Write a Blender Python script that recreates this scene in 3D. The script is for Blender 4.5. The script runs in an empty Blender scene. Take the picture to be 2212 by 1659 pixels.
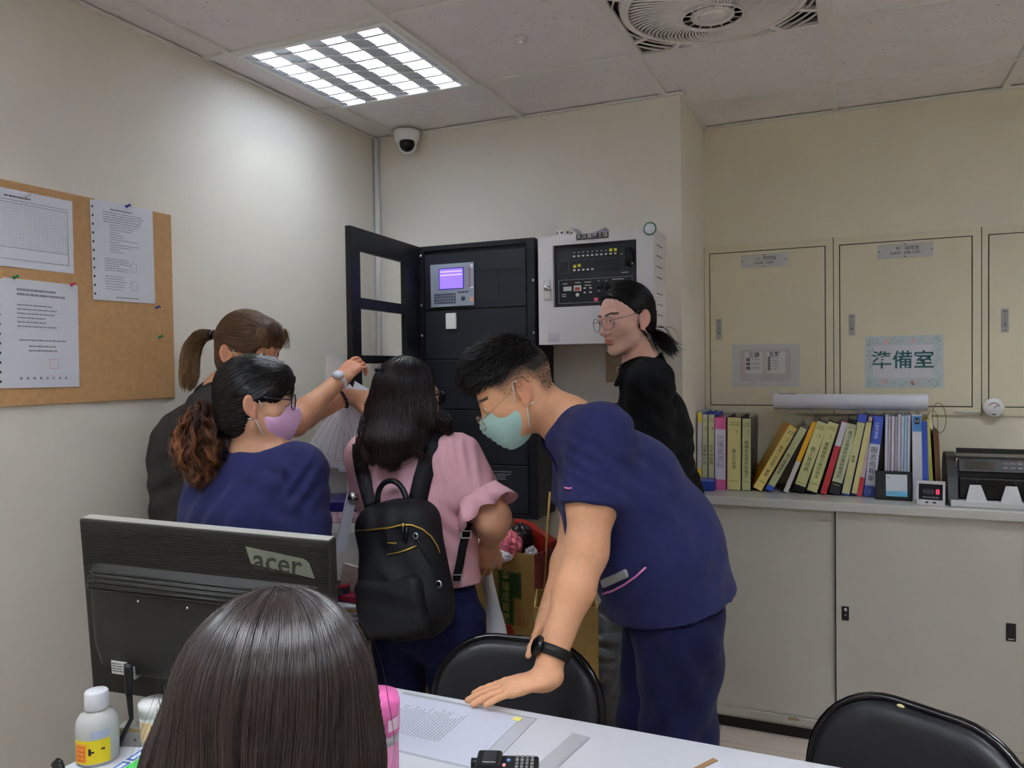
import bpy, bmesh, math, random
import numpy as np
from math import pi, sin, cos, radians, sqrt
from mathutils import Vector, Matrix

# ------------------------------------------------------------------ camera, world, exposure
W, H, FPX = 2212.0, 1659.0, 1687.0
CAM = np.array([1.99312, -3.02713, 1.44640])
YAW, PITCH, ROLL = 0.41407, -0.02309, -0.01362
def _axes():
    f = np.array([-sin(YAW)*cos(PITCH), cos(YAW)*cos(PITCH), sin(PITCH)])
    r = np.array([cos(YAW), sin(YAW), 0.0]); u = np.cross(r, f)
    return r*cos(ROLL)+u*sin(ROLL), -r*sin(ROLL)+u*cos(ROLL), f
RR, UU, FF = _axes()
scene = bpy.context.scene
COL = scene.collection
cam_d = bpy.data.cameras.new('camera'); cam = bpy.data.objects.new('camera', cam_d); COL.objects.link(cam)
cam_d.sensor_width = 36.0; cam_d.lens = FPX/W*36.0; cam_d.clip_start = 0.02
m = Matrix.Identity(4)
for i in range(3):
    m[i][0], m[i][1], m[i][2], m[i][3] = RR[i], UU[i], -FF[i], CAM[i]
cam.matrix_world = m
scene.camera = cam
world = bpy.data.worlds.new('world'); scene.world = world; world.use_nodes = True
world.node_tree.nodes['Background'].inputs[0].default_value = (0.75, 0.8, 0.9, 1)
world.node_tree.nodes['Background'].inputs[1].default_value = 0.02
vs = scene.view_settings
vs.view_transform = 'Standard'; vs.look = 'None'; vs.gamma = 1.0; vs.use_curve_mapping = False
vs.exposure = 1.12
scene.cycles.max_bounces = 16; scene.cycles.diffuse_bounces = 8
TUBE_POWER = 40.0          # emission strength of the fluorescent tubes in the troffers

def at(px, py, **k):
    """a sight line of the photograph's survey, met with a plane (x=, y=, z=) or a distance (d=)"""
    d = FF + RR*(px-W/2)/FPX - UU*(py-H/2)/FPX
    (a, v), = k.items()
    if a == 'd': return CAM + d*v
    i = 'xyz'.index(a); return CAM + d*(v-CAM[i])/d[i]

# ------------------------------------------------------------------ materials
MATS = {}
def srgb(r, g, b):
    def c(v):
        v /= 255.0
        return v/12.92 if v <= 0.04045 else ((v+0.055)/1.055)**2.4
    return (c(r), c(g), c(b), 1.0)
def mat(name, col, rough=0.6, metal=0.0, spec=0.4, noise=0.0, nscale=30.0, bump=0.0, bscale=200.0, emit=None, estr=0.0,
        trans=0.0, ior=1.45, alpha=1.0, sss=0.0, sheen=0.0, coat=0.0, stretch=None, attr=None):
    if name in MATS: return MATS[name]
    M = bpy.data.materials.new(name); M.use_nodes = True
    nt = M.node_tree; b = nt.nodes['Principled BSDF']
    c = srgb(*col) if max(col[:3]) > 1.0 else tuple(col[:3])+(1.0,)
    b.inputs['Base Color'].default_value = c
    b.inputs['Roughness'].default_value = rough; b.inputs['Metallic'].default_value = metal
    b.inputs['Specular IOR Level'].default_value = spec
    b.inputs['Transmission Weight'].default_value = trans; b.inputs['IOR'].default_value = ior
    b.inputs['Alpha'].default_value = alpha
    b.inputs['Coat Weight'].default_value = coat
    if sheen: b.inputs['Sheen Weight'].default_value = sheen; b.inputs['Sheen Roughness'].default_value = 0.5
    if sss:
        b.inputs['Subsurface Weight'].default_value = sss
        b.inputs['Subsurface Radius'].default_value = (0.02, 0.008, 0.004); b.inputs['Subsurface Scale'].default_value = 0.5
    if emit is not None:
        b.inputs['Emission Color'].default_value = srgb(*emit) if max(emit) > 1.0 else tuple(emit)+(1.0,)
        b.inputs['Emission Strength'].default_value = estr
    src = None
    if attr:
        a = nt.nodes.new('ShaderNodeVertexColor'); a.layer_name = attr; src = a.outputs['Color']
    if noise or bump:
        tc = nt.nodes.new('ShaderNodeTexCoord'); vec = tc.outputs['Object']
        if stretch:
            mp = nt.nodes.new('ShaderNodeMapping'); mp.inputs['Scale'].default_value = stretch
            nt.links.new(vec, mp.inputs['Vector']); vec = mp.outputs['Vector']
    if noise:
        n = nt.nodes.new('ShaderNodeTexNoise'); n.inputs['Scale'].default_value = nscale; n.inputs['Detail'].default_value = 5.0
        nt.links.new(vec, n.inputs['Vector'])
        mr = nt.nodes.new('ShaderNodeMapRange'); mr.inputs[1].default_value = 0.3; mr.inputs[2].default_value = 0.7
        mr.inputs[3].default_value = 1.0-noise; mr.inputs[4].default_value = 1.0+noise
        nt.links.new(n.outputs['Fac'], mr.inputs[0])
        mx = nt.nodes.new('ShaderNodeMix'); mx.data_type = 'RGBA'; mx.blend_type = 'MULTIPLY'; mx.inputs[0].default_value = 1.0
        if src: nt.links.new(src, mx.inputs[6])
        else: mx.inputs[6].default_value = c
        nt.links.new(mr.outputs[0], mx.inputs[7]); src = mx.outputs[2]
    if src: nt.links.new(src, b.inputs['Base Color'])
    if bump:
        n2 = nt.nodes.new('ShaderNodeTexNoise'); n2.inputs['Scale'].default_value = bscale; n2.inputs['Detail'].default_value = 3.0
        nt.links.new(vec, n2.inputs['Vector'])
        bp = nt.nodes.new('ShaderNodeBump'); bp.inputs['Strength'].default_value = bump; bp.inputs['Distance'].default_value = 0.002
        nt.links.new(n2.outputs['Fac'], bp.inputs['Height']); nt.links.new(bp.outputs[0], b.inputs['Normal'])
    MATS[name] = M
    return M

# ------------------------------------------------------------------ objects
def tag(o, label=None, cat=None, group=None, kind=None):
    if label: o['label'] = label
    if cat: o['category'] = cat
    if group: o['group'] = group
    if kind: o['kind'] = kind
    return o
def thing(name, label, cat, loc=(0, 0, 0), rotz=0.0, group=None):
    o = bpy.data.objects.new(name, None); COL.objects.link(o)
    o.empty_display_size = 0.05
    o.location = tuple(float(v) for v in loc); o.rotation_euler = (0, 0, rotz)
    return tag(o, label, cat, group)
def link(name, me, mt, parent=None):
    o = bpy.data.objects.new(name, me); COL.objects.link(o)
    if mt is not None:
        ms = mt if isinstance(mt, (list, tuple)) else [mt]
        me.materials.clear()
        for k in ms: me.materials.append(k)
    if parent is not None: o.parent = parent
    return o

class MB:
    """collects shapes in one bmesh; build() links it as one object"""
    def __init__(s): s.bm = bmesh.new(); s.smooth = False; s.mi = 0
    def _mi(s, fs):
        for f in fs: f.material_index = s.mi
    def box(s, lo, hi, bev=0.0, seg=2, M=None):
        lo = [min(a, b) for a, b in zip(lo, hi)] if False else list(lo)
        g = bmesh.ops.create_cube(s.bm, size=1.0)
        vs_ = g['verts']
        for v in vs_:
            v.co = Vector([lo[i] + (v.co[i]+0.5)*(hi[i]-lo[i]) for i in range(3)])
        if bev > 0:
            es = list({e for v in vs_ for e in v.link_edges})
            r = bmesh.ops.bevel(s.bm, geom=es, offset=bev, segments=seg, affect='EDGES', profile=0.5)
            vs_ = list({v for f in r['faces'] for v in f.verts} | {v for v in vs_ if v.is_valid})
            fs = {f for v in vs_ for f in v.link_faces}; vs_ = list({v for f in fs for v in f.verts})
        fs = {f for v in vs_ for f in v.link_faces}
        s._mi(fs)
        if M is not None:
            for v in vs_: v.co = M @ v.co
        return s
    def quad(s, a, b, c, d):
        f = s.bm.faces.new([s.bm.verts.new(tuple(map(float, p))) for p in (a, b, c, d)]); f.material_index = s.mi; return s
    def poly(s, pts):
        f = s.bm.faces.new([s.bm.verts.new(tuple(map(float, p))) for p in pts]); f.material_index = s.mi; return s
    def prism(s, pts, ext):
        """closed outline (3-D points) swept along ext"""
        ext = Vector(tuple(map(float, ext)))
        A = [s.bm.verts.new(tuple(map(float, p))) for p in pts]; B = [s.bm.verts.new(v.co+ext) for v in A]
        n = len(A); fs = [s.bm.faces.new(list(reversed(A))), s.bm.faces.new(B)]
        for i in range(n): fs.append(s.bm.faces.new([A[i], A[(i+1) % n], B[(i+1) % n], B[i]]))
        s._mi(fs); return s
    def tube(s, path, r, n=10, closed=False, caps=True):
        P = [Vector(tuple(map(float, p))) for p in path]; R = r if hasattr(r, '__len__') else [r]*len(P)
        L = len(P); rings = []; up = None
        for i in range(L):
            if closed: t = P[(i+1) % L]-P[i-1]
            else: t = P[min(i+1, L-1)]-P[max(i-1, 0)]
            t.normalize()
            if up is None:
                up = Vector((0, 0, 1)) if abs(t.z) < 0.9 else Vector((1, 0, 0))
            a = up-t*up.dot(t)
            if a.length < 1e-5: a = t.orthogonal()
            a.normalize(); b = t.cross(a); up = a
            rings.append([s.bm.verts.new(P[i]+(a*cos(2*pi*k/n)+b*sin(2*pi*k/n))*R[i]) for k in range(n)])
        fs = []
        for i in range(L if closed else L-1):
            A, B = rings[i], rings[(i+1) % L]
            for k in range(n): fs.append(s.bm.faces.new([A[k], A[(k+1) % n], B[(k+1) % n], B[k]]))
        if caps and not closed:
            fs.append(s.bm.faces.new(list(reversed(rings[0])))); fs.append(s.bm.faces.new(rings[-1]))
        for f in fs: f.smooth = True
        s._mi(fs); return s
    def lathe(s, prof, c=(0, 0, 0), axis=(0, 0, 1), n=24, caps=True):
        ax = Vector(tuple(map(float, axis))).normalized(); c = Vector(tuple(map(float, c)))
        a = ax.orthogonal().normalized(); b = ax.cross(a); rings = []
        for r, h in prof:
            r = max(r, 1e-5)
            rings.append([s.bm.verts.new(c+ax*h+(a*cos(2*pi*k/n)+b*sin(2*pi*k/n))*r) for k in range(n)])
        fs = []
        for A, B in zip(rings, rings[1:]):
            for k in range(n): fs.append(s.bm.faces.new([A[k], A[(k+1) % n], B[(k+1) % n], B[k]]))
        if caps: fs.append(s.bm.faces.new(list(reversed(rings[0])))); fs.append(s.bm.faces.new(rings[-1]))
        for f in fs: f.smooth = True
        s._mi(fs); return s
    def ball(s, c, r, seg=16, M=None):
        g = bmesh.ops.create_uvsphere(s.bm, u_segments=seg, v_segments=max(6, seg//2), radius=1.0)
        rr = r if hasattr(r, '__len__') else (r, r, r)
        for v in g['verts']:
            v.co = Vector((v.co.x*rr[0], v.co.y*rr[1], v.co.z*rr[2]))
            if M is not None: v.co = M @ v.co
            v.co += Vector(tuple(map(float, c)))
        fs = {f for v in g['verts'] for f in v.link_faces}
        for f in fs: f.smooth = True
        s._mi(fs); return s
    def mesh(s, name, autosmooth=True):
        me = bpy.data.meshes.new(name)
        bmesh.ops.recalc_face_normals(s.bm, faces=s.bm.faces[:])
        s.bm.to_mesh(me); s.bm.free()
        return me
    def build(s, name, mt, parent=None, M=None):
        o = link(name, s.mesh(name), mt, parent)
        if M is not None: o.matrix_local = M
        return o
def shade_auto(o, ang=40):
    me = o.data
    for p in me.polygons: p.use_smooth = True
    bm = bmesh.new(); bm.from_mesh(me)
    for e in bm.edges:
        if len(e.link_faces) == 2 and e.calc_face_angle(0) > radians(ang): e.smooth = False
    bm.to_mesh(me); bm.free()
    return o

def frame(o, ex, ez):
    """matrix whose X runs along ex, Z along ez, origin o (Y = ez x ex)"""
    ex = Vector(tuple(map(float, ex))).normalized(); ez = Vector(tuple(map(float, ez)))
    ez = (ez-ex*ez.dot(ex)).normalized(); ey = ez.cross(ex)
    M = Matrix.Identity(4)
    for i in range(3): M[i][0], M[i][1], M[i][2], M[i][3] = ex[i], ey[i], ez[i], float(o[i])
    return M
_tc = {}
def text(s, size, M, mt, parent=None, name='lettering', align='CENTER', ext=0.0004, vert=False, sx=1.0, bold=0.0):
    """flat lettering: X of M is the reading direction, Y up the page, Z out of the surface"""
    if vert: s = '\n'.join(s)
    key = (s, align, bold)
    if key not in _tc:
        cu = bpy.data.curves.new('t', 'FONT'); cu.body = s; cu.size = 1.0; cu.align_x = align; cu.align_y = 'CENTER'
        cu.resolution_u = 2; cu.fill_mode = 'BOTH'; cu.offset = bold
        if vert: cu.space_line = 1.04
        o = bpy.data.objects.new('t', cu); COL.objects.link(o)
        dg = bpy.context.evaluated_depsgraph_get(); me = bpy.data.meshes.new_from_object(o.evaluated_get(dg))
        bpy.data.objects.remove(o); bpy.data.curves.remove(cu); _tc[key] = me
    me = _tc[key].copy(); me.name = name
    me.transform(M @ Matrix.Diagonal((size*sx, size, 1, 1)))
    return link(name, me, mt, parent)
def lines(MM, x0, x1, y0, y1, n, th, rng, mb, ragged=0.3, z=0.0003, dash=True):
    """rows of print too small to read, as short strokes on the sheet"""
    for i in range(n):
        y = y1+(y0-y1)*(i+0.5)/n; x = x0; xe = x0+(x1-x0)*(1-ragged*rng.random())
        while x < xe:
            w = rng.uniform(0.004, 0.012) if dash else xe-x
            xx = min(x+w, xe)
            mb.quad(*[MM @ Vector(p) for p in ((x, y-th/2, z), (xx, y-th/2, z), (xx, y+th/2, z), (x, y+th/2, z))])
            x = xx+rng.uniform(0.0008, 0.002)
RNG = random.Random(7)
# ------------------------------------------------------------------ the room
CEIL = 2.48
YR, XC = 0.499, 1.383            # recess wall, column edge
X1, Y0 = 4.0, -4.7               # right wall, rear wall
M_WALL = mat('wall_paint', (228, 223, 210), rough=0.75, spec=0.25, noise=0.02, nscale=3, bump=0.03, bscale=120)
M_WALL2 = mat('wall_paint_recess', (224, 218, 196), rough=0.75, spec=0.25, noise=0.02, nscale=3, bump=0.03, bscale=120)
M_FLOOR = mat('floor_vinyl', (206, 192, 180), rough=0.35, spec=0.4, noise=0.05, nscale=14)
def struct(name, mb, mt, parent=None):
    o = mb.build(name, mt, parent)
    if parent is None: o['kind'] = 'structure'
    return o
FLOOR = struct('floor', MB().box((-0.1, Y0-0.1, -0.1), (X1+0.1, YR+0.2, -0.004)), mat('floor_base', (90, 84, 80)))
t_me = MB().box((0.0015, 0.0015, -0.004), (0.4985, 0.4985, 0.0)).mesh('tile')
for i in range(8):
    for j in range(11):
        x, y = i*0.5, YR-0.5*(j+1)
        if y < Y0-0.01: continue
        link('tile', t_me, M_FLOOR, FLOOR).location = (x, y, 0)
struct('wall_left', MB().box((-0.12, Y0-0.1, 0), (0, 0.1, CEIL+0.2)), M_WALL)
struct('wall_back', MB().box((0, 0, 0), (XC, YR+0.12, CEIL+0.2)), M_WALL)
struct('wall_recess', MB().box((XC, YR, 0), (X1+0.1, YR+0.12, CEIL+0.2)), M_WALL2)
struct('wall_right', MB().box((X1, Y0-0.1, 0), (X1+0.12, YR, CEIL+0.2)), M_WALL)
struct('wall_rear', MB().box((-0.12, Y0-0.12, 0), (X1+0.12, Y0, CEIL+0.2)), M_WALL)
M_BB = mat('baseboard_vinyl', (70, 62, 58), rough=0.5)
struct('baseboard_left', MB().box((0, Y0, 0), (0.008, 0, 0.09)), M_BB)
struct('baseboard_back', MB().box((0, -0.008, 0), (XC, 0, 0.09)), M_BB)

# ceiling: slab, T-bars and mineral-fibre tiles
def tile_mat():
    M = mat('ceiling_tile', (230, 225, 226), rough=0.9, spec=0.1, noise=0.03, nscale=9)
    nt = M.node_tree; b = nt.nodes['Principled BSDF']
    old = b.inputs['Base Color'].links[0].from_socket
    tc = nt.nodes.new('ShaderNodeTexCoord'); v = nt.nodes.new('ShaderNodeTexVoronoi'); v.inputs['Scale'].default_value = 55
    mp = nt.nodes.new('ShaderNodeMapping'); mp.inputs['Scale'].default_value = (1.0, 0.55, 1.0)
    nt.links.new(tc.outputs['Object'], mp.inputs[0]); nt.links.new(mp.outputs[0], v.inputs['Vector'])
    n = nt.nodes.new('ShaderNodeTexNoise'); n.inputs['Scale'].default_value = 7
    nt.links.new(tc.outputs['Object'], n.inputs['Vector'])
    mu = nt.nodes.new('ShaderNodeMath'); mu.operation = 'MULTIPLY'; mu.inputs[1].default_value = 0.26
    nt.links.new(n.outputs['Fac'], mu.inputs[0])
    lt = nt.nodes.new('ShaderNodeMath'); lt.operation = 'LESS_THAN'
    nt.links.new(v.outputs['Distance'], lt.inputs[0]); nt.links.new(mu.outputs[0], lt.inputs[1])
    mx = nt.nodes.new('ShaderNodeMix'); mx.data_type = 'RGBA'; mx.inputs[7].default_value = srgb(196, 190, 186)
    nt.links.new(lt.outputs[0], mx.inputs[0]); nt.links.new(old, mx.inputs[6]); nt.links.new(mx.outputs[2], b.inputs['Base Color'])
    return M
M_TILE = tile_mat()
M_TEE = mat('tbar_white', (226, 224, 220), rough=0.5)
CEILING = struct('ceiling', MB().box((-0.1, Y0-0.1, CEIL+0.16), (X1+0.1, YR+0.1, CEIL+0.22)), mat('slab', (120, 118, 115)))
GX = [0.0]+[0.1228+0.6*i for i in range(0, 7)]+[X1]
GY = [Y0]+[-0.4254+0.6*i for i in range(-7, 2)]+[YR]
LIGHT_CELLS = [(1, -1.0254), (5, -1.0254), (1, -2.8254), (5, -2.8254), (3, -2.8254), (3, -4.0254)]   # column index, near edge y; all but the first are added for brightness
FAN_CELL = (3, -1.0254)
tiles = {}
def in_cells(i, y):
    return any(i == a and abs(y-b) < 0.01 for a, b in LIGHT_CELLS+[FAN_CELL])
for i in range(len(GX)-1):
    for j in range(len(GY)-1):
        xa, xb, ya, yb = GX[i], GX[i+1], GY[j], GY[j+1]
        if in_cells(i, ya): continue
        rects = [(xa, xb, ya, yb)]
        if yb > 0 and xa < XC:
            rects = []
            if ya < 0: rects.append((xa, min(xb, XC) if True else xb, ya, 0.0))
            if xb > XC: rects.append((XC, xb, ya if ya > -1 else ya, yb))
            if ya < 0 and xb > XC: rects = [(xa, XC, ya, 0.0), (XC, xb, ya, yb)]
        for (a, b, c, d) in rects:
            w, h = b-a, d-c
            if w < 0.01 or h < 0.01: continue
            key = (round(w, 3), round(h, 3))
            if key not in tiles:
                tiles[key] = MB().box((-w/2, -h/2, 0), (w/2, h/2, 0.014)).mesh('tile')
            link('tile', tiles[key], M_TILE, CEILING).location = ((a+b)/2, (c+d)/2, CEIL+0.009+0.0012*RNG.random())
tw = 0.012
for x in GX[1:-1]:
    y1 = 0.0 if x < XC else YR
    MB().box((x-tw, Y0, CEIL-0.002), (x+tw, y1, CEIL+0.009)).build('t_bar', M_TEE, CEILING)
for y in GY[1:-1]:
    x0 = 0.0 if y < 0 else XC
    xs = [x0]+[x for x in GX[1:-1] if x > x0+0.02]+[X1]
    for a, b in zip(xs, xs[1:]):
        aa = a+tw if a > x0 else a; bb = b-tw if b < X1 else b
        MB().box((aa, y-tw, CEIL-0.001), (bb, y+tw, CEIL+0.009)).build('cross_bar', M_TEE, CEILING)
for nm, lo, hi in (('wall_angle', (0, Y0, CEIL-0.004), (0.014, 0, CEIL+0.004)), ('wall_angle', (0, -0.014, CEIL-0.004), (XC, 0, CEIL+0.004)),
                   ('wall_angle', (XC, -0.014, CEIL-0.004), (XC+0.014, YR, CEIL+0.004)), ('wall_angle', (XC, YR-0.014, CEIL-0.004), (X1, YR, CEIL+0.004))):
    MB().box(lo, hi).build(nm, M_TEE, CEILING)

# ------------------------------------------------------------------ troffers (recessed fluorescent lights)
M_TUBE = mat('tube_glow', (1.0, 1.0, 1.0), emit=(0.91, 0.96, 1.0), estr=TUBE_POWER*0.40)
M_TUBE_ADDED = mat('tube_glow_added', (1.0, 1.0, 1.0), emit=(0.91, 0.96, 1.0), estr=TUBE_POWER*1.1)  # for the added unseen lights, set stronger to lift recess and ceiling
M_ALU = mat('louvre_aluminium', (206, 211, 222), rough=0.3, metal=1.0)
M_HOUS = mat('housing_white', (236, 238, 240), rough=0.35)
M_SOCK = mat('lamp_holder', (170, 172, 178), rough=0.5)
def troffer(cx, cy, label, tube=None):
    t = thing('ceiling_light', label, 'light', (cx, cy, CEIL), 0, 'recessed ceiling lights')
    s = 0.288
    b = MB()
    for lo, hi in (((-s, -s, -0.005), (s, -s+0.016, 0.004)), ((-s, s-0.016, -0.005), (s, s, 0.004)),
                   ((-s, -s+0.016, -0.005), (-s+0.016, s-0.016, 0.004)), ((s-0.016, -s+0.016, -0.005), (s, s-0.016, 0.004))): b.box(lo, hi)
    b.build('frame', M_HOUS, t)
    b = MB(); i = s-0.014
    b.box((-i, -i, 0.092), (i, i, 0.098))
    for lo, hi in (((-i-0.003, -i, 0), (-i, i, 0.095)), ((i, -i, 0), (i+0.003, i, 0.095)), ((-i, -i-0.003, 0), (i, -i, 0.095)), ((-i, i, 0), (i, i+0.003, 0.095))): b.box(lo, hi)
    b.build('housing', M_HOUS, t)
    for k in range(4):
        x = -0.207+0.138*k
        MB().tube([(x, -0.255, 0.058), (x, 0.255, 0.058)], 0.0135, 10).build('fluorescent_tube', tube or M_TUBE, t)
        for sy in (-1, 1):
            MB().tube([(x, sy*0.273, 0.058), (x, sy*0.255, 0.058)], 0.017, 10).build('lamp_holder', M_SOCK, t)
    for k in range(5):
        x = -0.276+0.138*k
        lo, hi = (max(x-0.031, -i), min(x+0.031, i))
        MB().prism([(lo, -i, 0.0), (hi, -i, 0.0), (min(x+0.004, i), -i, 0.046), (max(x-0.004, -i), -i, 0.046)], (0, 2*i, 0)).build('reflector', M_ALU, t)
    for k in range(4):
        xa, xb = -0.276+0.138*k+0.003, -0.276+0.138*(k+1)-0.003
        for j in range(7):
            y = -0.225+0.075*j
            MB().prism([(xa, y-0.005, -0.003), (xa, y+0.005, -0.003), (xa, y+0.0015, 0.036), (xa, y-0.0015, 0.036)], (xb-xa, 0, 0)).build('louvre_blade', M_ALU, t)
    for k in range(5):
        x = -0.276+0.138*k; lo, hi = (max(x-0.030, -i), min(x+0.030, i))
        for j in range(7):
            y = -0.225+0.075*j
            MB().prism([(lo, y-0.016, -0.0035), (lo, y-0.008, -0.0035), (hi, y+0.016, -0.0035), (hi, y+0.008, -0.0035)], (0, 0, 0.003)).build('louvre_fin', M_HOUS, t)
    return t
labs = ['lit square recessed ceiling light with four tubes and silver louvre', 'recessed four tube ceiling light above the electrical panels, beyond the right edge',
        'recessed four tube ceiling light at the rear left of the room', 'recessed four tube ceiling light at the rear right of the room',
        'recessed four tube ceiling light above and behind the camera', 'recessed four tube ceiling light nearest the rear wall']
for (i, y), lb in zip(LIGHT_CELLS, labs):
    troffer(GX[i]+0.3, y+0.3, lb, M_TUBE if lb is labs[0] else M_TUBE_ADDED)

# ------------------------------------------------------------------ ceiling fan grille
M_FAN = mat('fan_plastic', (224, 220, 216), rough=0.4)
M_FAND = mat('fan_dark', (150, 138, 134), rough=0.8)
def ceiling_fan(cx, cy):
    t = thing('ceiling_fan', 'white square recessed ceiling fan grille with spiral vanes and round hub', 'fan', (cx, cy, CEIL))
    s = 0.297
    b = MB()
    for lo, hi in (((-s, -s, -0.012), (s, -s+0.026, 0.004)), ((-s, s-0.026, -0.012), (s, s, 0.004)),
                   ((-s, -s+0.026, -0.012), (-s+0.026, s-0.026, 0.004)), ((s-0.026, -s+0.026, -0.012), (s, s-0.026, 0.004))): b.box(lo, hi, 0.003, 1)
    b.build('frame', M_FAN, t)
    MB().box((-s, -s, 0.06), (s, s, 0.07)).build('backing', M_FAND, t)
    b = MB(); b.lathe([(0.238, 0.004), (0.238, -0.018), (0.246, -0.021), (0.262, -0.014), (0.266, 0.004)], (0, 0, 0), n=64, caps=False); b.build('ring', M_FAN, t)
    for q in range(4):
        for off in (-1, 1):
            a = q*pi/2+pi/4+off*radians(13)
            p0 = Vector((cos(a)*0.26, sin(a)*0.26, 0)); d = Vector((cos(q*pi/2+pi/4), sin(q*pi/2+pi/4), 0)) if False else Vector((cos(a), sin(a), 0))
            k = 0.277/max(abs(d.x), abs(d.y)); p1 = d*k
            n = Vector((-d.y, d.x, 0))*0.009
            MB().prism([p0-n+Vector((0, 0, -0.012)), p0+n+Vector((0, 0, -0.012)), p1+n+Vector((0, 0, -0.010)), p1-n+Vector((0, 0, -0.010))], (0, 0, 0.012)).build('spoke', M_FAN, t)
        for rr in (0.285, 0.31, 0.335):
            pts = []
            for k in range(-14, 15):
                a = q*pi/2+pi/4+radians(k*2.2)
                if max(abs(cos(a)), abs(sin(a)))*rr < 0.276: pts.append((cos(a)*rr, sin(a)*rr, -0.006))
            if len(pts) > 2: MB().tube(pts, 0.0032, 5).build('corner_rib', M_FAN, t)
    zz = lambda r: -0.014-0.030*(1-((r-0.085)/0.155)**2)
    me = None
    for k in range(72):
        if me is None:
            b = MB(); P = []
            for j in range(9):
                r = 0.086+(0.238-0.086)*j/8; a = -0.75*(j/8)**1.2
                P.append((cos(a)*r, sin(a)*r, zz(r)))
            b.tube(P, 0.0036, 6); me = b.mesh('vane')
        o = link('vane', me, M_FAN, t); o.rotation_euler = (0, 0, 2*pi*k/72)
    b = MB(); b.lathe([(0.0, -0.048), (0.03, -0.050), (0.036, -0.046), (0.04, -0.040), (0.055, -0.042), (0.058, -0.046), (0.062, -0.042), (0.062, -0.03), (0.0, -0.03)], n=48, caps=False); b.build('hub', M_FAN, t)
    b = MB(); b.lathe([(0.082, -0.042), (0.086, -0.050), (0.092, -0.044), (0.09, -0.036)], n=48, caps=False); b.build('hub_ring', M_FAN, t)
    for k in range(14):
        a = 2*pi*k/14; d = Vector((cos(a), sin(a), 0)); MB().tube([d*0.06+Vector((0, 0, -0.042)), d*0.084+Vector((0, 0, -0.044))], 0.002, 5).build('hub_spoke', M_FAN, t)
    MB().lathe([(0.235, 0.045), (0.0, 0.045)], n=32).build('blade_disc', M_FAND, t)
    return t
ceiling_fan(GX[FAN_CELL[0]]+0.3, FAN_CELL[1]+0.3)

# sprinkler cover, dome camera, conduit
t = thing('sprinkler_cover', 'small round white sprinkler cover on ceiling tile near the light', 'sprinkler', (1.02, -0.707, CEIL+0.009))
MB().lathe([(0.0, -0.009), (0.020, -0.009), (0.022, -0.006), (0.022, 0.0)], n=24).build('cover', M_FAN, t)
MB().lathe([(0.0, -0.015), (0.009, -0.014), (0.010, -0.008)], n=16).build('cap', M_FAN, t)
M_WPL = mat('white_plastic', (228, 228, 226), rough=0.35)
M_BLK = mat('black_gloss', (14, 14, 16), rough=0.12, spec=0.6)
t = thing('dome_camera', 'white dome security camera with black eyeball at ceiling corner', 'camera', (0.205, -0.062, CEIL-0.004))
b = MB(); b.lathe([(0.058, 0.0), (0.058, -0.012), (0.052, -0.035), (0.046, -0.05), (0.0, -0.05)], n=32); b.build('base', M_WPL, t)
b = MB(); b.ball((0, 0, -0.055), 0.043, 20); b.build('ball', M_WPL, t)
dd = Vector(tuple(CAM-np.array([0.205, -0.062, CEIL-0.06]))).normalized()
b = MB(); b.lathe([(0.0, 0.014), (0.016, 0.012), (0.030, 0.003), (0.033, -0.006), (0.0, -0.006)], Vector((0, 0, -0.055))+dd*0.034, dd, n=24); b.build('lens', M_BLK, t)
t = thing('conduit', 'thin white plastic conduit running down the room corner', 'conduit', (0.016, -0.016, 1.2))
MB().tube([(0, 0, 0), (0, 0, 1.276)], 0.0125, 12).build('pipe', M_WPL, t)
# ------------------------------------------------------------------ things on the walls
def surf(o, ex, ey):
    ex = Vector(tuple(map(float, ex))).normalized(); ey = Vector(tuple(map(float, ey))); ey = (ey-ex*ey.dot(ex)).normalized(); ez = ex.cross(ey)
    M = Matrix.Identity(4)
    for i in range(3): M[i][0], M[i][1], M[i][2], M[i][3] = ex[i], ey[i], ez[i], float(o[i])
    return M
def sheet(mb, M, x0, x1, y0, y1, th=0.0004, z=0.0):
    """thin sheet in the frame M"""
    mb.box((x0, y0, z), (x1, y1, z+th), M=M); return mb
M_INK = mat('ink_black', (40, 40, 46), rough=0.8)
M_INKG = mat('ink_grey', (138, 138, 146), rough=0.8)
M_PAPER = mat('paper_white', (226, 228, 236), rough=0.7)
M_PAPER2 = mat('paper_glossy', (222, 224, 232), rough=0.28)
LX, LY = (0, 1, 0), (0, 0, 1)          # reading axes on the left wall
BX, BY = (1, 0, 0), (0, 0, 1)          # reading axes on the back walls

M_KRAFT = mat('kraft_board', (182, 142, 96), rough=0.7, noise=0.09, nscale=60, bump=0.08, bscale=90)
t = thing('pin_board', 'brown kraft paper pin board on the left wall', 'board', (0, -1.178, 1.36))
MB().box((0, -0.75, 0), (0.006, 0, 0.58), 0.001, 1).build('panel', M_KRAFT, t)
PB = 0.0065
def wall_paper(name, label, y0, y1, z0, z1, mt, tilt=0.0):
    t = thing(name, label, 'paper', (PB, y0, z0)); M = surf((0, 0, 0), LX, LY) @ Matrix.Rotation(tilt, 4, 'Z')
    return t, M, y1-y0, z1-z0
t, M, w, h = wall_paper('table_sheet', 'white sheet with ruled table at top left of brown board', -1.80, -1.522, 1.719, 1.919, M_PAPER)
sheet(MB(), M, 0, w, 0, h, 0.0006).build('sheet', M_PAPER, t)
b = MB()
for k in range(17): b.box((0.0, 0.05+0.0072*k, 0.0006), (w-0.016, 0.0504+0.0072*k, 0.0008), M=M)
for k in range(34): b.box((w-0.016-0.0075*k, 0.05, 0.0006), (w-0.0156-0.0075*k, 0.165, 0.0008), M=M)
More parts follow.
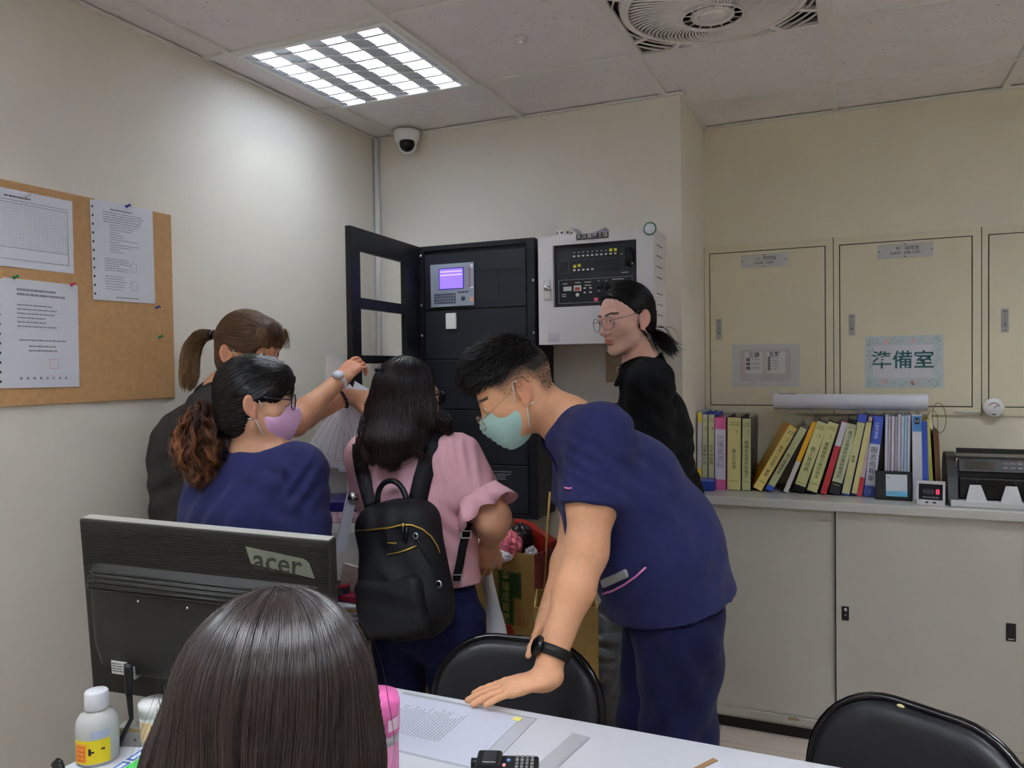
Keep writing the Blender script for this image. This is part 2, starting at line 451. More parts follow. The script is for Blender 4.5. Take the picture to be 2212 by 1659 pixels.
b.build('grid_print', mat('ink_light', (170, 172, 182), rough=0.8), t)
b = MB()
for yy in (0.020, 0.05, 0.165, 0.172): b.box((0, yy, 0.0008), (w-0.016, yy+0.0008, 0.001), M=M)
b.box((w-0.0165, 0.02, 0.0008), (w-0.0157, 0.172, 0.001), M=M); lines(M, w-0.19, w-0.10, 0.178, 0.186, 1, 0.003, RNG, b, z=0.0009)
b.build('print', M_INK, t)
def punched(t, M, h, x=-0.012, n=11):
    b = MB(); sheet(b, M, x-0.004, 0.003, 0.0, h-0.004, 0.0012, 0.001); b.build('punched_strip', M_PAPER2, t)
    b = MB()
    for k in range(n):
        yy = h*(0.06+0.86*k/(n-1)); b.box((x, yy-0.003, 0.0021), (x+0.005, yy+0.003, 0.0025), M=M)
    b.build('hole', M_INK, t)
t, M, w, h = wall_paper('notice_sheet', 'white printed notice in punched sleeve at right of brown board', -1.449, -1.249, 1.652, 1.94, M_PAPER, 0.01)
sheet(MB(), M, 0, w, 0, h, 0.0012).build('sheet', M_PAPER2, t); punched(t, M, h)
b = MB(); lines(M, 0.05, 0.15, 0.262, 0.27, 1, 0.004, RNG, b, z=0.0014)
lines(M, 0.025, 0.18, 0.225, 0.26, 5, 0.0022, RNG, b, 0.2, z=0.0014); lines(M, 0.045, 0.15, 0.14, 0.225, 12, 0.0018, RNG, b, 0.7, z=0.0014)
lines(M, 0.025, 0.12, 0.085, 0.125, 6, 0.0018, RNG, b, 0.5, z=0.0014); lines(M, 0.025, 0.12, 0.03, 0.075, 6, 0.0018, RNG, b, 0.5, z=0.0014); lines(M, 0.06, 0.15, 0.008, 0.014, 1, 0.003, RNG, b, z=0.0014)
for yy in (0.09, 0.035):
    for (a, c, d, e) in ((0.115, yy, 0.135, yy+0.0008), (0.115, yy+0.025, 0.135, yy+0.0258), (0.115, yy, 0.1158, yy+0.025), (0.1342, yy, 0.135, yy+0.025)): b.box((a, c, 0.0012), (d, e, 0.0015), M=M)
b.build('print', M_INKG, t)
t, M, w, h = wall_paper('certificate_sheet', 'white certificate with red seal at lower left of brown board', -1.724, -1.515, 1.407, 1.690, M_PAPER, -0.01)
sheet(MB(), M, 0, w, 0, h, 0.0012).build('sheet', M_PAPER2, t); punched(t, M, h, -0.014)
b = MB(); lines(M, 0.035, 0.175, 0.238, 0.262, 2, 0.006, RNG, b, 0.25, z=0.0014); lines(M, 0.035, 0.165, 0.155, 0.222, 6, 0.0035, RNG, b, 0.6, z=0.0014)
lines(M, 0.04, 0.18, 0.12, 0.13, 1, 0.004, RNG, b, 0.1, z=0.0014); lines(M, 0.065, 0.145, 0.092, 0.115, 2, 0.004, RNG, b, 0.1, z=0.0014)
for k in range(8): b.box((0.04+0.018*k, 0.022, 0.0012), (0.046+0.018*k, 0.028, 0.0015), M=M)
b.build('print', M_INKG, t)
b = MB()
for k in range(7): b.box((0.033, 0.153+0.0118*k, 0.0012), (0.18, 0.1534+0.0118*k, 0.0014), M=M)
b.build('rule_print', mat('ink_light', (170, 172, 182)), t)
b = MB()
for (a, c, d, e) in ((0.122, 0.05, 0.148, 0.0508), (0.122, 0.075, 0.148, 0.0758), (0.122, 0.05, 0.1228, 0.0758), (0.1472, 0.05, 0.148, 0.0758)): b.box((a, c, 0.0012), (d, e, 0.0015), M=M)
b.build('seal_stamp', mat('seal_red', (196, 120, 120)), t)
pins = [(-1.698, 1.689, (30, 120, 70), 'green push pin at top left of the certificate'), (-1.537, 1.685, (190, 50, 80), 'pink push pin at top right of the certificate'),
        (-1.352, 1.934, (50, 50, 140), 'blue push pin at top of the printed notice'), (-1.252, 1.640, (60, 80, 180), 'blue push pin alone on bare board'),
        (-1.245, 1.549, (30, 130, 80), 'green push pin alone on bare board'), (-1.66, 1.905, (205, 208, 212), 'clear push pin at top of the ruled table sheet')]
for y, z, c, lb in pins:
    t = thing('push_pin', lb, 'pin', (PB, y, z), 0, 'push pins on the board'); mt = mat('pin_%d_%d' % (c[0], c[2]), c, rough=0.25)
    ax = Vector((1, 0.25, 0.3)).normalized()
    b = MB(); b.lathe([(0.0045, 0.006), (0.0048, 0.0075), (0.0028, 0.010), (0.0026, 0.016), (0.0042, 0.018), (0.004, 0.0195)], (0, 0, 0), ax, n=12); b.build('head', mt, t)
    MB().tube([ax*-0.001, ax*0.007], 0.0007, 6).build('needle', M_ALU, t)

# ------------------------------------------------------------------ black fire alarm cabinet with an open glazed door
M_PBK = mat('panel_black', (26, 28, 33), rough=0.42, spec=0.4, noise=0.04, nscale=80)
M_PDK = mat('panel_charcoal', (35, 38, 45), rough=0.45, spec=0.4, noise=0.03, nscale=60)
M_SCREW = mat('screw_steel', (200, 200, 200), rough=0.3, metal=1.0)
PX0, PX1, PY, PZ0, PZ1 = 0.337, 0.853, -0.2, 0.842, 1.945
t = thing('fire_alarm_cabinet', 'tall black wall cabinet with blue screen and open glazed door', 'cabinet', (PX0, 0, PZ0))
w, hh = PX1-PX0, PZ1-PZ0
b = MB(); b.box((0, PY+0.012, 0), (w, 0, hh), 0.003, 1); b.build('body', M_PBK, t)
b = MB()
for lo, hi in (((0, PY, 0), (0.022, PY+0.012, hh)), ((w-0.034, PY, 0), (w, PY+0.012, hh)), ((0.022, PY, hh-0.02), (w-0.034, PY+0.012, hh)), ((0.022, PY, 0), (w-0.034, PY+0.012, 0.014))): b.box(lo, hi, 0.001, 1)
b.build('front_frame', M_PBK, t)
rows = [at(1000, v, y=PY)[2]-PZ0 for v in (545, 668, 776, 885, 1001, 1106)]
rows[-1] = 0.016; PLZ = rows
for k in range(5):
    zt, zb = rows[k]-0.002, rows[k+1]+0.002
    b = MB(); b.box((0.026, PY-0.001, zb), (w-0.037, PY+0.012, zt), 0.0015, 1); o = b.build('front_plate', M_PDK, t)
    if k == 0: PL0 = o
    if k == 4: PL4 = o
yF = PY-0.0012
def P_(px, py, yy=PY): v = at(px, py, y=yy); return v[0]-PX0, v[2]-PZ0
b = MB(); x0, z1 = P_(1030, 585); x1, z0 = P_(1125, 650)
xa = P_(1077, 600)[0]
for lo, hi in (((x0, yF-0.0006, z1), (x1, yF, z1+0.0016)), ((x0, yF-0.0006, z0), (x1, yF, z0+0.0012)), ((xa, yF-0.0006, z0), (xa+0.0012, yF, z1)), ((x1, yF-0.0006, z0), (x1+0.001, yF, z1))): b.box(lo, hi)
b.build('blank_cover', M_PBK, PL0)
# control unit: grey keypad with violet-blue display
M_CTL = mat('control_grey', (150, 158, 172), rough=0.45)
cx0, cz1 = P_(931, 573); cx1, cz0 = P_(1026, 660)
MC = surf((cx0, yF-0.002, cz0), BX, BY); cw, ch = cx1-cx0, cz1-cz0
CTL = MB().box((0, 0, -0.002), (cw, ch, 0.004), 0.001, 1, M=MC).build('control_unit', M_CTL, t)
sheet(MB(), MC, cw*0.20, cw*0.775, ch*0.40, ch*0.90, 0.001, 0.004).build('screen_bezel', mat('bezel', (60, 56, 140)), CTL)
sheet(MB(), MC, cw*0.22, cw*0.755, ch*0.42, ch*0.88, 0.001, 0.0046).build('screen', mat('lcd_violet', (110, 90, 240), rough=0.2, emit=(122, 96, 255), estr=0.75), CTL)
b = MB(); sheet(b, MC, cw*0.24, cw*0.74, ch*0.72, ch*0.75, 0.0003, 0.0056); sheet(b, MC, cw*0.24, cw*0.74, ch*0.80, ch*0.83, 0.0003, 0.0056)
b.build('screen_text', mat('lcd_light', (150, 130, 255), emit=(165, 145, 255), estr=0.8), CTL)
b = MB()
for r in range(4):
    for c in range(9): b.box((cw*(0.09+0.056*c), ch*(0.07+0.065*r), 0.004), (cw*(0.132+0.056*c), ch*(0.115+0.065*r), 0.0058), M=MC)
for c in range(3): b.box((cw*(0.64+0.085*c), ch*0.31, 0.004), (cw*(0.70+0.085*c), ch*0.345, 0.0058), M=MC)
b.lathe([(0.009, 0.004), (0.009, 0.006), (0.0, 0.006)], MC @ Vector((cw*0.755, ch*0.18, 0.0)), (0, -1, 0), n=20)
b.build('key', mat('key_slate', (86, 92, 112), rough=0.5), CTL)
b = MB()
for k in range(9): b.box((cw*0.885, ch*(0.44+0.052*k), 0.004), (cw*0.925, ch*(0.465+0.052*k), 0.0052), M=MC)
b.build('red_light', mat('led_red', (170, 60, 80)), CTL)
b = MB()
for k in range(10):
    b.box((cw*0.80, ch*(0.43+0.05*k), 0.004), (cw*0.86, ch*(0.438+0.05*k), 0.0046), M=MC); b.box((cw*0.10, ch*(0.40+0.05*k), 0.004), (cw*0.115, ch*(0.41+0.05*k), 0.0046), M=MC); b.box((cw*0.14, ch*(0.40+0.05*k), 0.004), (cw*0.165, ch*(0.406+0.05*k), 0.0046), M=MC)
b.build('print', mat('key_slate', (86, 92, 112)), CTL)
for zz in (0.87, 0.92, 0.40): MB().box((cw*0.925, ch*zz, 0.004), (cw*0.985, ch*(zz+0.035), 0.0046), M=MC).build('white_tag', M_PAPER, CTL)
sheet(MB(), MC, cw*0.90, cw*0.985, ch*0.10, ch*0.2, 0.0006, 0.004).build('orange_seal', mat('seal_orange', (222, 168, 140)), CTL)
# small white plate, screws, warning print
sx0, sz1 = P_(965, 677); sx1, sz0 = P_(988, 711)
b = MB(); b.box((sx0, PY-0.012, sz0), (sx1, PY-0.001, sz1), 0.003, 2); SW = b.build('white_plate', M_WPL, t)
MB().box(((sx0+sx1)/2-0.005, PY-0.0125, (sz0+sz1)/2+0.006), ((sx0+sx1)/2+0.005, PY-0.012, (sz0+sz1)/2+0.007)).build('slot', M_INKG, SW)
for px, py in ((906, 553), (908, 660), (911, 725), (1156, 605), (1157, 719)):
    sx, sz = P_(px, py)
    MB().ball((min(max(sx, 0.008), w-0.006), PY-0.001, sz), (0.0055, 0.004, 0.0055), 10).build('screw', M_SCREW, t)
M_WINK = mat('ink_white', (205, 205, 205), rough=0.7)
MW = surf((P_(1080, 1050)[0], yF-0.0004, P_(1080, 1050)[1]), BX, BY)
b = MB(); lines(MW, -0.06, 0.055, 0.055, 0.062, 1, 0.0022, RNG, b, 0.0); lines(MW, -0.045, 0.05, 0.025, 0.052, 4, 0.002, RNG, b, 0.3); lines(MW, -0.02, 0.03, -0.033, -0.027, 1, 0.0018, RNG, b, 0.0); lines(MW, -0.03, 0.04, -0.058, -0.045, 2, 0.0018, RNG, b, 0.1)
for a0, a1 in (((-0.016, -0.02), (0.016, -0.02)), ((0.016, -0.02), (0, 0.012)), ((0, 0.012), (-0.016, -0.02))):
    b.tube([MW @ Vector((a0[0], a0[1], 0)), MW @ Vector((a1[0], a1[1], 0))], 0.0016, 5)
b.tube([MW @ Vector(p) for p in ((0.001, 0.002, 0), (-0.003, -0.007, 0), (0.003, -0.008, 0), (-0.001, -0.016, 0))], 0.0011, 5)
b.build('warning_print', M_WINK, PL4)
# door
h0 = np.array([PX0+0.004, PY-0.004]); d_dir = np.array([0.043, -0.552]); d_len = 0.545; d_dir = d_dir/np.linalg.norm(d_dir)
MD = surf((h0[0]-PX0, h0[1], 0), (-d_dir[0], -d_dir[1], 0), BY)     # X runs from free edge towards the hinge, Z (out) faces the room
def dz(px, py, u):
    p = h0+d_dir*u; d = FF+RR*(px-W/2)/FPX-UU*(py-H/2)/FPX
    # intersection with the door plane
    n = np.array([d_dir[1], -d_dir[0], 0]); o = np.array([h0[0], h0[1], 0]); k = ((o-CAM)@n)/(d@n); q = CAM+d*k
    return q[2]-PZ0, (q[:2]-h0)@d_dir
zz = [hh, dz(779, 541, 0)[0], dz(780, 643, 0)[0], dz(779, 666, 0)[0], dz(877, 769, 0)[0], dz(877, 785, 0)[0]]
step = zz[1]-zz[2]+zz[2]-zz[3]
zz += [zz[5]-(zz[3]-zz[4]), zz[5]-(zz[3]-zz[4])-0.035, 0.05, 0.0]
u_in, u_out = dz(876, 620, 0)[1], dz(779, 600, 0)[1]
D = MB()
def dbar(b, u0, u1, z0, z1, th=0.022): b.box((-u1, z0, -th), (-u0, z1, 0), 0.0015, 1, M=MD)
dbar(D, u_out, d_len, 0.0, hh); dbar(D, 0, u_in, 0, hh)
for a, c in ((zz[0], zz[1]), (zz[2], zz[3]), (zz[4], zz[5]), (zz[6], zz[7]), (zz[8], zz[9])):
    if a > c: dbar(D, u_in, u_out, c, a)
DOOR = D.build('door', M_PBK, t)
M_GLASS = mat('clear_glass', (0.97, 0.98, 0.98), rough=0.02, trans=1.0, ior=1.02, alpha=0.25, spec=0.5)
for a, c in ((zz[1], zz[2]), (zz[3], zz[4]), (zz[5], zz[6]), (zz[7], zz[8])):
    if a > c: MB().box((-u_out, c, -0.012), (-u_in, a, -0.009), M=MD).build('pane', M_GLASS, DOOR)
for v in (0.25, 0.6, 0.9): MB().box((-0.006, hh*v-0.03, -0.02), (0.004, hh*v+0.03, 0.006), 0.002, 1, M=MD).build('hinge', M_PBK, DOOR)
DOOR_FREE = h0+d_dir*d_len

# ------------------------------------------------------------------ white broadcast box
M_CREAM = mat('enamel_white', (222, 220, 220), rough=0.4, spec=0.4)
WX0, WX1, WZ0, WZ1 = 0.868, 1.322, 1.527, 1.944
t = thing('broadcast_box', 'white wall box with black control panel behind a window', 'cabinet', (WX0, 0, WZ0))
w, h = WX1-WX0, WZ1-WZ0
wx0, wz1 = at(1194, 527, y=PY)[0]-WX0, at(1280, 524, y=PY)[2]-WZ0
wx1, wz0 = at(1375, 590, y=PY)[0]-WX0, at(1196, 664, y=PY)[2]-WZ0
b = MB(); b.box((0, -0.178, 0), (w, 0, h), 0.002, 1); b.build('body', M_CREAM, t)
b = MB()
for lo, hi in (((0, -0.2, 0), (wx0, -0.176, h)), ((wx1, -0.2, 0), (w, -0.176, h)), ((wx0, -0.2, wz1), (wx1, -0.176, h)), ((wx0, -0.2, 0), (wx1, -0.176, wz0))): b.box(lo, hi)
WD = b.build('door', M_CREAM, t)
CPm = surf((wx0, -0.1785, wz0), BX, BY); pw, ph = wx1-wx0, wz1-wz0
CP = MB().box((0, 0, 0), (pw, ph, 0.004), M=CPm).build('control_panel', mat('control_charcoal', (40, 41, 46), rough=0.5), t)
M_BK2 = mat('control_black', (18, 18, 20), rough=0.35); M_BTN = mat('button_white', (225, 225, 220), rough=0.4)
def cpb(x0, x1, y0, y1, th, mt, nm, par=CP): return MB().box((pw*x0, ph*y0, 0.004), (pw*x1, ph*y1, 0.004+th), M=CPm).build(nm, mt, par)
for (x0, x1, y0, y1) in ((0.22, 0.79, 0.79, 0.92), (0.22, 0.79, 0.56, 0.73), (0.05, 0.94, 0.06, 0.44), (0.05, 0.18, 0.55, 0.75)): cpb(x0, x1, y0, y1, 0.002, M_BK2, 'sub_panel')
def outline(x0, x1, y0, y1, th=0.004):
    b = MB()
    for (a, c, d, e) in ((x0, x1, y0, y0+th), (x0, x1, y1-th, y1), (x0, x0+th*0.8, y0, y1), (x1-th*0.8, x1, y0, y1)): b.box((pw*a, ph*d, 0.006), (pw*c, ph*e, 0.0066), M=CPm)
    return b
outline(0.05, 0.94, 0.06, 0.44).build('white_line', M_WINK, CP); outline(0.05, 0.18, 0.55, 0.75).build('white_line', M_INKG, CP)
for k in range(10): cpb(0.235+0.055*k, 0.262+0.055*k, 0.80, 0.825, 0.005, M_BTN, 'button')
for k in range(5): cpb(0.235+0.055*k, 0.262+0.055*k, 0.575, 0.60, 0.005, M_BTN, 'button')
M_YEL = mat('tag_yellow', (206, 200, 60), rough=0.5)
for x, y in ((0.235, 0.625), (0.29, 0.635)): cpb(x, x+0.036, y, y+0.05, 0.003, M_YEL, 'yellow_tag')
for x in (0.672, 0.727): cpb(x, x+0.036, 0.85, 0.895, 0.003, M_YEL, 'yellow_tag')
b = MB()
for k in range(8): b.box((pw*(0.238+0.055*k), ph*0.865, 0.006), (pw*(0.258+0.055*k), ph*0.878, 0.0065), M=CPm)
for (x, y, w_) in ((0.09, 0.17, 0.05), (0.09, 0.20, 0.05), (0.10, 0.37, 0.06), (0.25, 0.38, 0.07), (0.37, 0.38, 0.08), (0.37, 0.33, 0.08), (0.53, 0.39, 0.02), (0.62, 0.39, 0.02), (0.70, 0.40, 0.14), (0.53, 0.23, 0.03), (0.80, 0.79, 0.03), (0.81, 0.50, 0.08)): b.box((pw*x, ph*y, 0.006), (pw*(x+w_), ph*(y+0.012), 0.0065), M=CPm)
b.build('print', M_WINK, CP)
cpb(0.11, 0.21, 0.26, 0.33, 0.003, mat('meter_face', (205, 205, 200)), 'meter')
cpb(0.24, 0.33, 0.25, 0.34, 0.004, M_BTN, 'rocker_frame'); cpb(0.255, 0.315, 0.26, 0.31, 0.006, mat('rocker_red', (150, 60, 52)), 'rocker')
for x, y in ((0.36, 0.21), (0.36, 0.28), (0.43, 0.21), (0.43, 0.28), (0.53, 0.28)): cpb(x, x+0.027, y, y+0.022, 0.005, M_BTN, 'button')
cpb(0.482, 0.53, 0.075, 0.13, 0.003, mat('tag_pink', (222, 90, 130)), 'pink_tag')
for x in (0.56, 0.63): 
    b = MB(); b.lathe([(0.012, 0.004), (0.011, 0.014), (0.0, 0.014)], CPm @ Vector((pw*x, ph*0.31, 0)), (0, -1, 0), n=16); b.build('knob', M_BK2, CP)
b = MB(); b.tube([CPm @ Vector(p) for p in ((pw*0.90, ph*0.86, 0.012), (pw*0.92, ph*0.78, 0.018), (pw*0.92, ph*0.68, 0.018), (pw*0.90, ph*0.60, 0.014))], [0.013, 0.015, 0.013, 0.012], 12); b.build('microphone', M_BK2, CP)
b = MB(); b.lathe([(0.0, 0.022), (0.007, 0.021), (0.007, 0.0)], CPm @ Vector((pw*0.93, ph*0.64, 0.0)), (0, -1, 0), n=12); b.build('knob', M_BTN, CP)
b = MB(); b.lathe([(0.0, 0.02), (0.007, 0.02), (0.007, 0.0)], CPm @ Vector((pw*0.283, ph*0.19, -0.012)), (0, -1, 0), n=12); b.build('knob', M_BTN, CP)
# latch, name plate, stickers, vents
lx, lz = at(1183, 627, y=PY)[0]-WX0, at(1183, 627, y=PY)[2]-WZ0
LT = MB().box((lx-0.014, -0.205, lz-0.038), (lx+0.012, -0.2, lz+0.038), 0.002, 1).build('latch', M_SCREW, WD)
b = MB(); b.lathe([(0.011, 0.0), (0.011, 0.012), (0.008, 0.02), (0.0, 0.02)], (lx, -0.204, lz+0.008), (0, -1, 0), n=16); b.tube([(lx, -0.22, lz+0.01), (lx+0.022, -0.222, lz-0.004)], 0.004, 8); b.build('key', M_SCREW, LT)
nx0, nx1, nz = at(1245, 512, y=PY)[0]-WX0, at(1314, 508, y=PY)[0]-WX0, at(1280, 510, y=PY)[2]-WZ0
NP = MB().box((nx0, -0.2022, nz-0.011), (nx1, -0.2, nz+0.011)).build('name_plate', mat('plate_black', (20, 20, 22), rough=0.4), WD)
text('火災廣播主機', 0.0205, surf(((nx0+nx1)/2, -0.2025, nz), BX, BY), M_WINK, NP, bold=0.006)
sx, sz = at(1404, 494, y=PY)[0]-WX0, at(1404, 494, y=PY)[2]-WZ0
b = MB(); b.lathe([(0.0, 0.0006), (0.0245, 0.0006), (0.0245, 0.0)], (sx, -0.2004, sz), (0, -1, 0), n=32); ST = b.build('round_sticker', mat('sticker_green', (70, 140, 100)), WD)
b = MB(); b.lathe([(0.0, 0.0008), (0.0195, 0.0008), (0.0195, 0.0)], (sx, -0.2006, sz), (0, -1, 0), n=32); b.build('sticker_centre', M_PAPER, ST)
qx, qz = at(1197, 735, y=PY)[0]-WX0, at(1197, 735, y=PY)[2]-WZ0
MQ = surf((qx, -0.2003, qz), BX, BY); SL = sheet(MB(), MQ, -0.025, 0.023, -0.010, 0.028, 0.0003).build('small_label', mat('label_pale', (206, 206, 214)), WD)
b = MB(); lines(MQ, -0.022, 0.02, -0.006, 0.012, 4, 0.0008, RNG, b, 0.3, z=0.0005); b.build('print', M_INKG, SL)
for k in range(8):
    zz_ = h*(0.86-0.095*k-(0.05 if k > 3 else 0))
    MB().box((w-0.001, -0.155, zz_), (w+0.003, -0.07, zz_+0.003)).build('vent_louvre', M_INKG, t)
# things lying on the box
bx, bz = 0.95, WZ1
t = thing('smoke_detector', 'small white smoke detector lying on top of the white box', 'detector', (at(1219, 498, y=-0.1)[0], -0.1, WZ1))
b = MB(); b.lathe([(0.0, 0.0), (0.048, 0.0), (0.05, 0.008), (0.034, 0.014), (0.026, 0.03), (0.018, 0.034), (0.0, 0.034)], n=24); b.build('body', M_WPL, t)
b = MB()
for k in range(8):
    a = k*pi/4; b.box((cos(a)*0.027-0.004, sin(a)*0.027-0.004, 0.017), (cos(a)*0.027+0.004, sin(a)*0.027+0.004, 0.026))
b.build('vent', M_INK, t)
t = thing('curled_leaflet', 'thin curled white leaflet lying on top of the white box', 'paper', (at(1280, 498, y=-0.1)[0], -0.1, WZ1))
b = MB()
pr = []
for k in range(13):
    x = -0.07+0.14*k/12; pr.append((x, 0.004+0.02*abs(k/6-1)**1.5+(0.012 if k < 4 else 0)))
for (xa, za), (xb, zb) in zip(pr, pr[1:]): b.quad((xa, -0.06, za), (xb, -0.06, zb), (xb, 0.05, zb*0.4), (xa, 0.05, za*0.4))
o = b.build('sheet', M_PAPER2, t); md = o.modifiers.new('thick', 'SOLIDIFY'); md.thickness = 0.0012

# metal socket plate with a plugged cord
M_STEEL = mat('brushed_bronze', (128, 112, 92), rough=0.35, metal=0.8)
t = thing('socket_plate', 'bronze metal socket plate on the wall beside the man in black', 'socket', (1.117, 0, 1.437))
b = MB(); b.box((-0.04, -0.006, -0.06), (0.04, 0, 0.06), 0.002, 1); b.build('plate', M_STEEL, t)
b = MB()
for lo, hi in (((0.005, -0.0075, -0.02), (0.022, -0.006, -0.016)), ((0.005, -0.0075, -0.004), (0.022, -0.006, 0)), ((0.005, -0.0075, -0.02), (0.008, -0.006, 0)), ((0.019, -0.0075, -0.02), (0.022, -0.006, 0))): b.box(lo, hi)
b.build('outlet', mat('outlet_white', (205, 200, 190)), t)
t = thing('hanging_cord', 'thin pale cord with black adapter hanging below the socket plate', 'cord', (1.13, -0.012, 1.3))
MB().tube([(0.0, 0, 0.10), (0.012, -0.006, 0.06), (0.008, -0.012, 0.0), (0.03, -0.014, -0.05), (0.038, -0.02, -0.10), (0.03, -0.02, -0.2), (0.02, -0.01, -0.5)], 0.0028, 8).build('cord', mat('cord_pale', (205, 198, 182)), t)
b = MB(); b.box((-0.012, -0.05, -0.075), (0.024, -0.012, -0.005), 0.006, 2); b.build('adapter', mat('adapter_black', (30, 32, 38), rough=0.5), t)

# ------------------------------------------------------------------ electrical panels in the recess
M_ELEC = mat('panel_cream', (218, 210, 184), rough=0.5, spec=0.35, noise=0.015, nscale=4)
M_GAP_SHADE = mat('gap_shade', (38, 34, 26), rough=0.9)  # near-black paint standing in for the shade inside panel and door gaps
M_HND = mat('handle_steel', (176, 176, 174), rough=0.35, metal=0.7)
EZ0, EZ1 = 1.228, 1.960
def elec(x0, x1, label, hinge_left=True):
    t = thing('electrical_panel', label, 'panel', (x0, YR, EZ0), 0, 'electrical panels in the recess')
    w, h = x1-x0, EZ1-EZ0
    b = MB(); g = 0.0028
    for lo, hi in (((g/2, -0.008, 0), (0.022, 0, h)), ((w-0.03, -0.008, 0), (w-g/2, 0, h)), ((0.022, -0.008, h-0.03), (w-0.03, 0, h)), ((0.022, -0.008, 0), (w-0.03, 0, 0.032))): b.box(lo, hi)
    b.build('frame', M_ELEC, t)
    MB().box((-0.0014, -0.0075, 0), (0.0014, 0, h)).build('seam', M_GAP_SHADE, t)  # dark strip painted in for the shade between neighbouring frames
    MB().box((0.02, -0.001, 0.03), (w-0.028, 0.0, h-0.028)).build('gap', M_GAP_SHADE, t)
    b = MB(); b.box((0.0255, -0.0085, 0.0355), (w-0.0335, -0.001, h-0.0335), 0.001, 1); d = b.build('door', M_ELEC, t)
    return t, d, w, h
def handle(d, x, z):
    b = MB(); b.box((x-0.0125, -0.012, z-0.045), (x+0.0125, -0.0085, z+0.045), 0.001, 1); hd = b.build('handle', M_HND, d)
    b = MB(); b.box((x-0.009, -0.0135, z-0.028), (x+0.009, -0.012, z+0.040)); b.build('paddle', mat('handle_dull', (150, 150, 148), rough=0.4, metal=0.6), hd)
    b = MB(); b.box((x-0.007, -0.0138, z+0.034), (x+0.007, -0.012, z+0.036)); b.box((x-0.002, -0.0138, z-0.018), (x+0.002, -0.013, z-0.012)); b.box((x-0.007, -0.0138, z-0.037), (x+0.007, -0.012, z-0.035)); b.build('keyhole', M_INK, hd)
def EP(px, py): v = at(px, py, y=YR-0.009); return v[0], v[2]
M_ACR = mat('acrylic_plate', (196, 196, 192), rough=0.12, spec=0.6, trans=0.0)
def nameplate(d, x0e, px, py, wpl, l1, l2):
    x, z = EP(px, py); x -= x0e; z -= EZ0
    M = surf((x, -0.0086, z), BX, BY)
    p = MB().box((-wpl/2, -0.028, 0), (wpl/2, 0.028, 0.003), 0.0008, 1, M=M).build('name_plate', M_ACR, d)
    text(l1, 0.018, M @ Matrix.Translation((0.01, 0.009, 0.0032)), M_INK, p); text(l2, 0.016, M @ Matrix.Translation((0.0, -0.009, 0.0032)), M_INK, p)
    b = MB()
    for (a, c) in ((-wpl/2+0.006, 0), (wpl/2-0.006, 0.0), (0, 0.024), (0, -0.024)): b.ball(M @ Vector((a, c, 0.003)), 0.0022, 8)
    b.build('screw', M_INK, p)
E1 = elec(XC, 1.912, 'cream electrical panel nearest the column with a checklist poster')
E2 = elec(1.912, 2.444, 'cream electrical panel in the middle bearing the floral room sign')
E3 = elec(2.444, 2.976, 'cream electrical panel at the right edge with only a handle')
for (t, d, w, h), (px, py), x0 in ((E1, (1553, 711), XC), (E2, (1840, 702), 1.912), (E3, (2171, 692), 2.444)):
    x, z = EP(px, py); handle(d, x-x0, z-EZ0)
nameplate(E1[1], XC, 1650, 563, 0.19, 'L1  照明盤', '3ø3W  220V')
nameplate(E2[1], 1.912, 1955, 541, 0.20, 'R1  插座盤', '3ø4W  208/120V')
# posters on the panels
def poster(name, label, pxs, zoff):
    (xa, za), (xb, zb) = EP(*pxs[0]), EP(*pxs[1])
    t = thing(name, label, 'sign', (xa, YR-0.0088, zb)); return t, surf((0, 0, 0), BX, BY), xb-xa, za-zb
t, M, w, h = poster('checklist_poster', 'pale laminated checklist poster with two lists of ticked boxes', ((1581, 745), (1728, 836)), 0)
M_LAM = mat('laminate_pale', (200, 200, 196), rough=0.22)
sheet(MB(), M, 0, w, 0, h, 0.0008).build('sheet', M_LAM, t)
def wood_print():
    Mx = mat('poster_wash', (188, 180, 176), rough=0.3, noise=0.10, nscale=16, stretch=(1, 1, 0.3)); return Mx
sheet(MB(), M, w*0.12, w*0.87, h*0.14, h*0.88, 0.0004, 0.0008).build('picture', wood_print(), t)
for (a, c) in ((0.20, 0.46), (0.52, 0.79)): sheet(MB(), M, w*a, w*c, h*0.32, h*0.82, 0.0004, 0.0012).build('list_card', mat('card_pale', (206, 205, 202), rough=0.4), t)
text('三讀', w*0.085, M @ Matrix.Translation((w*0.33, h*0.745, 0.0018)), M_INK, t, bold=0.01); text('五對', w*0.085, M @ Matrix.Translation((w*0.635, h*0.755, 0.0018)), mat('ink_navy', (40, 40, 80)), t, bold=0.01)
M_TICK = mat('tick_white', (225, 222, 218))
def box_tick(x, y, s):
    sheet(MB(), M, x-s/2, x+s/2, y-s*0.42, y+s*0.42, 0.0004, 0.0016).build('tick_box', mat('ink_brown', (58, 48, 46)), t)
    b = MB(); b.tube([M @ Vector(p) for p in ((x-s*0.28, y+s*0.02, 0.0021), (x-s*0.05, y-s*0.2, 0.0021), (x+s*0.3, y+s*0.24, 0.0021))], s*0.08, 5); b.build('tick', M_TICK, t)
for k, tx in enumerate(('取藥時', '給藥前', '給藥後')): box_tick(w*0.245, h*(0.645-0.10*k), w*0.055); text(tx, w*0.042, M @ Matrix.Translation((w*0.355, h*(0.645-0.10*k), 0.0018)), M_INKG, t)
for k, tx in enumerate(('病人對', '藥物對', '劑量對', '途徑對', '時間對')): box_tick(w*0.555, h*(0.67-0.064*k), w*0.04); text(tx, w*0.032, M @ Matrix.Translation((w*0.645, h*(0.67-0.064*k), 0.0018)), M_INKG, t)
t, M, w, h = poster('room_sign', 'laminated floral bordered sign with three large green characters', ((1868, 727), (2038, 838)), 0)
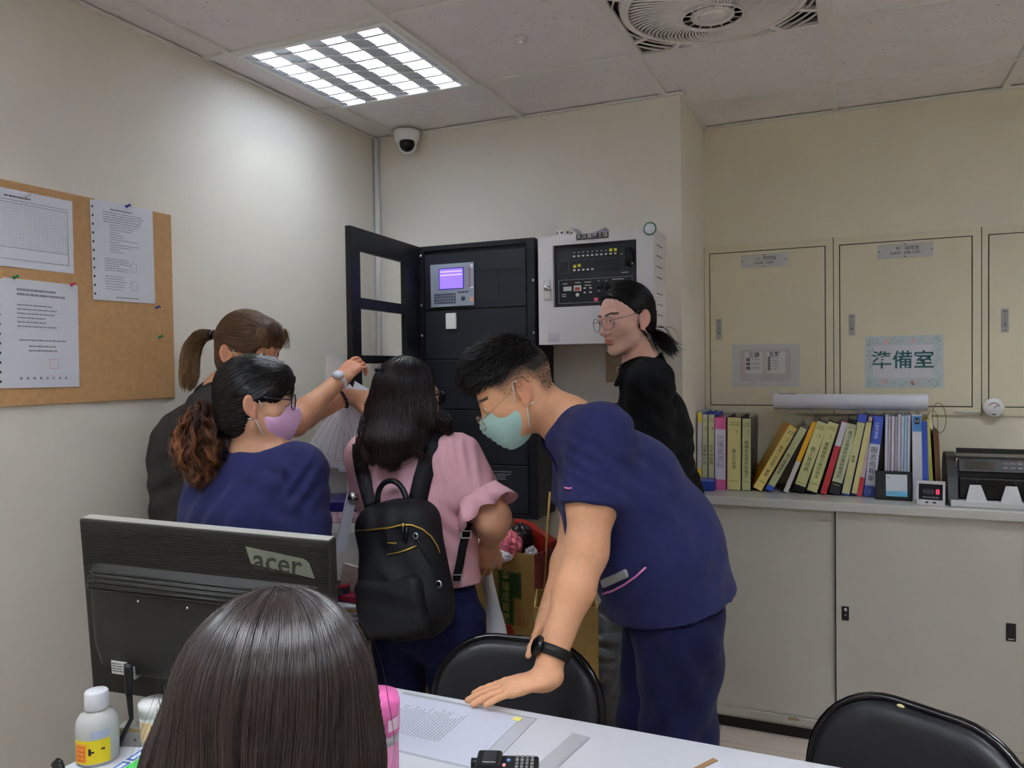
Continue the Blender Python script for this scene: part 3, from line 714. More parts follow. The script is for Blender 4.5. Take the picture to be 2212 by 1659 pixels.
sheet(MB(), M, 0, w, 0, h, 0.0008).build('sheet', mat('laminate_blue', (196, 204, 206), rough=0.2), t)
sheet(MB(), M, w*0.11, w*0.865, h*0.20, h*0.82, 0.0004, 0.0008).build('card', mat('card_lilac', (208, 208, 214), rough=0.3), t)
text('準備室', w*0.268, M @ Matrix.Translation((w*0.49, h*0.515, 0.0014)), mat('ink_teal', (42, 98, 98)), t, bold=0.012)
rg = random.Random(3)
M_LEAF = [mat('leaf_print_a', (150, 178, 178)), mat('leaf_print_b', (128, 160, 172)), mat('leaf_print_c', (170, 190, 170))]; M_PETAL = mat('petal_print', (216, 180, 182))
LV = [MB(), MB(), MB()]; PT = MB()
def leaf(b, x, y, a, l, wd):
    d = Vector((cos(a), sin(a), 0)); n = Vector((-d.y, d.x, 0)); o = Vector((x, y, 0.0009))
    b.poly([M @ p for p in (o, o+d*l*0.5+n*wd, o+d*l, o+d*l*0.5-n*wd)])
for k in range(190):
    s_ = rg.random()*2*(w+h); 
    if s_ < w: x, y = s_, rg.uniform(0.03, 0.17)*h
    elif s_ < w+h: x, y = w*rg.uniform(0.885, 0.98), s_-w
    elif s_ < 2*w+h: x, y = s_-w-h, h*rg.uniform(0.84, 0.97)
    else: x, y = w*rg.uniform(0.02, 0.09), s_-2*w-h
    x = min(max(x, 0.012), w-0.018); y = min(max(y, 0.008), h-0.012)
    leaf(LV[k % 3], x, y, rg.uniform(0, 6.28), rg.uniform(0.007, 0.013), rg.uniform(0.0012, 0.0025))
for (cx_, cy_) in ((0.28, 0.89), (0.62, 0.90), (0.25, 0.11), (0.62, 0.10)):
    for k in range(5): leaf(PT, w*cx_, h*cy_, k*1.2566+cx_, 0.013, 0.005)
for k in range(3): LV[k].build('leaf_print', M_LEAF[k], t)
PT.build('flower_print', M_PETAL, t)
# dial thermometer with a probe
x, z = EP(2145, 880)
t = thing('dial_thermometer', 'round white dial thermometer with metal probe on the recess wall', 'thermometer', (x, YR-0.009, z))
b = MB(); b.lathe([(0.036, 0.0), (0.037, 0.018), (0.033, 0.024), (0.0, 0.025)], (0, 0, 0), (0, -1, 0), n=32); b.build('case', M_WPL, t)
MT = surf((0, -0.0256, 0), BX, BY)
b = MB()
for k in range(10):
    a = radians(20+14*k); b.tube([MT @ Vector((cos(a)*0.016, sin(a)*0.016, 0)), MT @ Vector((cos(a)*0.021, sin(a)*0.021, 0))], 0.0012, 4)
b.build('dial_print', mat('dial_red', (180, 110, 120)), t)
b = MB(); b.tube([MT @ Vector((0, -0.002, 0)), MT @ Vector((0.010, 0.010, 0))], 0.0008, 4); b.box((-0.006, -0.027, -0.027), (0.006, -0.0255, -0.024)); b.build('needle', M_INK, t)
b = MB(); b.tube([(-0.03, -0.008, -0.022), (-0.135, -0.008, -0.020)], [0.003, 0.0018], 8); b.build('probe', M_SCREW, t)

# ------------------------------------------------------------------ low steel cabinet with sliding doors
M_CAB = mat('cabinet_grey', (182, 180, 170), rough=0.42, spec=0.4, noise=0.015, nscale=6)
M_CTOP = mat('cabinet_top', (186, 186, 180), rough=0.22, spec=0.5)
CX0, CX1, CYF, CT = 1.395, 2.530, 0.105, 0.925
M_PULL = mat('pull_black', (24, 22, 24), rough=0.4)
def low_cabinet(CX0, CX1, label, first):
    t = thing('sliding_cabinet', label, 'cabinet', (CX0, YR, 0))
    w = CX1-CX0; dy = CYF-YR
    b = MB()
    b.box((0, dy+0.02, 0.045), (w, -0.002, CT-0.034)); b.build('body', M_CAB, t)
    b = MB(); b.box((0, dy-0.016, CT-0.034), (w, -0.002, CT), 0.003, 2); b.build('top', M_CTOP, t)
    b = MB(); b.box((0, dy, 0.062), (w, dy+0.02, 0.088)); b.box((0, dy, 0.088), (0.012, dy+0.02, CT-0.034)); b.box((w-0.012, dy, 0.088), (w, dy+0.02, CT-0.034)); b.build('front_frame', M_CAB, t)
    xm = (1.926-CX0) if first else (CX1-CX0)*0.47
    MB().box((xm-0.004, dy+0.0015, 0.09), (xm-0.0005, dy+0.016, CT-0.036)).build('door_gap', M_GAP_SHADE, t)  # dark strip painted in for the shade beside the front door's edge
    d1 = MB().box((0.012, dy+0.013, 0.09), (xm+0.03, dy+0.019, CT-0.036)).build('door', M_CAB, t)
    d2 = MB().box((xm, dy+0.001, 0.09), (w-0.012, dy+0.009, CT-0.036)).build('door', M_CAB, t)
    b = MB(); b.box((0, dy+0.03, 0.0), (w, -0.01, 0.062)); b.build('plinth', mat('plinth_black', (34, 30, 30), rough=0.6), t)
    for px, py, wd, hg in (((1826, 1325, 0.0125, 0.026), (2184, 1366, 0.0145, 0.031)) if first else ()):
        v = at(px, py, y=CYF); x, z = v[0]-CX0, v[2]
        p = MB().box((x-wd, dy-0.002, z-hg), (x+wd, dy+0.002, z+hg), 0.001, 1).build('pull', M_PULL, d2)
        if wd < 0.014:
            b = MB(); b.lathe([(0.0065, 0.0), (0.0065, 0.003), (0.0, 0.003)], (x, dy-0.002, z+0.014), (0, -1, 0), n=16); b.build('lock', M_HND, p); MB().ball((x, dy-0.002, z-0.006), 0.003, 8).build('stud', M_HND, p)
        else: MB().box((x-0.009, dy-0.004, z-hg+0.006), (x+0.009, dy-0.002, z-hg+0.009)).build('lip', M_HND, p)
    if first: v = at(1714, 1553, y=CYF); MB().box((v[0]-CX0-0.02, dy-0.001, v[2]-0.006), (v[0]-CX0+0.02, dy, v[2]+0.006)).build('maker_plate', mat('brass_dull', (150, 140, 112), rough=0.4, metal=0.5), t)
low_cabinet(CX0, CX1, 'low grey steel cabinet with two sliding doors under the binders', True)
low_cabinet(CX1+0.002, CX1+1.137, 'second low grey steel cabinet continuing beyond the right edge of the view', False)
# ------------------------------------------------------------------ binders and small things on the low cabinet
YS = 0.252                                   # plane of the spines
CZ = CT+0.0006
def SP(px, py): v = at(px, py, y=YS); return np.array([v[0], v[2]])
C_GRN, C_GRN2, C_YEL = (198, 196, 138), (186, 188, 138), (206, 196, 132)
C_BLU, C_NAVY, C_BLK, C_ORG, C_RED, C_PNK, C_WHT = (60, 84, 176), (30, 34, 90), (30, 30, 34), (228, 168, 34), (176, 50, 58), (206, 96, 150), (206, 206, 214)
def cm(c, r=0.35): return mat('binder_%d_%d_%d' % c, c, rough=r, spec=0.45)
M_BLOCK = mat('paper_block', (206, 206, 208), rough=0.8, noise=0.08, nscale=300, stretch=(1, 0.02, 0.02))
GRP = 'binders on the low cabinet'
def binder(label, bl, br, tl, cover, bands, txt=None, tsize=0.013, tcol=None, depth=0.225, ycyaw=0.0, name='ring_binder', thin=False, ys=None, tpos=0.42, shade=None, marks=True):
    """bl, br, tl: surveyed spine corners; bands: (from, to, colour) fractions up the spine, printed label strips"""
    B, R_, T = SP(*bl), SP(*br), SP(*tl)
    up = T-B; hgt = min(max(np.linalg.norm(up), 0.2), 0.335); up = up/np.linalg.norm(up)
    rt = np.array([up[1], -up[0]]); wd = max(float((R_-B)@rt), 0.008)
    lean = math.atan2(up[0], up[1])
    piv = B+rt*wd if lean > 0 else B                   # the corner that touches the cabinet top
    org = B.copy(); org[1] += CZ-piv[1]
    y0 = YS if ys is None else ys
    t = thing(name, label, 'binder' if name == 'ring_binder' else 'folder', (org[0], y0, org[1]), 0, GRP)
    t.rotation_euler = (0, lean, ycyaw)
    if ycyaw:
        t.rotation_mode = 'XYZ'; t.rotation_euler = (Matrix.Rotation(ycyaw, 3, 'Z') @ Matrix.Rotation(lean, 3, 'Y')).to_euler()
    th = 0.0022 if not thin else 0.0012
    mc = cm(cover)
    b = MB()
    b.box((0, 0, 0), (wd, th, hgt)); b.box((0, th, 0), (th, depth, hgt)); b.box((wd-th, th, 0), (wd, depth, hgt)); b.build('cover', mc, t)
    if wd > 0.006+2*th: MB().box((th+0.001, 0.012, 0.006), (wd-th-0.001, depth-0.01, hgt-0.014)).build('paper_block', M_BLOCK, t)
    for k, (f0, f1, c) in enumerate(bands):
        MB().box((0.0015 if not thin else 0.0006, -0.0006, hgt*f0), (wd-0.0015 if not thin else wd-0.0006, -0.0001, hgt*f1)).build('spine_label', cm(c, 0.5), t)
    Ms = surf((wd/2, -0.0009, 0), BX, BY)
    if txt: text(txt, min(tsize*1.3, wd*0.9), Ms @ Matrix.Translation((0, hgt*tpos, 0)), tcol or M_INKB, t, vert=True)
    if marks and wd > 0.018:
        b = MB()
        for z_, f in ((0.915, 0.7), (0.885, 0.8), (0.12, 0.7)): b.box((-wd*0.5*f*0.9, hgt*z_, 0), (wd*0.5*f*0.9, hgt*z_+0.0035, 0.0002), M=Ms)
        b.build('print', mat('ink_olive', (150, 148, 96)), t)
        b = MB(); b.tube([Ms @ Vector((wd*0.12*cos(a)+wd*0.05, hgt*0.80+0.009*sin(a), 0)) for a in np.linspace(-1.3, 1.3, 7)], [0.0004, 0.001, 0.0014, 0.0016, 0.0014, 0.001, 0.0004], 4); b.build('crescent_print', mat('ink_olive2', (160, 156, 90)), t)
    return t, wd, hgt
M_INKB = mat('ink_spine', (58, 58, 52), rough=0.8)
binder('white binder with yellow bands beside the black shirt', (1506, 1062), (1515.5, 1062), (1507, 896), C_WHT, [(0.86, 0.99, (222, 200, 50)), (0.02, 0.26, (222, 200, 40))], marks=False)
binder('thin pale green binder left of the pink one, outer', (1516.5, 1061), (1528.5, 1061), (1517, 898), C_BLU, [(0.0, 0.985, C_GRN2)], '志業執行法', 0.0125, tpos=0.45)
binder('thin pale green binder directly left of the pink one', (1529.5, 1061), (1543, 1061), (1530, 898), C_BLU, [(0.0, 0.985, C_GRN2)], '文件總管類', 0.0125, tpos=0.45)
binder('pink binder with white spine label and handwriting', (1544, 1058), (1568, 1058), (1544, 903), C_PNK, [(0.14, 0.84, (204, 204, 220))], '已傳真資料', 0.0205, mat('pen_violet', (120, 116, 150)), marks=False, tpos=0.52)
binder('wide upright yellow green binder between pink and narrow green ones', (1570, 1060), (1600.5, 1060), (1571, 902), C_BLK, [(0.006, 0.99, C_YEL)], '員工行為準則'[0:5], 0.0125, tpos=0.42)
binder('upright green binder beside the gap on the cabinet', (1602, 1060), (1622, 1060), (1603, 903), C_BLK, [(0.006, 0.99, C_GRN2)], '機構安全資料存檔文件'[0:9], 0.0125, tpos=0.43)
binder('bright orange binder leaning with its wide cover showing', (1627, 1054), (1646, 1061), (1706, 920), C_ORG, [(0.0, 0.99, (214, 196, 120))], '每月一次巡視一覽表', 0.0115, tpos=0.45, ycyaw=0.19, depth=0.205)
binder('leaning green binder with blue foot next to the orange cover', (1653, 1056), (1668, 1063), (1730, 920), C_NAVY, [(0.075, 0.99, C_GRN2), (0.0, 0.072, (60, 90, 200))], '員工健康檢查', 0.0115, tpos=0.42, marks=False)
binder('narrow leaning folder, orange above and white below', (1692, 1063), (1702, 1066), (1755, 912), C_ORG, [(0.0, 0.44, C_WHT)], marks=False, thin=True)
binder('leaning green binder with black foot and red mark', (1712, 1063), (1737, 1068), (1766, 911), C_BLK, [(0.09, 0.985, C_GRN)], '員工意見表', 0.0155, tpos=0.46)
binder('leaning green binder with many small characters beside red folder', (1741, 1065), (1765, 1070), (1790, 912), C_BLK, [(0.02, 0.985, C_GRN)], '警衛服務交接紀錄本', 0.0125, tpos=0.45)
binder('leaning thin folder, white above and red below', (1772, 1071), (1785, 1074), (1819, 914), C_RED, [(0.66, 0.985, C_WHT)], marks=False, thin=True)
binder('leaning green binder with wide black foot', (1790, 1072), (1814, 1075), (1833, 912), C_BLK, [(0.16, 0.94, (192, 196, 160))], '員工人員資料在職訓練資料', 0.0118, mat('ink_spine2', (36, 36, 34)), tpos=0.53)
binder('leaning blue binder with narrow yellow spine label', (1817, 1074), (1835, 1077), (1855, 900), C_BLU, [(0.02, 0.90, C_GRN)], '會議', 0.011, marks=False, tpos=0.45)
binder('thin yellow spined folder left of the red footed one', (1838, 1075), (1850, 1077), (1872, 914), C_NAVY, [(0.03, 0.985, C_YEL)], marks=False, thin=True)
binder('thin pale folder with red foot beside the blue binder', (1851, 1076), (1862, 1077), (1877, 906), (196, 176, 180), [(0.0, 0.24, C_RED)], marks=False, thin=True)
t, wd, hg = binder('blue and white binder with brush handwriting on its spine', (1865, 1076), (1889, 1079), (1885, 903), C_BLU, [(0.135, 0.655, (204, 206, 218))], '服志巡報單', 0.020, M_INK, marks=False, tpos=0.40)
text('LEVONS', 0.017, surf((wd/2, -0.0009, hg*0.82), (0, 0, -1), BX), M_PAPER, t); text('1 PH:', 0.011, surf((wd/2, -0.0009, hg*0.07), (0, 0, -1), BX), M_PAPER, t)
# clear plastic folders with papers
cols = [(196, 198, 212), (188, 178, 190), (206, 206, 216), (170, 158, 172), (198, 202, 216), (184, 196, 214), (160, 190, 214), (206, 210, 220)]
nms = ['clear folder of papers right of the blue binder', 'mauve clear folder second from the blue binder', 'white clear folder third from the blue binder', 'dull mauve clear folder fourth from the blue binder',
       'white clear folder fifth from the blue binder', 'bluish clear folder sixth from the blue binder', 'light blue clear folder just left of white binder', 'white clear folder touching the white binder']
for k, c in enumerate(cols):
    x = 1912+7.0*k
    binder(nms[k], (x-2, 1080+0.3*k), (x+4, 1080+0.3*k), (x+1, 902+RNG.uniform(-3, 4)), c, [], marks=False, name='plastic_folder', thin=True, depth=0.215, ys=YS+0.006+0.01*RNG.random())
t, wd, hg = binder('white binder with blue square top and letter U', (1972, 1085), (1993, 1085), (1970, 902), C_WHT, [(0.80, 0.985, (84, 140, 200)), (0.02, 0.78, (208, 210, 218))], marks=False)
MU = surf((wd/2, -0.001, hg*0.925), BX, BY); sheet(MB(), MU, -0.008, 0.008, -0.012, 0.012).build('logo_square', M_INK, t); text('U', 0.018, MU @ Matrix.Translation((0, 0, 0.0008)), M_PAPER, t)
binder('blue folder standing right of the white binder', (1994, 1075), (2007, 1075), (1990, 905), C_BLU, [], marks=False, thin=True)
binder('yellow green folder left of the brown one', (2010, 1070), (2019, 1070), (2000, 897), (186, 180, 84), [], marks=False, thin=True, ys=YS+0.02)
t, wd, hg = binder('brown folder with string loops rising from its top', (2024, 1072), (2036, 1072), (2016, 922), (98, 66, 44), [], marks=False, thin=True, ys=YS+0.01)
M_STR = mat('string_brown', (132, 108, 72))
for k, (dx, hh_) in enumerate(((0.004, 0.09), (0.016, 0.115))):
    b = MB(); b.tube([(dx+0.018*sin(a)*(1+0.3*k)+0.012*k, 0.05+0.02*k, hg-0.015+hh_*(0.5-0.5*cos(a))) for a in np.linspace(0, 2*pi, 17)], 0.0014, 5); b.build('string_loop', M_STR, t)
# blue tape block in front of the thin green binders
t = thing('blue_tape_box', 'small blue box standing before the thin green binders', 'box', (at(1530, 1063, y=0.222)[0], 0.222, CZ))
b = MB(); b.box((-0.0275, -0.02, 0), (0.0275, 0.02, 0.048), 0.002, 1); b.build('box', mat('box_blue', (40, 60, 150), rough=0.4), t)
MB().box((-0.0275, -0.0206, 0.040), (0.0275, -0.02, 0.048)).build('lid_line', mat('box_blue_light', (110, 126, 190)), t)
# rolled paper lying on the binder tops
v0, v1 = at(1672, 872, y=0.40), at(2004, 873, y=0.40)
t = thing('paper_roll', 'long white roll of paper lying across the binder tops', 'paper roll', ((v0[0]+v1[0])/2, 0.40, v0[2]+0.008))
hl = (v1[0]-v0[0])/2
b = MB(); b.lathe([(0.0325, -hl), (0.0325, hl)], (0, 0, 0), (1, 0, 0), n=32, caps=False); b.lathe([(0.029, -hl), (0.029, hl)], (0, 0, 0), (1, 0, 0), n=32, caps=False); b.lathe([(0.0325, -hl), (0.029, -hl)], (0, 0, 0), (1, 0, 0), n=32, caps=False); b.lathe([(0.0325, hl), (0.029, hl)], (0, 0, 0), (1, 0, 0), n=32, caps=False)
b.build('roll', mat('roll_paper', (214, 214, 222), rough=0.5), t)
b = MB(); b.box((-hl+0.02, -0.004, 0.0322), (-hl+0.09, 0.012, 0.0345)); b.build('blue_edge', mat('roll_blue', (90, 92, 130)), t)
# black card stand
v = at(1930, 1079, z=CT); t = thing('card_stand', 'black card stand with white and blue card before the binders', 'stand', (v[0], 0.205, CZ))
MC_ = surf((0, 0, 0), BX, (0, 0.18, 1))
b = MB(); b.box((-0.062, 0, -0.004), (0.062, 0.108, 0), 0.002, 1, M=MC_); b.build('plate', mat('stand_black', (20, 20, 22), rough=0.45), t)
b = MB(); b.box((-0.06, 0, 0), (0.06, 0.03, 0.006)); b.build('foot', mat('stand_black', (20, 20, 22)), t)
sheet(MB(), MC_, -0.026, 0.046, 0.014, 0.096, 0.0008).build('card', mat('card_white', (200, 206, 212), rough=0.3), t)
sheet(MB(), MC_, -0.026, 0.046, 0.014, 0.034, 0.0003, 0.0008).build('card_band', mat('card_blue', (104, 176, 214), rough=0.3), t)
b = MB(); lines(MC_, -0.018, 0.01, 0.022, 0.03, 1, 0.004, RNG, b, 0.0, z=0.0013); lines(MC_, -0.02, -0.016, 0.078, 0.09, 1, 0.008, RNG, b, 0, z=0.0011); b.build('print', M_INKG, t)
# digital counter with red digit
v = at(2012, 1091, z=CT); t = thing('digital_counter', 'small white digital counter with red digit on the cabinet edge', 'counter', (v[0], 0.158, CZ), radians(-8))
b = MB(); b.prism([(-0.045, -0.025, 0), (-0.045, 0.03, 0), (-0.045, 0.022, 0.082), (-0.045, -0.004, 0.084)], (0.09, 0, 0)); b.build('case', mat('counter_grey', (196, 194, 196), rough=0.4), t)
MT = surf((0, -0.0255, 0), BX, (0, 0.021, 0.084)); MT = MT @ Matrix.Translation((0, 0.0, 0.0008))
sheet(MB(), MT, -0.038, 0.038, 0.020, 0.076, 0.0006).build('display', mat('display_black', (26, 23, 29), rough=0.55, spec=0.2), t)
text('888', 0.024, MT @ Matrix.Translation((-0.008, 0.048, 0.001)), mat('digit_off', (92, 90, 96)), t); text('8', 0.027, MT @ Matrix.Translation((0.022, 0.048, 0.001)), mat('digit_red', (230, 50, 70), emit=(240, 40, 70), estr=1.5), t)
b = MB(); lines(MT, -0.026, 0.026, 0.026, 0.031, 1, 0.003, RNG, b, 0, z=0.001); b.build('print', M_INKG, t)
b = MB(); b.ball(MT @ Vector((-0.012, 0.010, 0)), (0.006, 0.003, 0.003), 10); b.ball(MT @ Vector((0.012, 0.010, 0)), (0.006, 0.003, 0.003), 10); b.build('button', M_INK, t)
# banknote counter
v = at(2045, 1080, y=0.2); MX0 = v[0]
t = thing('banknote_counter', 'black banknote counting machine with white tray on the cabinet', 'machine', (MX0, 0.14, CZ))
M_MBK = mat('machine_black', (24, 24, 26), rough=0.32, spec=0.5); M_MGY = mat('machine_grey', (196, 196, 198), rough=0.4)
b = MB(); b.box((0.02, 0.05, 0.01), (0.27, 0.22, 0.13), 0.008, 2); b.build('body', M_MBK, t)
for x0, x1 in ((0.0, 0.032), (0.262, 0.294)):
    pts = [(x0, 0.0, 0.0), (x0, 0.235, 0.0), (x0, 0.245, 0.10)]+[(x0, 0.15+0.095*cos(a), 0.105+0.075*sin(a)) for a in np.linspace(0.1, 2.4, 10)]+[(x0, 0.03, 0.10)]
    b = MB(); b.prism(pts, (x1-x0, 0, 0)); b.build('side_cheek', mat('machine_olive', (34, 33, 31), rough=0.3), t)
MP = surf((0.147, 0.045, 0.118), BX, (0, 0.45, 1))
b = MB(); b.box((-0.112, 0, -0.02), (0.112, 0.052, 0), 0.004, 1, M=MP); b.build('control_face', mat('machine_face', (22, 21, 23), rough=0.4), t)
sheet(MB(), MP, -0.092, 0.006, 0.012, 0.042, 0.0006).build('display', mat('machine_lcd', (62, 58, 50), rough=0.15), t)
for r in range(2):
    for c in range(3): MB().box((0.026+0.022*c, 0.014+0.016*r, 0), (0.043+0.022*c, 0.024+0.016*r, 0.002), M=MP).build('key', mat('machine_key', (96, 90, 90)), t)
MB().box((0.092, 0.022, 0), (0.11, 0.036, 0.002), M=MP).build('start_key', mat('machine_red', (176, 60, 66)), t)
b = MB(); b.box((0.03, 0.06, 0.185), (0.26, 0.066, 0.203), 0.001, 1); b.box((0.03, 0.066, 0.165), (0.26, 0.2, 0.172), 0.001, 1); b.build('hopper', mat('machine_hopper', (34, 34, 36), rough=0.3), t)
b = MB(); b.box((0.035, 0.02, 0.03), (0.26, 0.05, 0.10), 0.004, 1); b.build('stacker', mat('machine_deep', (12, 12, 13), rough=0.4), t)
b = MB(); b.box((0.006, -0.012, 0.0), (0.288, 0.05, 0.022), 0.002, 1); b.build('tray', M_MGY, t)
for x in (0.075, 0.18):
    b = MB(); b.prism([(x-0.022, -0.008, 0.022), (x+0.044, -0.008, 0.022), (x+0.03, 0.006, 0.078), (x-0.004, 0.006, 0.078)] if x > 0.1 else [(x-0.022, -0.008, 0.022), (x+0.044, -0.008, 0.022), (x+0.026, 0.006, 0.078), (x-0.008, 0.006, 0.078)], (0, 0.006, 0)); b.build('tray_arm', M_MGY, t)
for x in (0.09, 0.205):
    b = MB(); b.lathe([(0.012, -0.008), (0.012, 0.008)], (x, 0.03, 0.085), (1, 0, 0), n=16); b.build('roller', M_MBK, t)
# ------------------------------------------------------------------ white table, chairs, monitor and desk things
TZ, TX0, TX1, TY0, TY1 = 0.740, 0.692, 2.50, -2.17, -1.568
M_TAB = mat('table_white', (204, 206, 212), rough=0.3, spec=0.45)
M_TUBE_G = mat('leg_grey', (120, 120, 122), rough=0.35, metal=0.8)
t = thing('white_table', 'long white table top across the foreground', 'table', ((TX0+TX1)/2, (TY0+TY1)/2, 0))
w, d = (TX1-TX0)/2, (TY1-TY0)/2
b = MB(); b.box((-w, -d, TZ-0.028), (w, d, TZ), 0.004, 2); b.build('table_top', M_TAB, t)
for sx in (-1, 1):
    for sy in (-1, 1): MB().tube([(sx*(w-0.12), sy*(d-0.08), TZ-0.028), (sx*(w-0.12), sy*(d-0.08), 0)], 0.014, 10).build('leg', M_TUBE_G, t)
    MB().tube([(sx*(w-0.12), -d+0.08, 0.2), (sx*(w-0.12), d-0.08, 0.2)], 0.01, 8).build('stretcher', M_TUBE_G, t)
M_VINYL = mat('vinyl_black', (30, 29, 34), rough=0.38, spec=0.5, noise=0.1, nscale=300, bump=0.12, bscale=500)
M_PIPING = mat('piping_black', (14, 13, 15), rough=0.14, spec=0.7)
def pad(mb, outline, M, front=0.022, back=0.008, bow=0.0):
    """padded cushion over a closed outline (x, z); front bulges to -y"""
    n = len(outline); cx = sum(p[0] for p in outline)/n; cz = sum(p[1] for p in outline)/n
    prof = [(1.0, 0.0), (0.985, 0.35), (0.95, 0.62), (0.88, 0.85), (0.7, 0.97), (0.4, 1.0), (0.12, 1.0)]
    def ring(s, y): return [mb.bm.verts.new(M @ Vector((cx+(x-cx)*s, y+bow*(cx+(x-cx)*s)**2, cz+(z-cz)*s))) for x, z in outline]
    R_ = [ring(s, -front*h) for s, h in prof]; B_ = [R_[0]]+[ring(s, back*h) for s, h in prof[1:]]
    for rr, fl in ((R_, 1), (B_, 0)):
        for A, C in zip(rr, rr[1:]):
            for k in range(n):
                q = [A[k], A[(k+1) % n], C[(k+1) % n], C[k]]; f = mb.bm.faces.new(q if fl else q[::-1]); f.smooth = True
        f = mb.bm.faces.new(rr[-1] if fl else rr[-1][::-1]); f.smooth = True
def round_poly(w, z0, z1, rt, rb, n=8):
    pts = []
    for (cx, cz, r, a0) in ((w-rb, z0+rb, rb, -pi/2), (w-rt, z1-rt, rt, 0), (-w+rt, z1-rt, rt, pi/2), (-w+rb, z0+rb, rb, pi)):
        for k in range(n+1): a = a0+pi/2*k/n; pts.append((cx+r*cos(a), cz+r*sin(a)))
    return pts
def folding_chair(label, loc, rotz, tear=False):
    t = thing('folding_chair', label, 'chair', loc, rotz, 'black padded folding chairs')
    Mb = Matrix.Translation((0, 0.20, 0.565)) @ Matrix.Rotation(radians(-13), 4, 'X')
    ol = round_poly(0.205, 0.0, 0.215, 0.145, 0.035, 10)
    b = MB(); pad(b, ol, Mb, 0.026, 0.012, -0.55); BR = b.build('backrest', M_VINYL, t)
    b = MB(); b.tube([Mb @ Vector((x*1.025, -0.55*x*x, 0.1+(z-0.1)*1.04)) for x, z in ol], 0.0085, 8, closed=True); b.build('piping', M_PIPING, BR)
    if tear: b = MB(); b.ball(Mb @ Vector((-0.045, -0.012, 0.213)), (0.008, 0.004, 0.004), 10); b.build('torn_spot', mat('foam_yellow', (214, 200, 150)), BR)
    Ms = Matrix.Translation((0, 0.16, 0.445)) @ Matrix.Rotation(radians(90-3), 4, 'X')
    b = MB(); pad(b, round_poly(0.195, 0.0, 0.36, 0.08, 0.05, 8), Ms @ Matrix.Diagonal((1, -1, 1, 1)), 0.03, 0.01); b.build('seat', M_VINYL, t)
    for s in (-1, 1):
        MB().tube([(s*0.188, 0.222, 0.615), (s*0.208, 0.196, 0.56), (s*0.215, 0.16, 0.47), (s*0.215, -0.22, 0.0)], 0.0115, 10).build('front_leg', M_PIPING, t)
        MB().tube([(s*0.198, -0.16, 0.43), (s*0.198, 0.12, 0.36), (s*0.198, 0.27, 0.0)], 0.0115, 10).build('rear_leg', M_PIPING, t)
    MB().tube([(-0.215, -0.15, 0.085), (0.215, -0.15, 0.085)], 0.008, 8).build('stretcher', M_PIPING, t)
    MB().tube([(-0.198, 0.23, 0.10), (0.198, 0.23, 0.10)], 0.008, 8).build('stretcher', M_PIPING, t)
    return t
cA = at(1142, 1388, d=1.90)
folding_chair('black padded folding chair under the leaning man\'s hand', (cA[0]+0.005, cA[1]-0.245, 0), radians(6))
cB = at(1965, 1515, d=1.48); rzB = radians(-29)
folding_chair('black padded folding chair at lower right with a torn spot', (cB[0]-sin(-rzB)*0.245*1+0.03, cB[1]-cos(rzB)*0.245+0.02, 0), rzB, True)

# monitor seen from behind
TL, TR = at(165, 1120, d=1.50), at(705, 1170, d=1.375); BL = at(200, 1490, d=1.55)
ex = TR-TL; mw = np.linalg.norm(ex); ex = ex/mw; upv = TL-BL; mh = np.linalg.norm(upv)
MM = surf(BL, ex, upv)                      # x to the right, y up, z out of the back towards the camera
mw = float(mw); mh = float(mh)
t = thing('computer_monitor', 'black computer monitor seen from behind on the white table', 'monitor', (float(BL[0]+ex[0]*mw/2), float(BL[1]+ex[1]*mw/2), TZ))
L = Matrix.Translation(-t.location) @ MM
M_MON = mat('monitor_black', (36, 35, 33), rough=0.5, spec=0.35, noise=0.05, nscale=200)
b = MB(); b.box((0, 0, -0.03), (mw, mh, 0.0), 0.004, 2, M=L); b.build('casing', M_MON, t)
b = MB(); b.box((0.004, mh-0.0005, -0.026), (mw-0.003, mh+0.0012, -0.004), M=L); b.build('top_strip', mat('monitor_edge', (150, 148, 142), rough=0.4), t)
MB().box((0.012, 0.012, -0.0305), (mw-0.012, mh-0.012, -0.0300), M=L).build('screen', mat('screen_dark', (12, 13, 16), rough=0.15), t)
for k in range(16): MB().box((0.004, mh-0.014-0.0052*k, 0.0), (mw-0.004, mh-0.0115-0.0052*k, 0.0009), M=L).build('fine_rib', M_MON, t)
# rounded hump
n = 14; hx0, hx1, hy0, hy1 = 0.018, mw-0.02, 0.055, mh-0.098
def hump_z(u, v):
    return 0.030*(1-max(0, (0.07-u)/0.07)**2 if u < 0.07 else 1)*(1-max(0, (u-0.93)/0.07)**2 if u > 0.93 else 1)*(1-max(0, (0.06-v)/0.06)**2 if v < 0.06 else 1)*(1-0.55*max(0, (v-0.90)/0.10)**1.2 if v > 0.90 else 1)
us = [0, 0.008, 0.02, 0.04, 0.07, 0.2, 0.5, 0.8, 0.93, 0.96, 0.98, 0.992, 1]; vs_ = [0, 0.008, 0.02, 0.04, 0.06, 0.3, 0.6, 0.88, 0.9, 0.92, 0.94, 0.96, 0.98, 1]
b = MB(); G = []
for v in vs_:
    row = []
    for u in us:
        rc = 0.0
        if v < 0.2 and u < 0.2: rc = 0.02*max(0, 1-(u+v)/0.2)
        row.append(b.bm.verts.new(L @ Vector((hx0+(hx1-hx0)*u+rc, hy0+(hy1-hy0)*v+rc, hump_z(u, v)))))
    G.append(row)
for i in range(len(vs_)-1):
    for j in range(len(us)-1): f = b.bm.faces.new([G[i][j], G[i][j+1], G[i+1][j+1], G[i+1][j]]); f.smooth = True
for e in (G[-1],):
    lo = [b.bm.verts.new(L @ Vector((hx0+(hx1-hx0)*u, hy1+0.014, 0.0))) for u in us]
    for j in range(len(us)-1): b.bm.faces.new([e[j], e[j+1], lo[j+1], lo[j]])
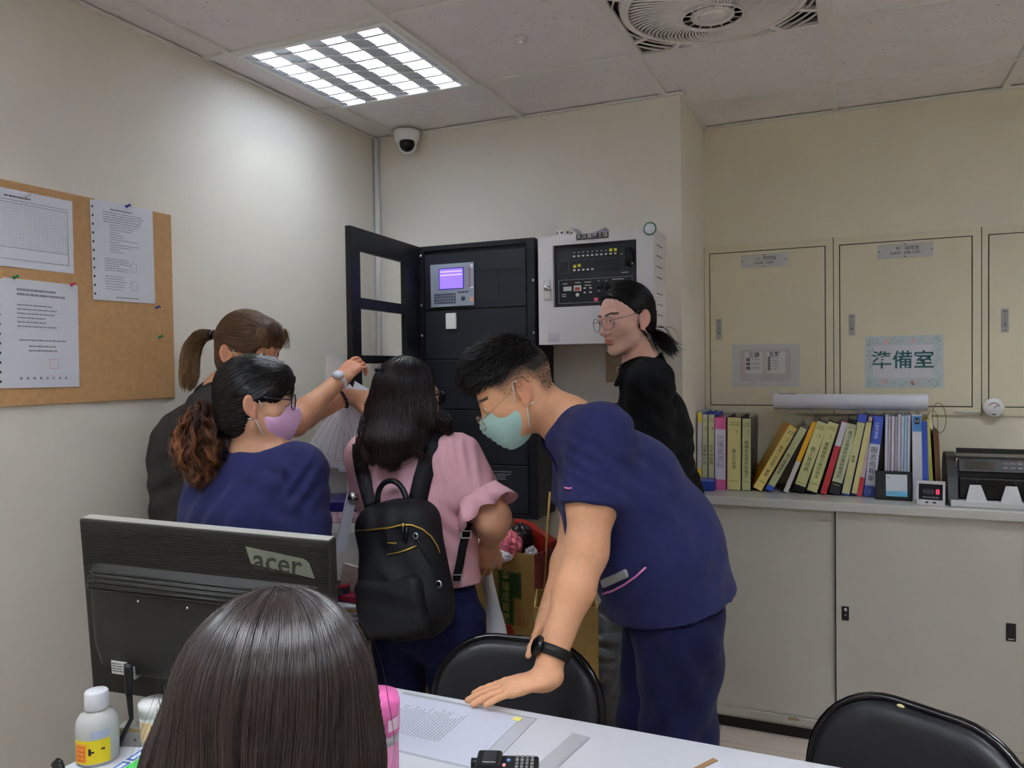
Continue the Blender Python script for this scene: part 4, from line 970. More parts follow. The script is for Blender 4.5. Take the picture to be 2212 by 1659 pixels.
HP = b.build('back_cover', M_MON, t)
for k in range(5):
    v = 1-0.034*k; z = hump_z(0.5, min(v, 1))
    MB().tube([L @ Vector((hx0+0.002, hy0+(hy1-hy0)*v-0.004, z*0.35)), L @ Vector((hx0+0.02, hy0+(hy1-hy0)*v, z+0.0005)), L @ Vector((hx1-0.02, hy0+(hy1-hy0)*v, z+0.0005)), L @ Vector((hx1-0.002, hy0+(hy1-hy0)*v-0.004, z*0.35))], 0.0022, 6).build('rib', mat('rib_black', (24, 24, 24), rough=0.3), HP)
for u, v in ((0.28, 0.80), (0.48, 0.79)): MB().ball(L @ Vector((mw*u, hy0+(hy1-hy0)*v, 0.030)), 0.0025, 8).build('screw', M_SCREW, HP)
# taped logo
tp = [(mw*0.685, mh*0.935), (mw*0.685+0.010, mh*0.845), (mw*0.945, mh*0.80), (mw*0.925, mh*0.88), (mw*0.905, mh*0.90)]
b = MB(); b.prism([L @ Vector((x, y, 0.0012)) for x, y in tp], L.to_3x3() @ Vector((0, 0, 0.0008))); TP = b.build('tape', mat('tape_grey', (110, 114, 100), rough=0.4), t)
text('acer', 0.056, L @ surf((mw*0.805, mh*0.862, 0.0023), (1, -0.06, 0), (0.06, 1, 0)), mat('logo_dark', (46, 47, 42), rough=0.5), TP, bold=0.012)
b = MB(); b.box((mw*0.148, 0.062, 0.0), (mw*0.215, 0.088, 0.0315), M=L); LB = b.build('serial_label', mat('label_white', (205, 205, 200)), t)
b = MB(); lines(L @ surf((mw*0.15, 0.064, 0.0318), (1, 0, 0), (0, 1, 0)), 0.001, 0.026, 0.002, 0.022, 4, 0.0015, RNG, b, 0.2); b.build('print', M_INK, LB)
b = MB(); b.box((mw*0.232, 0.056, 0.0), (mw*0.246, 0.082, 0.031), M=L); b.build('port_plate', mat('port_silver', (190, 190, 180), rough=0.3, metal=0.5), t)
c0 = t.location
b = MB(); b.box((mw/2-0.03, -0.07, -0.03), (mw/2+0.03, 0.08, -0.005), 0.004, 1, M=L); b.build('stand_neck', M_MON, t)
b = MB(); b.lathe([(0.085, 0.0006), (0.085, 0.006), (0.03, 0.014), (0.0, 0.014)], (0.03, 0.05, 0.0), n=32); b.build('stand_base', M_MON, t)
p0 = L @ Vector((mw*0.225, 0.075, 0.034)); p1 = L @ Vector((mw*0.23, 0.03, 0.04))
q = at(256, 1612, z=TZ+0.008); q = Vector(tuple(q))-t.location
t2 = thing('monitor_cable', 'black cable hanging from the monitor to the table', 'cable', t.location)
b = MB(); b.tube([p0, p1, p1*0.75+q*0.25+Vector((0.012, 0, -0.02)), p1*0.4+q*0.6+Vector((0.004, 0, -0.012)), q], [0.006, 0.006, 0.0042, 0.004, 0.004], 10); b.build('cord', mat('cable_black', (20, 20, 22), rough=0.4), t2)
b = MB(); b.tube([p0+Vector((0, 0, 0.012)), p0, p1], [0.0085, 0.0085, 0.007], 10); b.build('plug', mat('cable_black', (20, 20, 22)), t2)

# small bottle with yellow label
v = at(212, 1638, z=TZ)
t = thing('spray_bottle', 'clear white capped bottle with yellow label left of the monitor', 'bottle', (v[0], v[1], TZ+0.0005), radians(-25))
M_BOT = mat('bottle_plastic', (226, 228, 226), rough=0.12, trans=0.35, ior=1.2, spec=0.5)
b = MB(); b.lathe([(0.0, 0.0), (0.033, 0.0), (0.036, 0.004), (0.0365, 0.062), (0.034, 0.076), (0.027, 0.086), (0.0175, 0.091), (0.0165, 0.096)], n=36); b.build('bottle', M_BOT, t)
b = MB(); b.lathe([(0.0, 0.001), (0.0335, 0.002), (0.0335, 0.055), (0.0, 0.055)], n=28); b.build('liquid', mat('liquid_pale', (205, 208, 204), rough=0.1, trans=0.6, ior=1.33), t)
b = MB(); b.lathe([(0.0195, 0.093), (0.0205, 0.096), (0.02, 0.123), (0.018, 0.1255), (0.0, 0.126)], n=28); b.build('cap', mat('cap_white', (214, 214, 220), rough=0.4), t)
b = MB()
def cylpatch(b, r, a0, a1, z0, z1, n=14):
    for k in range(n):
        a, c = a0+(a1-a0)*k/n, a0+(a1-a0)*(k+1)/n
        b.quad((r*cos(a), r*sin(a), z0), (r*cos(c), r*sin(c), z0), (r*cos(c), r*sin(c), z1), (r*cos(a), r*sin(a), z1))
cylpatch(b, 0.0369, radians(-85), radians(20), 0.006, 0.048); LBL = b.build('label', mat('label_yellow', (222, 200, 30), rough=0.4), t)
b = MB(); cylpatch(b, 0.0371, radians(-80), radians(-42), 0.009, 0.042, 6); b.build('orange_stamp', mat('label_orange', (226, 150, 50)), LBL)
b = MB()
for k in range(4): cylpatch(b, 0.0373, radians(-77), radians(-46), 0.012+0.008*k, 0.0135+0.008*k, 4)
for k in range(3): cylpatch(b, 0.0373, radians(-76+13*k), radians(-74+13*k), 0.012, 0.038, 1)
b.build('red_print', mat('label_red', (196, 70, 40)), LBL)
b = MB(); cylpatch(b, 0.0373, radians(-37), radians(-30), 0.022, 0.034, 2); cylpatch(b, 0.0373, radians(-33), radians(-22), 0.026, 0.029, 2); cylpatch(b, 0.0373, radians(-5), radians(5), 0.03, 0.033, 2); b.build('black_print', M_INK, LBL)
b = MB(); cylpatch(b, 0.0368, radians(-30), radians(20), 0.052, 0.064, 6); b.build('blue_mark', mat('mark_blue', (170, 180, 206)), t)
# white tub with label
v = at(340, 1604, z=TZ)
t = thing('white_tub', 'white lidded plastic tub half hidden behind the dark hair', 'tub', (v[0], v[1], TZ+0.0005))
b = MB(); b.lathe([(0.0, 0.0), (0.027, 0.0), (0.029, 0.003), (0.030, 0.062), (0.0, 0.062)], n=28); b.build('body', mat('tub_white', (214, 216, 212), rough=0.3), t)
b = MB(); b.lathe([(0.032, 0.06), (0.0325, 0.078), (0.030, 0.081), (0.0, 0.081)], n=28); b.build('lid', M_WPL, t)
b = MB(); cylpatch(b, 0.0302, radians(-110), radians(-60), 0.012, 0.05); b.build('label', mat('label_cream', (224, 196, 150), rough=0.5), t)
# grey metal box with screws
v = at(266, 1616, z=TZ)
t = thing('metal_socket_box', 'small grey metal box with gold stripe behind the bottle', 'box', (v[0]+0.0, v[1]+0.02, TZ+0.0005), radians(20))
b = MB(); b.box((-0.022, -0.014, 0), (0.024, 0.014, 0.036), 0.001, 1); b.build('box', mat('box_grey', (128, 126, 120), rough=0.45), t)
MB().box((-0.022, -0.0146, 0.029), (0.024, -0.014, 0.033)).build('stripe', mat('stripe_gold', (170, 140, 70), metal=0.5), t)
for x in (-0.012, 0.014): MB().ball((x, -0.0145, 0.014), 0.002, 8).build('screw', M_INK, t)
# printed pack with blue frames and green band
A, B_ = at(232, 1668, z=TZ+0.004), at(306, 1620, z=TZ+0.004); e = B_-A; ln = float(np.linalg.norm(e))
t = thing('printed_pack', 'flat white pack with blue frames and green band on table', 'pack', (A[0], A[1], TZ+0.0005))
MK = Matrix.Translation((0, 0, 0)) @ surf((0, 0, 0.0), e, np.cross([0, 0, 1.0], e))
b = MB(); b.box((-0.12, -0.075, 0), (ln, 0.0, 0.006), 0.001, 1, M=MK); b.build('pack', mat('pack_white', (210, 216, 222), rough=0.4), t)
for k in range(5):
    x0 = -0.11+0.05*k; b = MB()
    for lo, hi in (((x0, -0.019, 0.006), (x0+0.044, -0.016, 0.0066)), ((x0, -0.006, 0.006), (x0+0.044, -0.003, 0.0066)), ((x0, -0.019, 0.006), (x0+0.004, -0.003, 0.0066)), ((x0+0.04, -0.019, 0.006), (x0+0.044, -0.003, 0.0066))): b.box(lo, hi, M=MK)
    b.build('blue_frame', mat('print_blue', (70, 100, 180)), t)
MB().box((-0.12, -0.050, 0.006), (ln, -0.022, 0.0066), M=MK).build('green_band', mat('print_green', (80, 190, 90)), t)
# black coil cord at the table's left corner
v = at(112, 1657, z=TZ+0.005)
t = thing('coil_cord', 'black coiled cord lying at the table\'s left corner', 'cord', (max(v[0], TX0+0.012), v[1], TZ))
b = MB(); b.tube([(0.012*sin(k*0.9)-0.0+0.002*k-0.02, -0.004*k*0.3+0.01, 0.0085+0.004*cos(k*0.9)) for k in range(30)], 0.0045, 7); b.build('coil', mat('cable_black', (20, 20, 22)), t)

# papers, folder, ruler, radio, tumbler
c0, c1 = at(1160, 1553, z=TZ), at(1062, 1655, z=TZ)
ex = c0-c1; ex[2] = 0; ex = ex/np.linalg.norm(ex); ey = np.array([-ex[1], ex[0], 0])
t = thing('clear_folder', 'clear plastic folder with papers lying on the white table', 'folder', (c0[0], c0[1], TZ))
MF = surf((0, 0, 0), ex, ey)
b = MB(); b.box((-0.225, 0.0, 0.0002), (0.0, 0.315, 0.0009), M=MF); b.build('sleeve', mat('sleeve_clear', (190, 194, 202), rough=0.15, spec=0.5), t)
b = MB(); b.box((-0.0025, 0, 0.0009), (-0.0, 0.315, 0.0012), M=MF); b.box((-0.225, 0, 0.0009), (0, 0.002, 0.0012), M=MF); b.build('sleeve_edge', mat('sleeve_line', (150, 152, 156), rough=0.3), t)
t2 = thing('printed_page', 'white page of small print with yellow marker on the table', 'paper', (c0[0], c0[1], TZ+0.0013))
MF2 = MF @ Matrix.Translation((-0.012, 0.03, 0))
b = MB(); b.box((-0.21, 0.0, 0.0), (0.0, 0.297, 0.0008), M=MF2); b.build('sheet', mat('paper_page', (200, 203, 218), rough=0.6), t2)
b = MB(); lines(MF2, -0.155, -0.03, 0.10, 0.245, 22, 0.0018, RNG, b, 0.25, z=0.001); b.build('print', M_INKG, t2)
b = MB(); b.box((-0.016, -0.004, 0.0008), (0.0, 0.013, 0.0014), M=MF2); b.build('marker_tab', mat('tab_yellow', (232, 226, 130)), t2)
r0, r1 = at(1256, 1590, z=TZ), at(1178, 1660, z=TZ); e = r1-r0; e[2] = 0; e /= np.linalg.norm(e)
t = thing('plastic_ruler', 'grey translucent plastic ruler lying on the table', 'ruler', (r0[0], r0[1], TZ+0.0004))
MR = surf((0, 0, 0), e, np.cross([0, 0, 1.0], e))
b = MB(); b.box((0, -0.018, 0), (0.155, 0.018, 0.0022), 0.0006, 1, M=MR); b.build('strip', mat('ruler_grey', (176, 178, 182), rough=0.2, spec=0.5), t)
b = MB()
for k in range(29): b.box((0.005+0.005*k, 0.018-(0.007 if k % 5 == 0 else 0.004), 0.0022), (0.0055+0.005*k, 0.0178, 0.0025), M=MR)
b.build('scale_mark', mat('ruler_mark', (130, 132, 138)), t)
# two-way radio
M_RAD = mat('radio_black', (22, 22, 24), rough=0.38)
g0 = at(1163, 1655, z=TZ+0.03); g1 = at(1035, 1652, z=TZ+0.03); e = g0-g1; e[2] = 0; e /= np.linalg.norm(e)
t = thing('walkie_talkie', 'black walkie talkie with long antenna lying on the table', 'radio', (g0[0], g0[1], TZ+0.0005))
MR = surf((0, 0, 0), -e, np.cross([0, 0, 1.0], -e))        # x towards the antenna
b = MB(); b.box((0.0, -0.03, 0), (0.102, 0.027, 0.033), 0.004, 2, M=MR); b.build('body', M_RAD, t)
b = MB(); b.box((0.062, -0.028, 0.03), (0.105, 0.025, 0.043), 0.005, 2, M=MR); b.build('head', M_RAD, t)
b = MB(); b.box((0.070, -0.022, 0.043), (0.094, 0.019, 0.0445), 0.001, 1, M=MR); b.build('screen', mat('radio_screen', (56, 58, 62), rough=0.1), t)
for r in range(4):
    for c in range(4): MB().box((0.008+0.0085*r, -0.024+0.0115*c, 0.033), (0.0135+0.0085*r, -0.0165+0.0115*c, 0.0355), M=MR).build('key', mat('radio_key', (120, 120, 120), rough=0.5), t)
MB().box((0.048, -0.012, 0.033), (0.054, -0.005, 0.035), M=MR).build('blue_key', mat('radio_blue', (110, 150, 200)), t)
MB().box((0.055, 0.006, 0.034), (0.060, 0.014, 0.036), M=MR).build('pink_key', mat('radio_pink', (220, 150, 150)), t)
MB().box((0.088, 0.0265, 0.012), (0.094, 0.0285, 0.026), M=MR).build('orange_button', mat('radio_orange', (226, 96, 40)), t)
b = MB(); b.lathe([(0.0085, 0.0), (0.0085, 0.014), (0.0, 0.014)], MR @ Vector((0.102, -0.016, 0.024)), MR.to_3x3() @ Vector((1, 0, 0)), n=14); b.build('volume_knob', M_RAD, t)
b = MB(); b.tube([MR @ Vector(p) for p in ((0.10, 0.012, 0.022), (0.125, 0.012, 0.020), (0.18, 0.010, 0.012), (0.28, 0.006, 0.006))], [0.008, 0.0075, 0.005, 0.0035], 10); b.build('antenna', M_RAD, t)
# pink tumbler
v = at(812, 1500, d=1.20)
t = thing('pink_tumbler', 'pink lidded tumbler standing right of the dark hair', 'bottle', (v[0], v[1], TZ+0.0005))
M_PNK = mat('tumbler_pink', (226, 150, 190), rough=0.25, trans=0.25, spec=0.5)
b = MB(); b.lathe([(0.0, 0.0), (0.031, 0.0), (0.033, 0.004), (0.0335, 0.135), (0.0, 0.135)], n=32); b.build('body', M_PNK, t)
b = MB(); b.lathe([(0.034, 0.135), (0.034, 0.150), (0.0, 0.150)], n=32); b.build('grey_band', mat('tumbler_band', (186, 176, 186), rough=0.4), t)
zt = float(v[2]-TZ)
b = MB(); b.lathe([(0.0355, 0.150), (0.0365, zt-0.012), (0.034, zt), (0.0, zt+0.001)], n=32); b.build('lid', mat('tumbler_lid', (232, 112, 176), rough=0.35), t)
b = MB()
for k in range(4):
    a, c = radians(-28+9*k), radians(-28+9*(k+1)); r = 0.0369
    b.quad(*[(r*cos(x), r*sin(x), z) for x, z in ((a, 0.158), (c, 0.158), (c, 0.176), (a, 0.176))])
b.build('lid_sticker', mat('tag_pale', (222, 190, 205)), t)
# note pad at the frame's bottom edge
v = at(1545, 1652, z=TZ)
t = thing('note_pad', 'white note pad with brown edge at the table\'s near side', 'notepad', (v[0], v[1], TZ+0.0005), radians(-28))
b = MB(); b.box((0, -0.15, 0.0), (0.21, 0.0, 0.007), 0.001, 1); b.build('pad', mat('pad_white', (206, 208, 220), rough=0.6), t)
b = MB(); b.box((-0.006, -0.15, 0.0), (0.004, 0.002, 0.009)); b.build('binding', mat('pad_brown', (150, 116, 80)), t)
b = MB(); b.lathe([(0.017, 0.0), (0.017, 0.0004), (0.0, 0.0004)], (0.11, -0.02, 0.0073), n=20); b.build('round_print', mat('pad_print', (150, 154, 166)), t)

# ------------------------------------------------------------------ boxes near the back wall
def cardboard(): return mat('cardboard', (178, 146, 84), rough=0.75, noise=0.06, nscale=40)
M_CARD = cardboard(); M_CARDIN = mat('cardboard_inside', (150, 122, 76), rough=0.85)
def open_box(name, label, loc, rz, w, d, h, side_mat=None, flaps=()):
    t = thing(name, label, 'box', loc, rz, 'cardboard boxes by the back wall'); th = 0.005
    MB().box((-w/2, -d/2, 0), (w/2, d/2, th)).build('base', M_CARD, t)
    MB().box((-w/2, -d/2, 0), (w/2, -d/2+th, h)).build('front_panel', M_CARD, t)
    MB().box((-w/2, d/2-th, 0), (w/2, d/2, h)).build('back_panel', M_CARD, t)
    MB().box((-w/2, -d/2+th, 0), (-w/2+th, d/2-th, h)).build('side_panel', M_CARD, t)
    MB().box((w/2-th, -d/2+th, 0), (w/2, d/2-th, h)).build('side_panel', side_mat or M_CARD, t)
    return t
v = at(1152, 1200, d=2.72)                       # front right top corner
v_fr = v.copy(); bw, bd, bz0 = 0.30, 0.26, 0.36; ztop = float(v[2]); rz = radians(-12)
cx, cy = v[0]-bw/2*cos(rz)-bd/2*sin(rz), v[1]-bw/2*sin(rz)+bd/2*cos(rz)
tb = thing('lower_carton', 'plain brown carton standing on the floor under the candy box', 'box', (cx, cy, 0), rz, 'cardboard boxes by the back wall')
b = MB(); b.box((-0.16, -0.13, 0), (0.16, 0.14, bz0-0.001), 0.002, 1); b.build('carton', M_CARD, tb); MB().box((-0.16, -0.132, bz0-0.05), (-0.1, -0.13, bz0-0.02)).build('print', mat('ink_brownbox', (90, 66, 40)), tb)
M_MAROON = mat('box_maroon', (118, 46, 44), rough=0.6, noise=0.35, nscale=45)
t = open_box('candy_carton', 'open brown carton with green label and maroon side', (cx, cy, bz0), rz, bw, bd, ztop-bz0, M_MAROON)
hb = ztop-bz0; MBX = surf((0, -bd/2-0.0004, 0), BX, BY)
def bxz(px, py):
    n_ = np.array([sin(rz), -cos(rz), 0]); d_ = at(px, py, d=1.0)-CAM; p = CAM+d_*(((v_fr-CAM)@n_)/(d_@n_)); q = Matrix.Rotation(-rz, 3, 'Z') @ Vector((p[0]-cx, p[1]-cy, 0)); return q.x, p[2]-bz0
gx0, gz1 = bxz(1076, 1230); gx1 = bxz(1125, 1230)[0]; gxm = bxz(1110, 1300)[0]; gzm = bxz(1100, 1290)[1]; gz0 = bxz(1090, 1346)[1]
M_GRN = mat('label_green', (56, 96, 50), rough=0.5); M_GOLD = mat('label_gold', (178, 170, 96), rough=0.5)
b = MB(); sheet(b, MBX, gx0, gx1, gzm, gz1, 0.0005); sheet(b, MBX, gx0, gxm, gz0, gzm, 0.0005); GL = b.build('green_label', M_GRN, t)
b = MB()
o_ = 0.003
for (x0, x1, z0, z1) in ((gx0+o_, gx1-o_, gz1-o_-0.0012, gz1-o_), (gx1-o_-0.0012, gx1-o_, gzm+o_, gz1-o_), (gxm-o_, gx1-o_, gzm+o_, gzm+o_+0.0012), (gxm-o_-0.0012, gxm-o_, gz0+o_, gzm+o_), (gx0+o_, gxm-o_, gz0+o_, gz0+o_+0.0012), (gx0+o_, gx0+o_+0.0012, gz0+o_, gz1-o_)): sheet(b, MBX, x0, x1, z0, z1, 0.0003, 0.0006)
b.build('gold_line', M_GOLD, GL)
text('金瑞成貢糖', (gz1-gz0)/5.3, MBX @ Matrix.Translation(((gx0+gxm)/2-0.001, (gz0+gz1)/2, 0.001)), M_GOLD, GL, vert=True, bold=0.012)
b = MB()
x0, z0 = bxz(1117, 1352); x1, z1 = bxz(1141, 1338)
for (a, c, d_, e_) in ((x0, x1, z0, z0+0.001), (x0, x1, z1-0.001, z1), (x0, x0+0.001, z0, z1), (x1-0.001, x1, z0, z1)): sheet(b, MBX, a, c, d_, e_, 0.0004, 0.0001)
for k in range(3): sheet(b, MBX, x0+0.005+0.011*k, x0+0.012+0.011*k, z0+0.005, z1-0.005, 0.0004, 0.0001)
b.build('stamp_print', mat('stamp_brown', (176, 104, 66)), t)
fx, fz = bxz(1098, 1362); b = MB()
for k in range(5):
    a = k*1.2566; b.lathe([(0.012, 0.0), (0.012, 0.0005), (0.0, 0.0005)], MBX @ Vector((fx+0.013*cos(a), fz+0.013*sin(a), 0.0)), (0, -1, 0), n=14)
b.build('flower_print', mat('flower_red', (190, 60, 44)), t)
# contents of the candy box
def blob(name, label, cat, loc, r, mt, seed, lump=0.25, nm='bag'):
    t = thing(name, label, cat, loc); rg = np.random.RandomState(seed)
    b = MB(); b.ball((0, 0, 0), 1.0, 36); K = rg.randn(9, 3)*4.5; ph = rg.rand(9)*6.28
    for v_ in b.bm.verts:
        p = np.array(v_.co); s = 1+lump*sum(abs(math.sin(float(K[i]@p+ph[i]))) for i in range(9))/9-lump*0.5; v_.co = Vector((p[0]*r[0]*s, p[1]*r[1]*s, p[2]*r[2]*s))
    o = b.build(nm, mt, t)
    for p_ in o.data.polygons: p_.use_smooth = False
    return t
def in_box(px, py, dd): return at(px, py, d=dd)
blob('pink_bag', 'crumpled pink plastic bag in the open carton', 'bag', in_box(1101, 1178, 2.80), (0.042, 0.042, 0.05), mat('bag_pink', (226, 120, 140), rough=0.3), 3, 0.5)
blob('black_bag', 'crumpled black plastic bag behind the pink one', 'bag', in_box(1126, 1170, 2.86), (0.045, 0.03, 0.06), mat('bag_black', (36, 26, 28), rough=0.25), 5, 0.6)
blob('crumpled_tissue', 'crumpled white tissue at the front of the open carton', 'tissue', in_box(1075, 1200, 2.78), (0.05, 0.03, 0.022), M_PAPER, 6, 0.6)
blob('white_scrap', 'small white paper scrap at the right of the open carton', 'paper', in_box(1143, 1196, 2.84), (0.03, 0.02, 0.03), M_PAPER, 8, 0.6)
v = in_box(1160, 1168, 2.90); t = thing('red_gift_bag', 'shiny red patterned gift bag standing in the open carton', 'bag', (v[0], v[1], bz0+0.012), radians(-15))
hgt = float(v[2]-bz0+0.05); b = MB(); b.prism([(-0.09, -0.02, 0), (0.075, -0.02, 0), (0.085, -0.025, hgt-0.05), (-0.03, -0.02, hgt), (-0.09, -0.025, hgt+0.01)], (0, 0.035, 0)); b.build('bag', mat('bag_red', (150, 40, 32), rough=0.3, noise=0.45, nscale=30), t)
v0, v1 = in_box(1188, 1062, 2.81), in_box(1181, 1170, 2.79); dv = v1-v0
t = thing('wooden_stick', 'thin pale wooden stick rising from the open carton', 'stick', tuple(v1+dv*1.2))
MB().tube([(0, 0, 0), tuple(v0-(v1+dv*1.2))], 0.0045, 8).build('stick', mat('stick_wood', (186, 150, 84), rough=0.6), t)
v0, v1 = in_box(1003, 1118, 2.84), in_box(1040, 1176, 2.80); dv = v1-v0
t = thing('cardboard_tube', 'white paper tube leaning in the carton by the woman\'s elbow', 'tube', tuple(v1+dv*0.8))
b = MB(); b.lathe([(0.026, 0.0), (0.026, float(np.linalg.norm(dv)*1.8))], (0, 0, 0), -dv, n=24, caps=False); b.lathe([(0.022, 0.002), (0.022, float(np.linalg.norm(dv)*1.8))], (0, 0, 0), -dv, n=24, caps=False); b.lathe([(0.022, float(np.linalg.norm(dv)*1.8)), (0.026, float(np.linalg.norm(dv)*1.8))], (0, 0, 0), -dv, n=24, caps=False); b.build('tube', mat('tube_white', (222, 216, 206), rough=0.6), t)
v = at(1153, 1312, d=2.44); rz2 = radians(20)
bw2, bd2 = 0.20, 0.2; cx2, cy2 = v[0]+bw2/2*cos(rz2)-bd2/2*sin(rz2)*-1*-1, v[1]+bw2/2*sin(rz2)+bd2/2*cos(rz2)
open_box('small_carton', 'tall open brown carton in front of the labelled one', (cx2, cy2, 0), rz2, bw2, bd2, float(v[2]))
# carton edge behind the woman's knees
v = at(929, 1450, d=2.55); t = thing('flat_carton', 'flattened carton edge showing between the legs and the chair', 'box', (v[0]-0.02, v[1]+0.05, 0), radians(40), 'cardboard boxes by the back wall')
for k in range(3): MB().box((-0.02+0.012*k, -0.12, 0), (-0.012+0.012*k, 0.12, float(v[2]+0.01-0.02*k))).build('board', M_CARD, t)

# ------------------------------------------------------------------ side desk in the corner with boxes and papers
SZ = 0.68
t = thing('side_desk', 'pale desk in the corner behind the standing women', 'desk', (0.38, -0.72, 0))
b = MB(); b.box((-0.30, -0.30, SZ-0.03), (0.24, 0.30, SZ), 0.003, 1); b.build('top', mat('desk_cream', (206, 204, 186), rough=0.4), t)
for sx in (-0.27, 0.21):
    for sy in (-0.26, 0.26): MB().box((sx-0.018, sy-0.018, 0), (sx+0.018, sy+0.018, SZ-0.03)).build('leg', M_TUBE_G, t)
MB().box((-0.28, -0.285, SZ-0.32), (0.23, -0.275, SZ-0.03)).build('modesty_panel', mat('desk_side', (150, 146, 138), rough=0.5), t)
v = at(716, 1230, d=2.50); s0 = thing('storage_box', 'translucent white plastic storage box with navy lid band', 'storage box', (v[0]-0.03, v[1]+0.15, SZ+0.0005), radians(20))
M_TRL = mat('plastic_translucent', (214, 212, 206), rough=0.25, trans=0.15, spec=0.4)
b = MB(); b.prism([(-0.12, -0.10, 0), (0.10, -0.10, 0), (0.10, 0.10, 0), (-0.12, 0.10, 0)], (0, 0, 0.225)); b.build('body', M_TRL, s0)
b = MB(); b.box((-0.125, -0.105, 0.225), (0.105, 0.105, 0.262), 0.008, 2); b.build('rim', mat('plastic_white', (226, 226, 222), rough=0.2), s0)
b = MB(); b.box((-0.122, -0.1025, 0.262), (0.102, 0.1025, 0.300), 0.002, 1); b.build('floral_band', mat('floral', (206, 170, 180), rough=0.3, noise=0.5, nscale=55), s0)
b = MB(); b.box((-0.126, -0.106, 0.300), (0.106, 0.106, 0.330), 0.002, 1); b.build('navy_band', mat('navy_lid', (34, 34, 100), rough=0.35), s0)
MB().box((-0.10, -0.1006, 0.12), (-0.03, -0.1, 0.21)).build('orange_patch', mat('patch_orange', (206, 156, 84), rough=0.5), s0)
ztop_s = SZ+0.331
# white plastic board leaning on top
p = [at(690, 1082, d=2.71), at(750, 1068, d=2.73), at(752, 768, d=2.79), at(705, 766, d=2.77)]
zb = min(p[0][2], p[1][2]); base = (p[0]+p[1])/2
t = thing('white_board', 'cream white plastic sheet leaning in the corner behind the papers', 'board', tuple(base))
b = MB(); nn = np.cross(p[1]-p[0], p[3]-p[0]); nn = nn/np.linalg.norm(nn)*-0.004
b.prism([q_-base for q_ in p], nn); b.build('sheet', mat('board_cream', (216, 214, 206), rough=0.2, spec=0.4), t)
# magazines, sachet, red packet, dark mug
v = at(742, 1290, d=2.38); t = None
for k, c in enumerate(((206, 206, 214), (120, 130, 150), (214, 214, 220), (150, 150, 160), (220, 220, 226), (196, 150, 60), (210, 212, 222))):
    t = thing('magazine', ['white magazine at the bottom of the small stack', 'slate magazine second from the bottom of the stack', 'white magazine third from the bottom of the stack', 'grey magazine in the middle of the small stack', 'white magazine above the grey one in the stack', 'orange edged magazine near the top of the stack', 'white magazine on top of the small stack'][k], 'magazine', (v[0]+0.022+0.004*(k % 3), v[1]+0.055, SZ+0.0008+0.0075*k), radians(18+3*(k % 2)), 'magazines on the side desk')
    b = MB(); b.box((-0.06, -0.09, 0), (0.07, 0.09, 0.007), 0.001, 1); b.build('pages', mat('mag_%d' % k, c, rough=0.5), t)
vz = SZ+0.0008+0.0075*7
t = thing('red_packet', 'small crimson packet on the stack of magazines', 'packet', (v[0]+0.01, v[1]+0.03, vz+0.001)); b = MB(); b.box((-0.045, -0.03, 0), (0.05, 0.04, 0.018), 0.006, 2); b.build('packet', mat('packet_crimson', (150, 36, 62), rough=0.3), t)
t = thing('snack_sachet', 'pale printed snack sachet standing on the crimson packet', 'sachet', (v[0]+0.0, v[1]+0.04, vz+0.0195)); b = MB(); b.prism([(-0.045, 0, 0), (0.04, 0, 0), (0.03, 0.008, 0.075), (-0.035, 0.01, 0.085)], (0, 0.014, 0)); b.build('sachet', mat('sachet_pale', (206, 190, 180), rough=0.35, noise=0.25, nscale=50), t)
v = at(713, 1290, d=2.36); t = thing('dark_mug', 'dark purple mug with red rim beside the monitor edge', 'mug', (v[0]-0.005, v[1]+0.06, SZ+0.0005)); b = MB(); b.lathe([(0.0, 0.0), (0.026, 0.0), (0.028, 0.003), (0.029, 0.10), (0.025, 0.10), (0.024, 0.01), (0.0, 0.01)], n=28); b.build('cup', mat('mug_dark', (40, 26, 44), rough=0.35), t); b = MB(); b.lathe([(0.0293, 0.094), (0.0295, 0.102), (0.027, 0.103)], n=28, caps=False); b.build('rim', mat('mug_red', (190, 50, 60), rough=0.3), t)
# ------------------------------------------------------------------ sculpting kit: smooth unions of tapered capsules and ellipsoids, meshed by surface nets
def nv(v): v = np.asarray(v, float); return v/np.linalg.norm(v)
def A3(*p): return np.array(p, float)
class Prim:
    def __init__(s, f, lo, hi): s.f, s.lo, s.hi = f, np.asarray(lo, float), np.asarray(hi, float)
def cap(a, b, ra, rb, flat=None, cuts=()):
    a, b = np.asarray(a, float), np.asarray(b, float)
    if flat is not None: fd, fs = nv(flat[0]), flat[1]
    ba = b-a
    if flat is not None: ba = ba+fd*(ba@fd)*(fs-1)
    bb = max(ba@ba, 1e-9)
    def f(x, y, z):
        px, py, pz = x-a[0], y-a[1], z-a[2]
        if flat is not None:
            k = (px*fd[0]+py*fd[1]+pz*fd[2])*(fs-1); px, py, pz = px+fd[0]*k, py+fd[1]*k, pz+fd[2]*k
        t = np.clip((px*ba[0]+py*ba[1]+pz*ba[2])/bb, 0, 1)
        d = np.sqrt((px-ba[0]*t)**2+(py-ba[1]*t)**2+(pz-ba[2]*t)**2)-(ra+(rb-ra)*t)
        for c, n in cuts: d = np.maximum(d, (x-c[0])*n[0]+(y-c[1])*n[1]+(z-c[2])*n[2])
        return d
    m = max(ra, rb)/(min(flat[1], 1) if flat is not None else 1)
    return Prim(f, np.minimum(a, b)-m, np.maximum(a, b)+m)
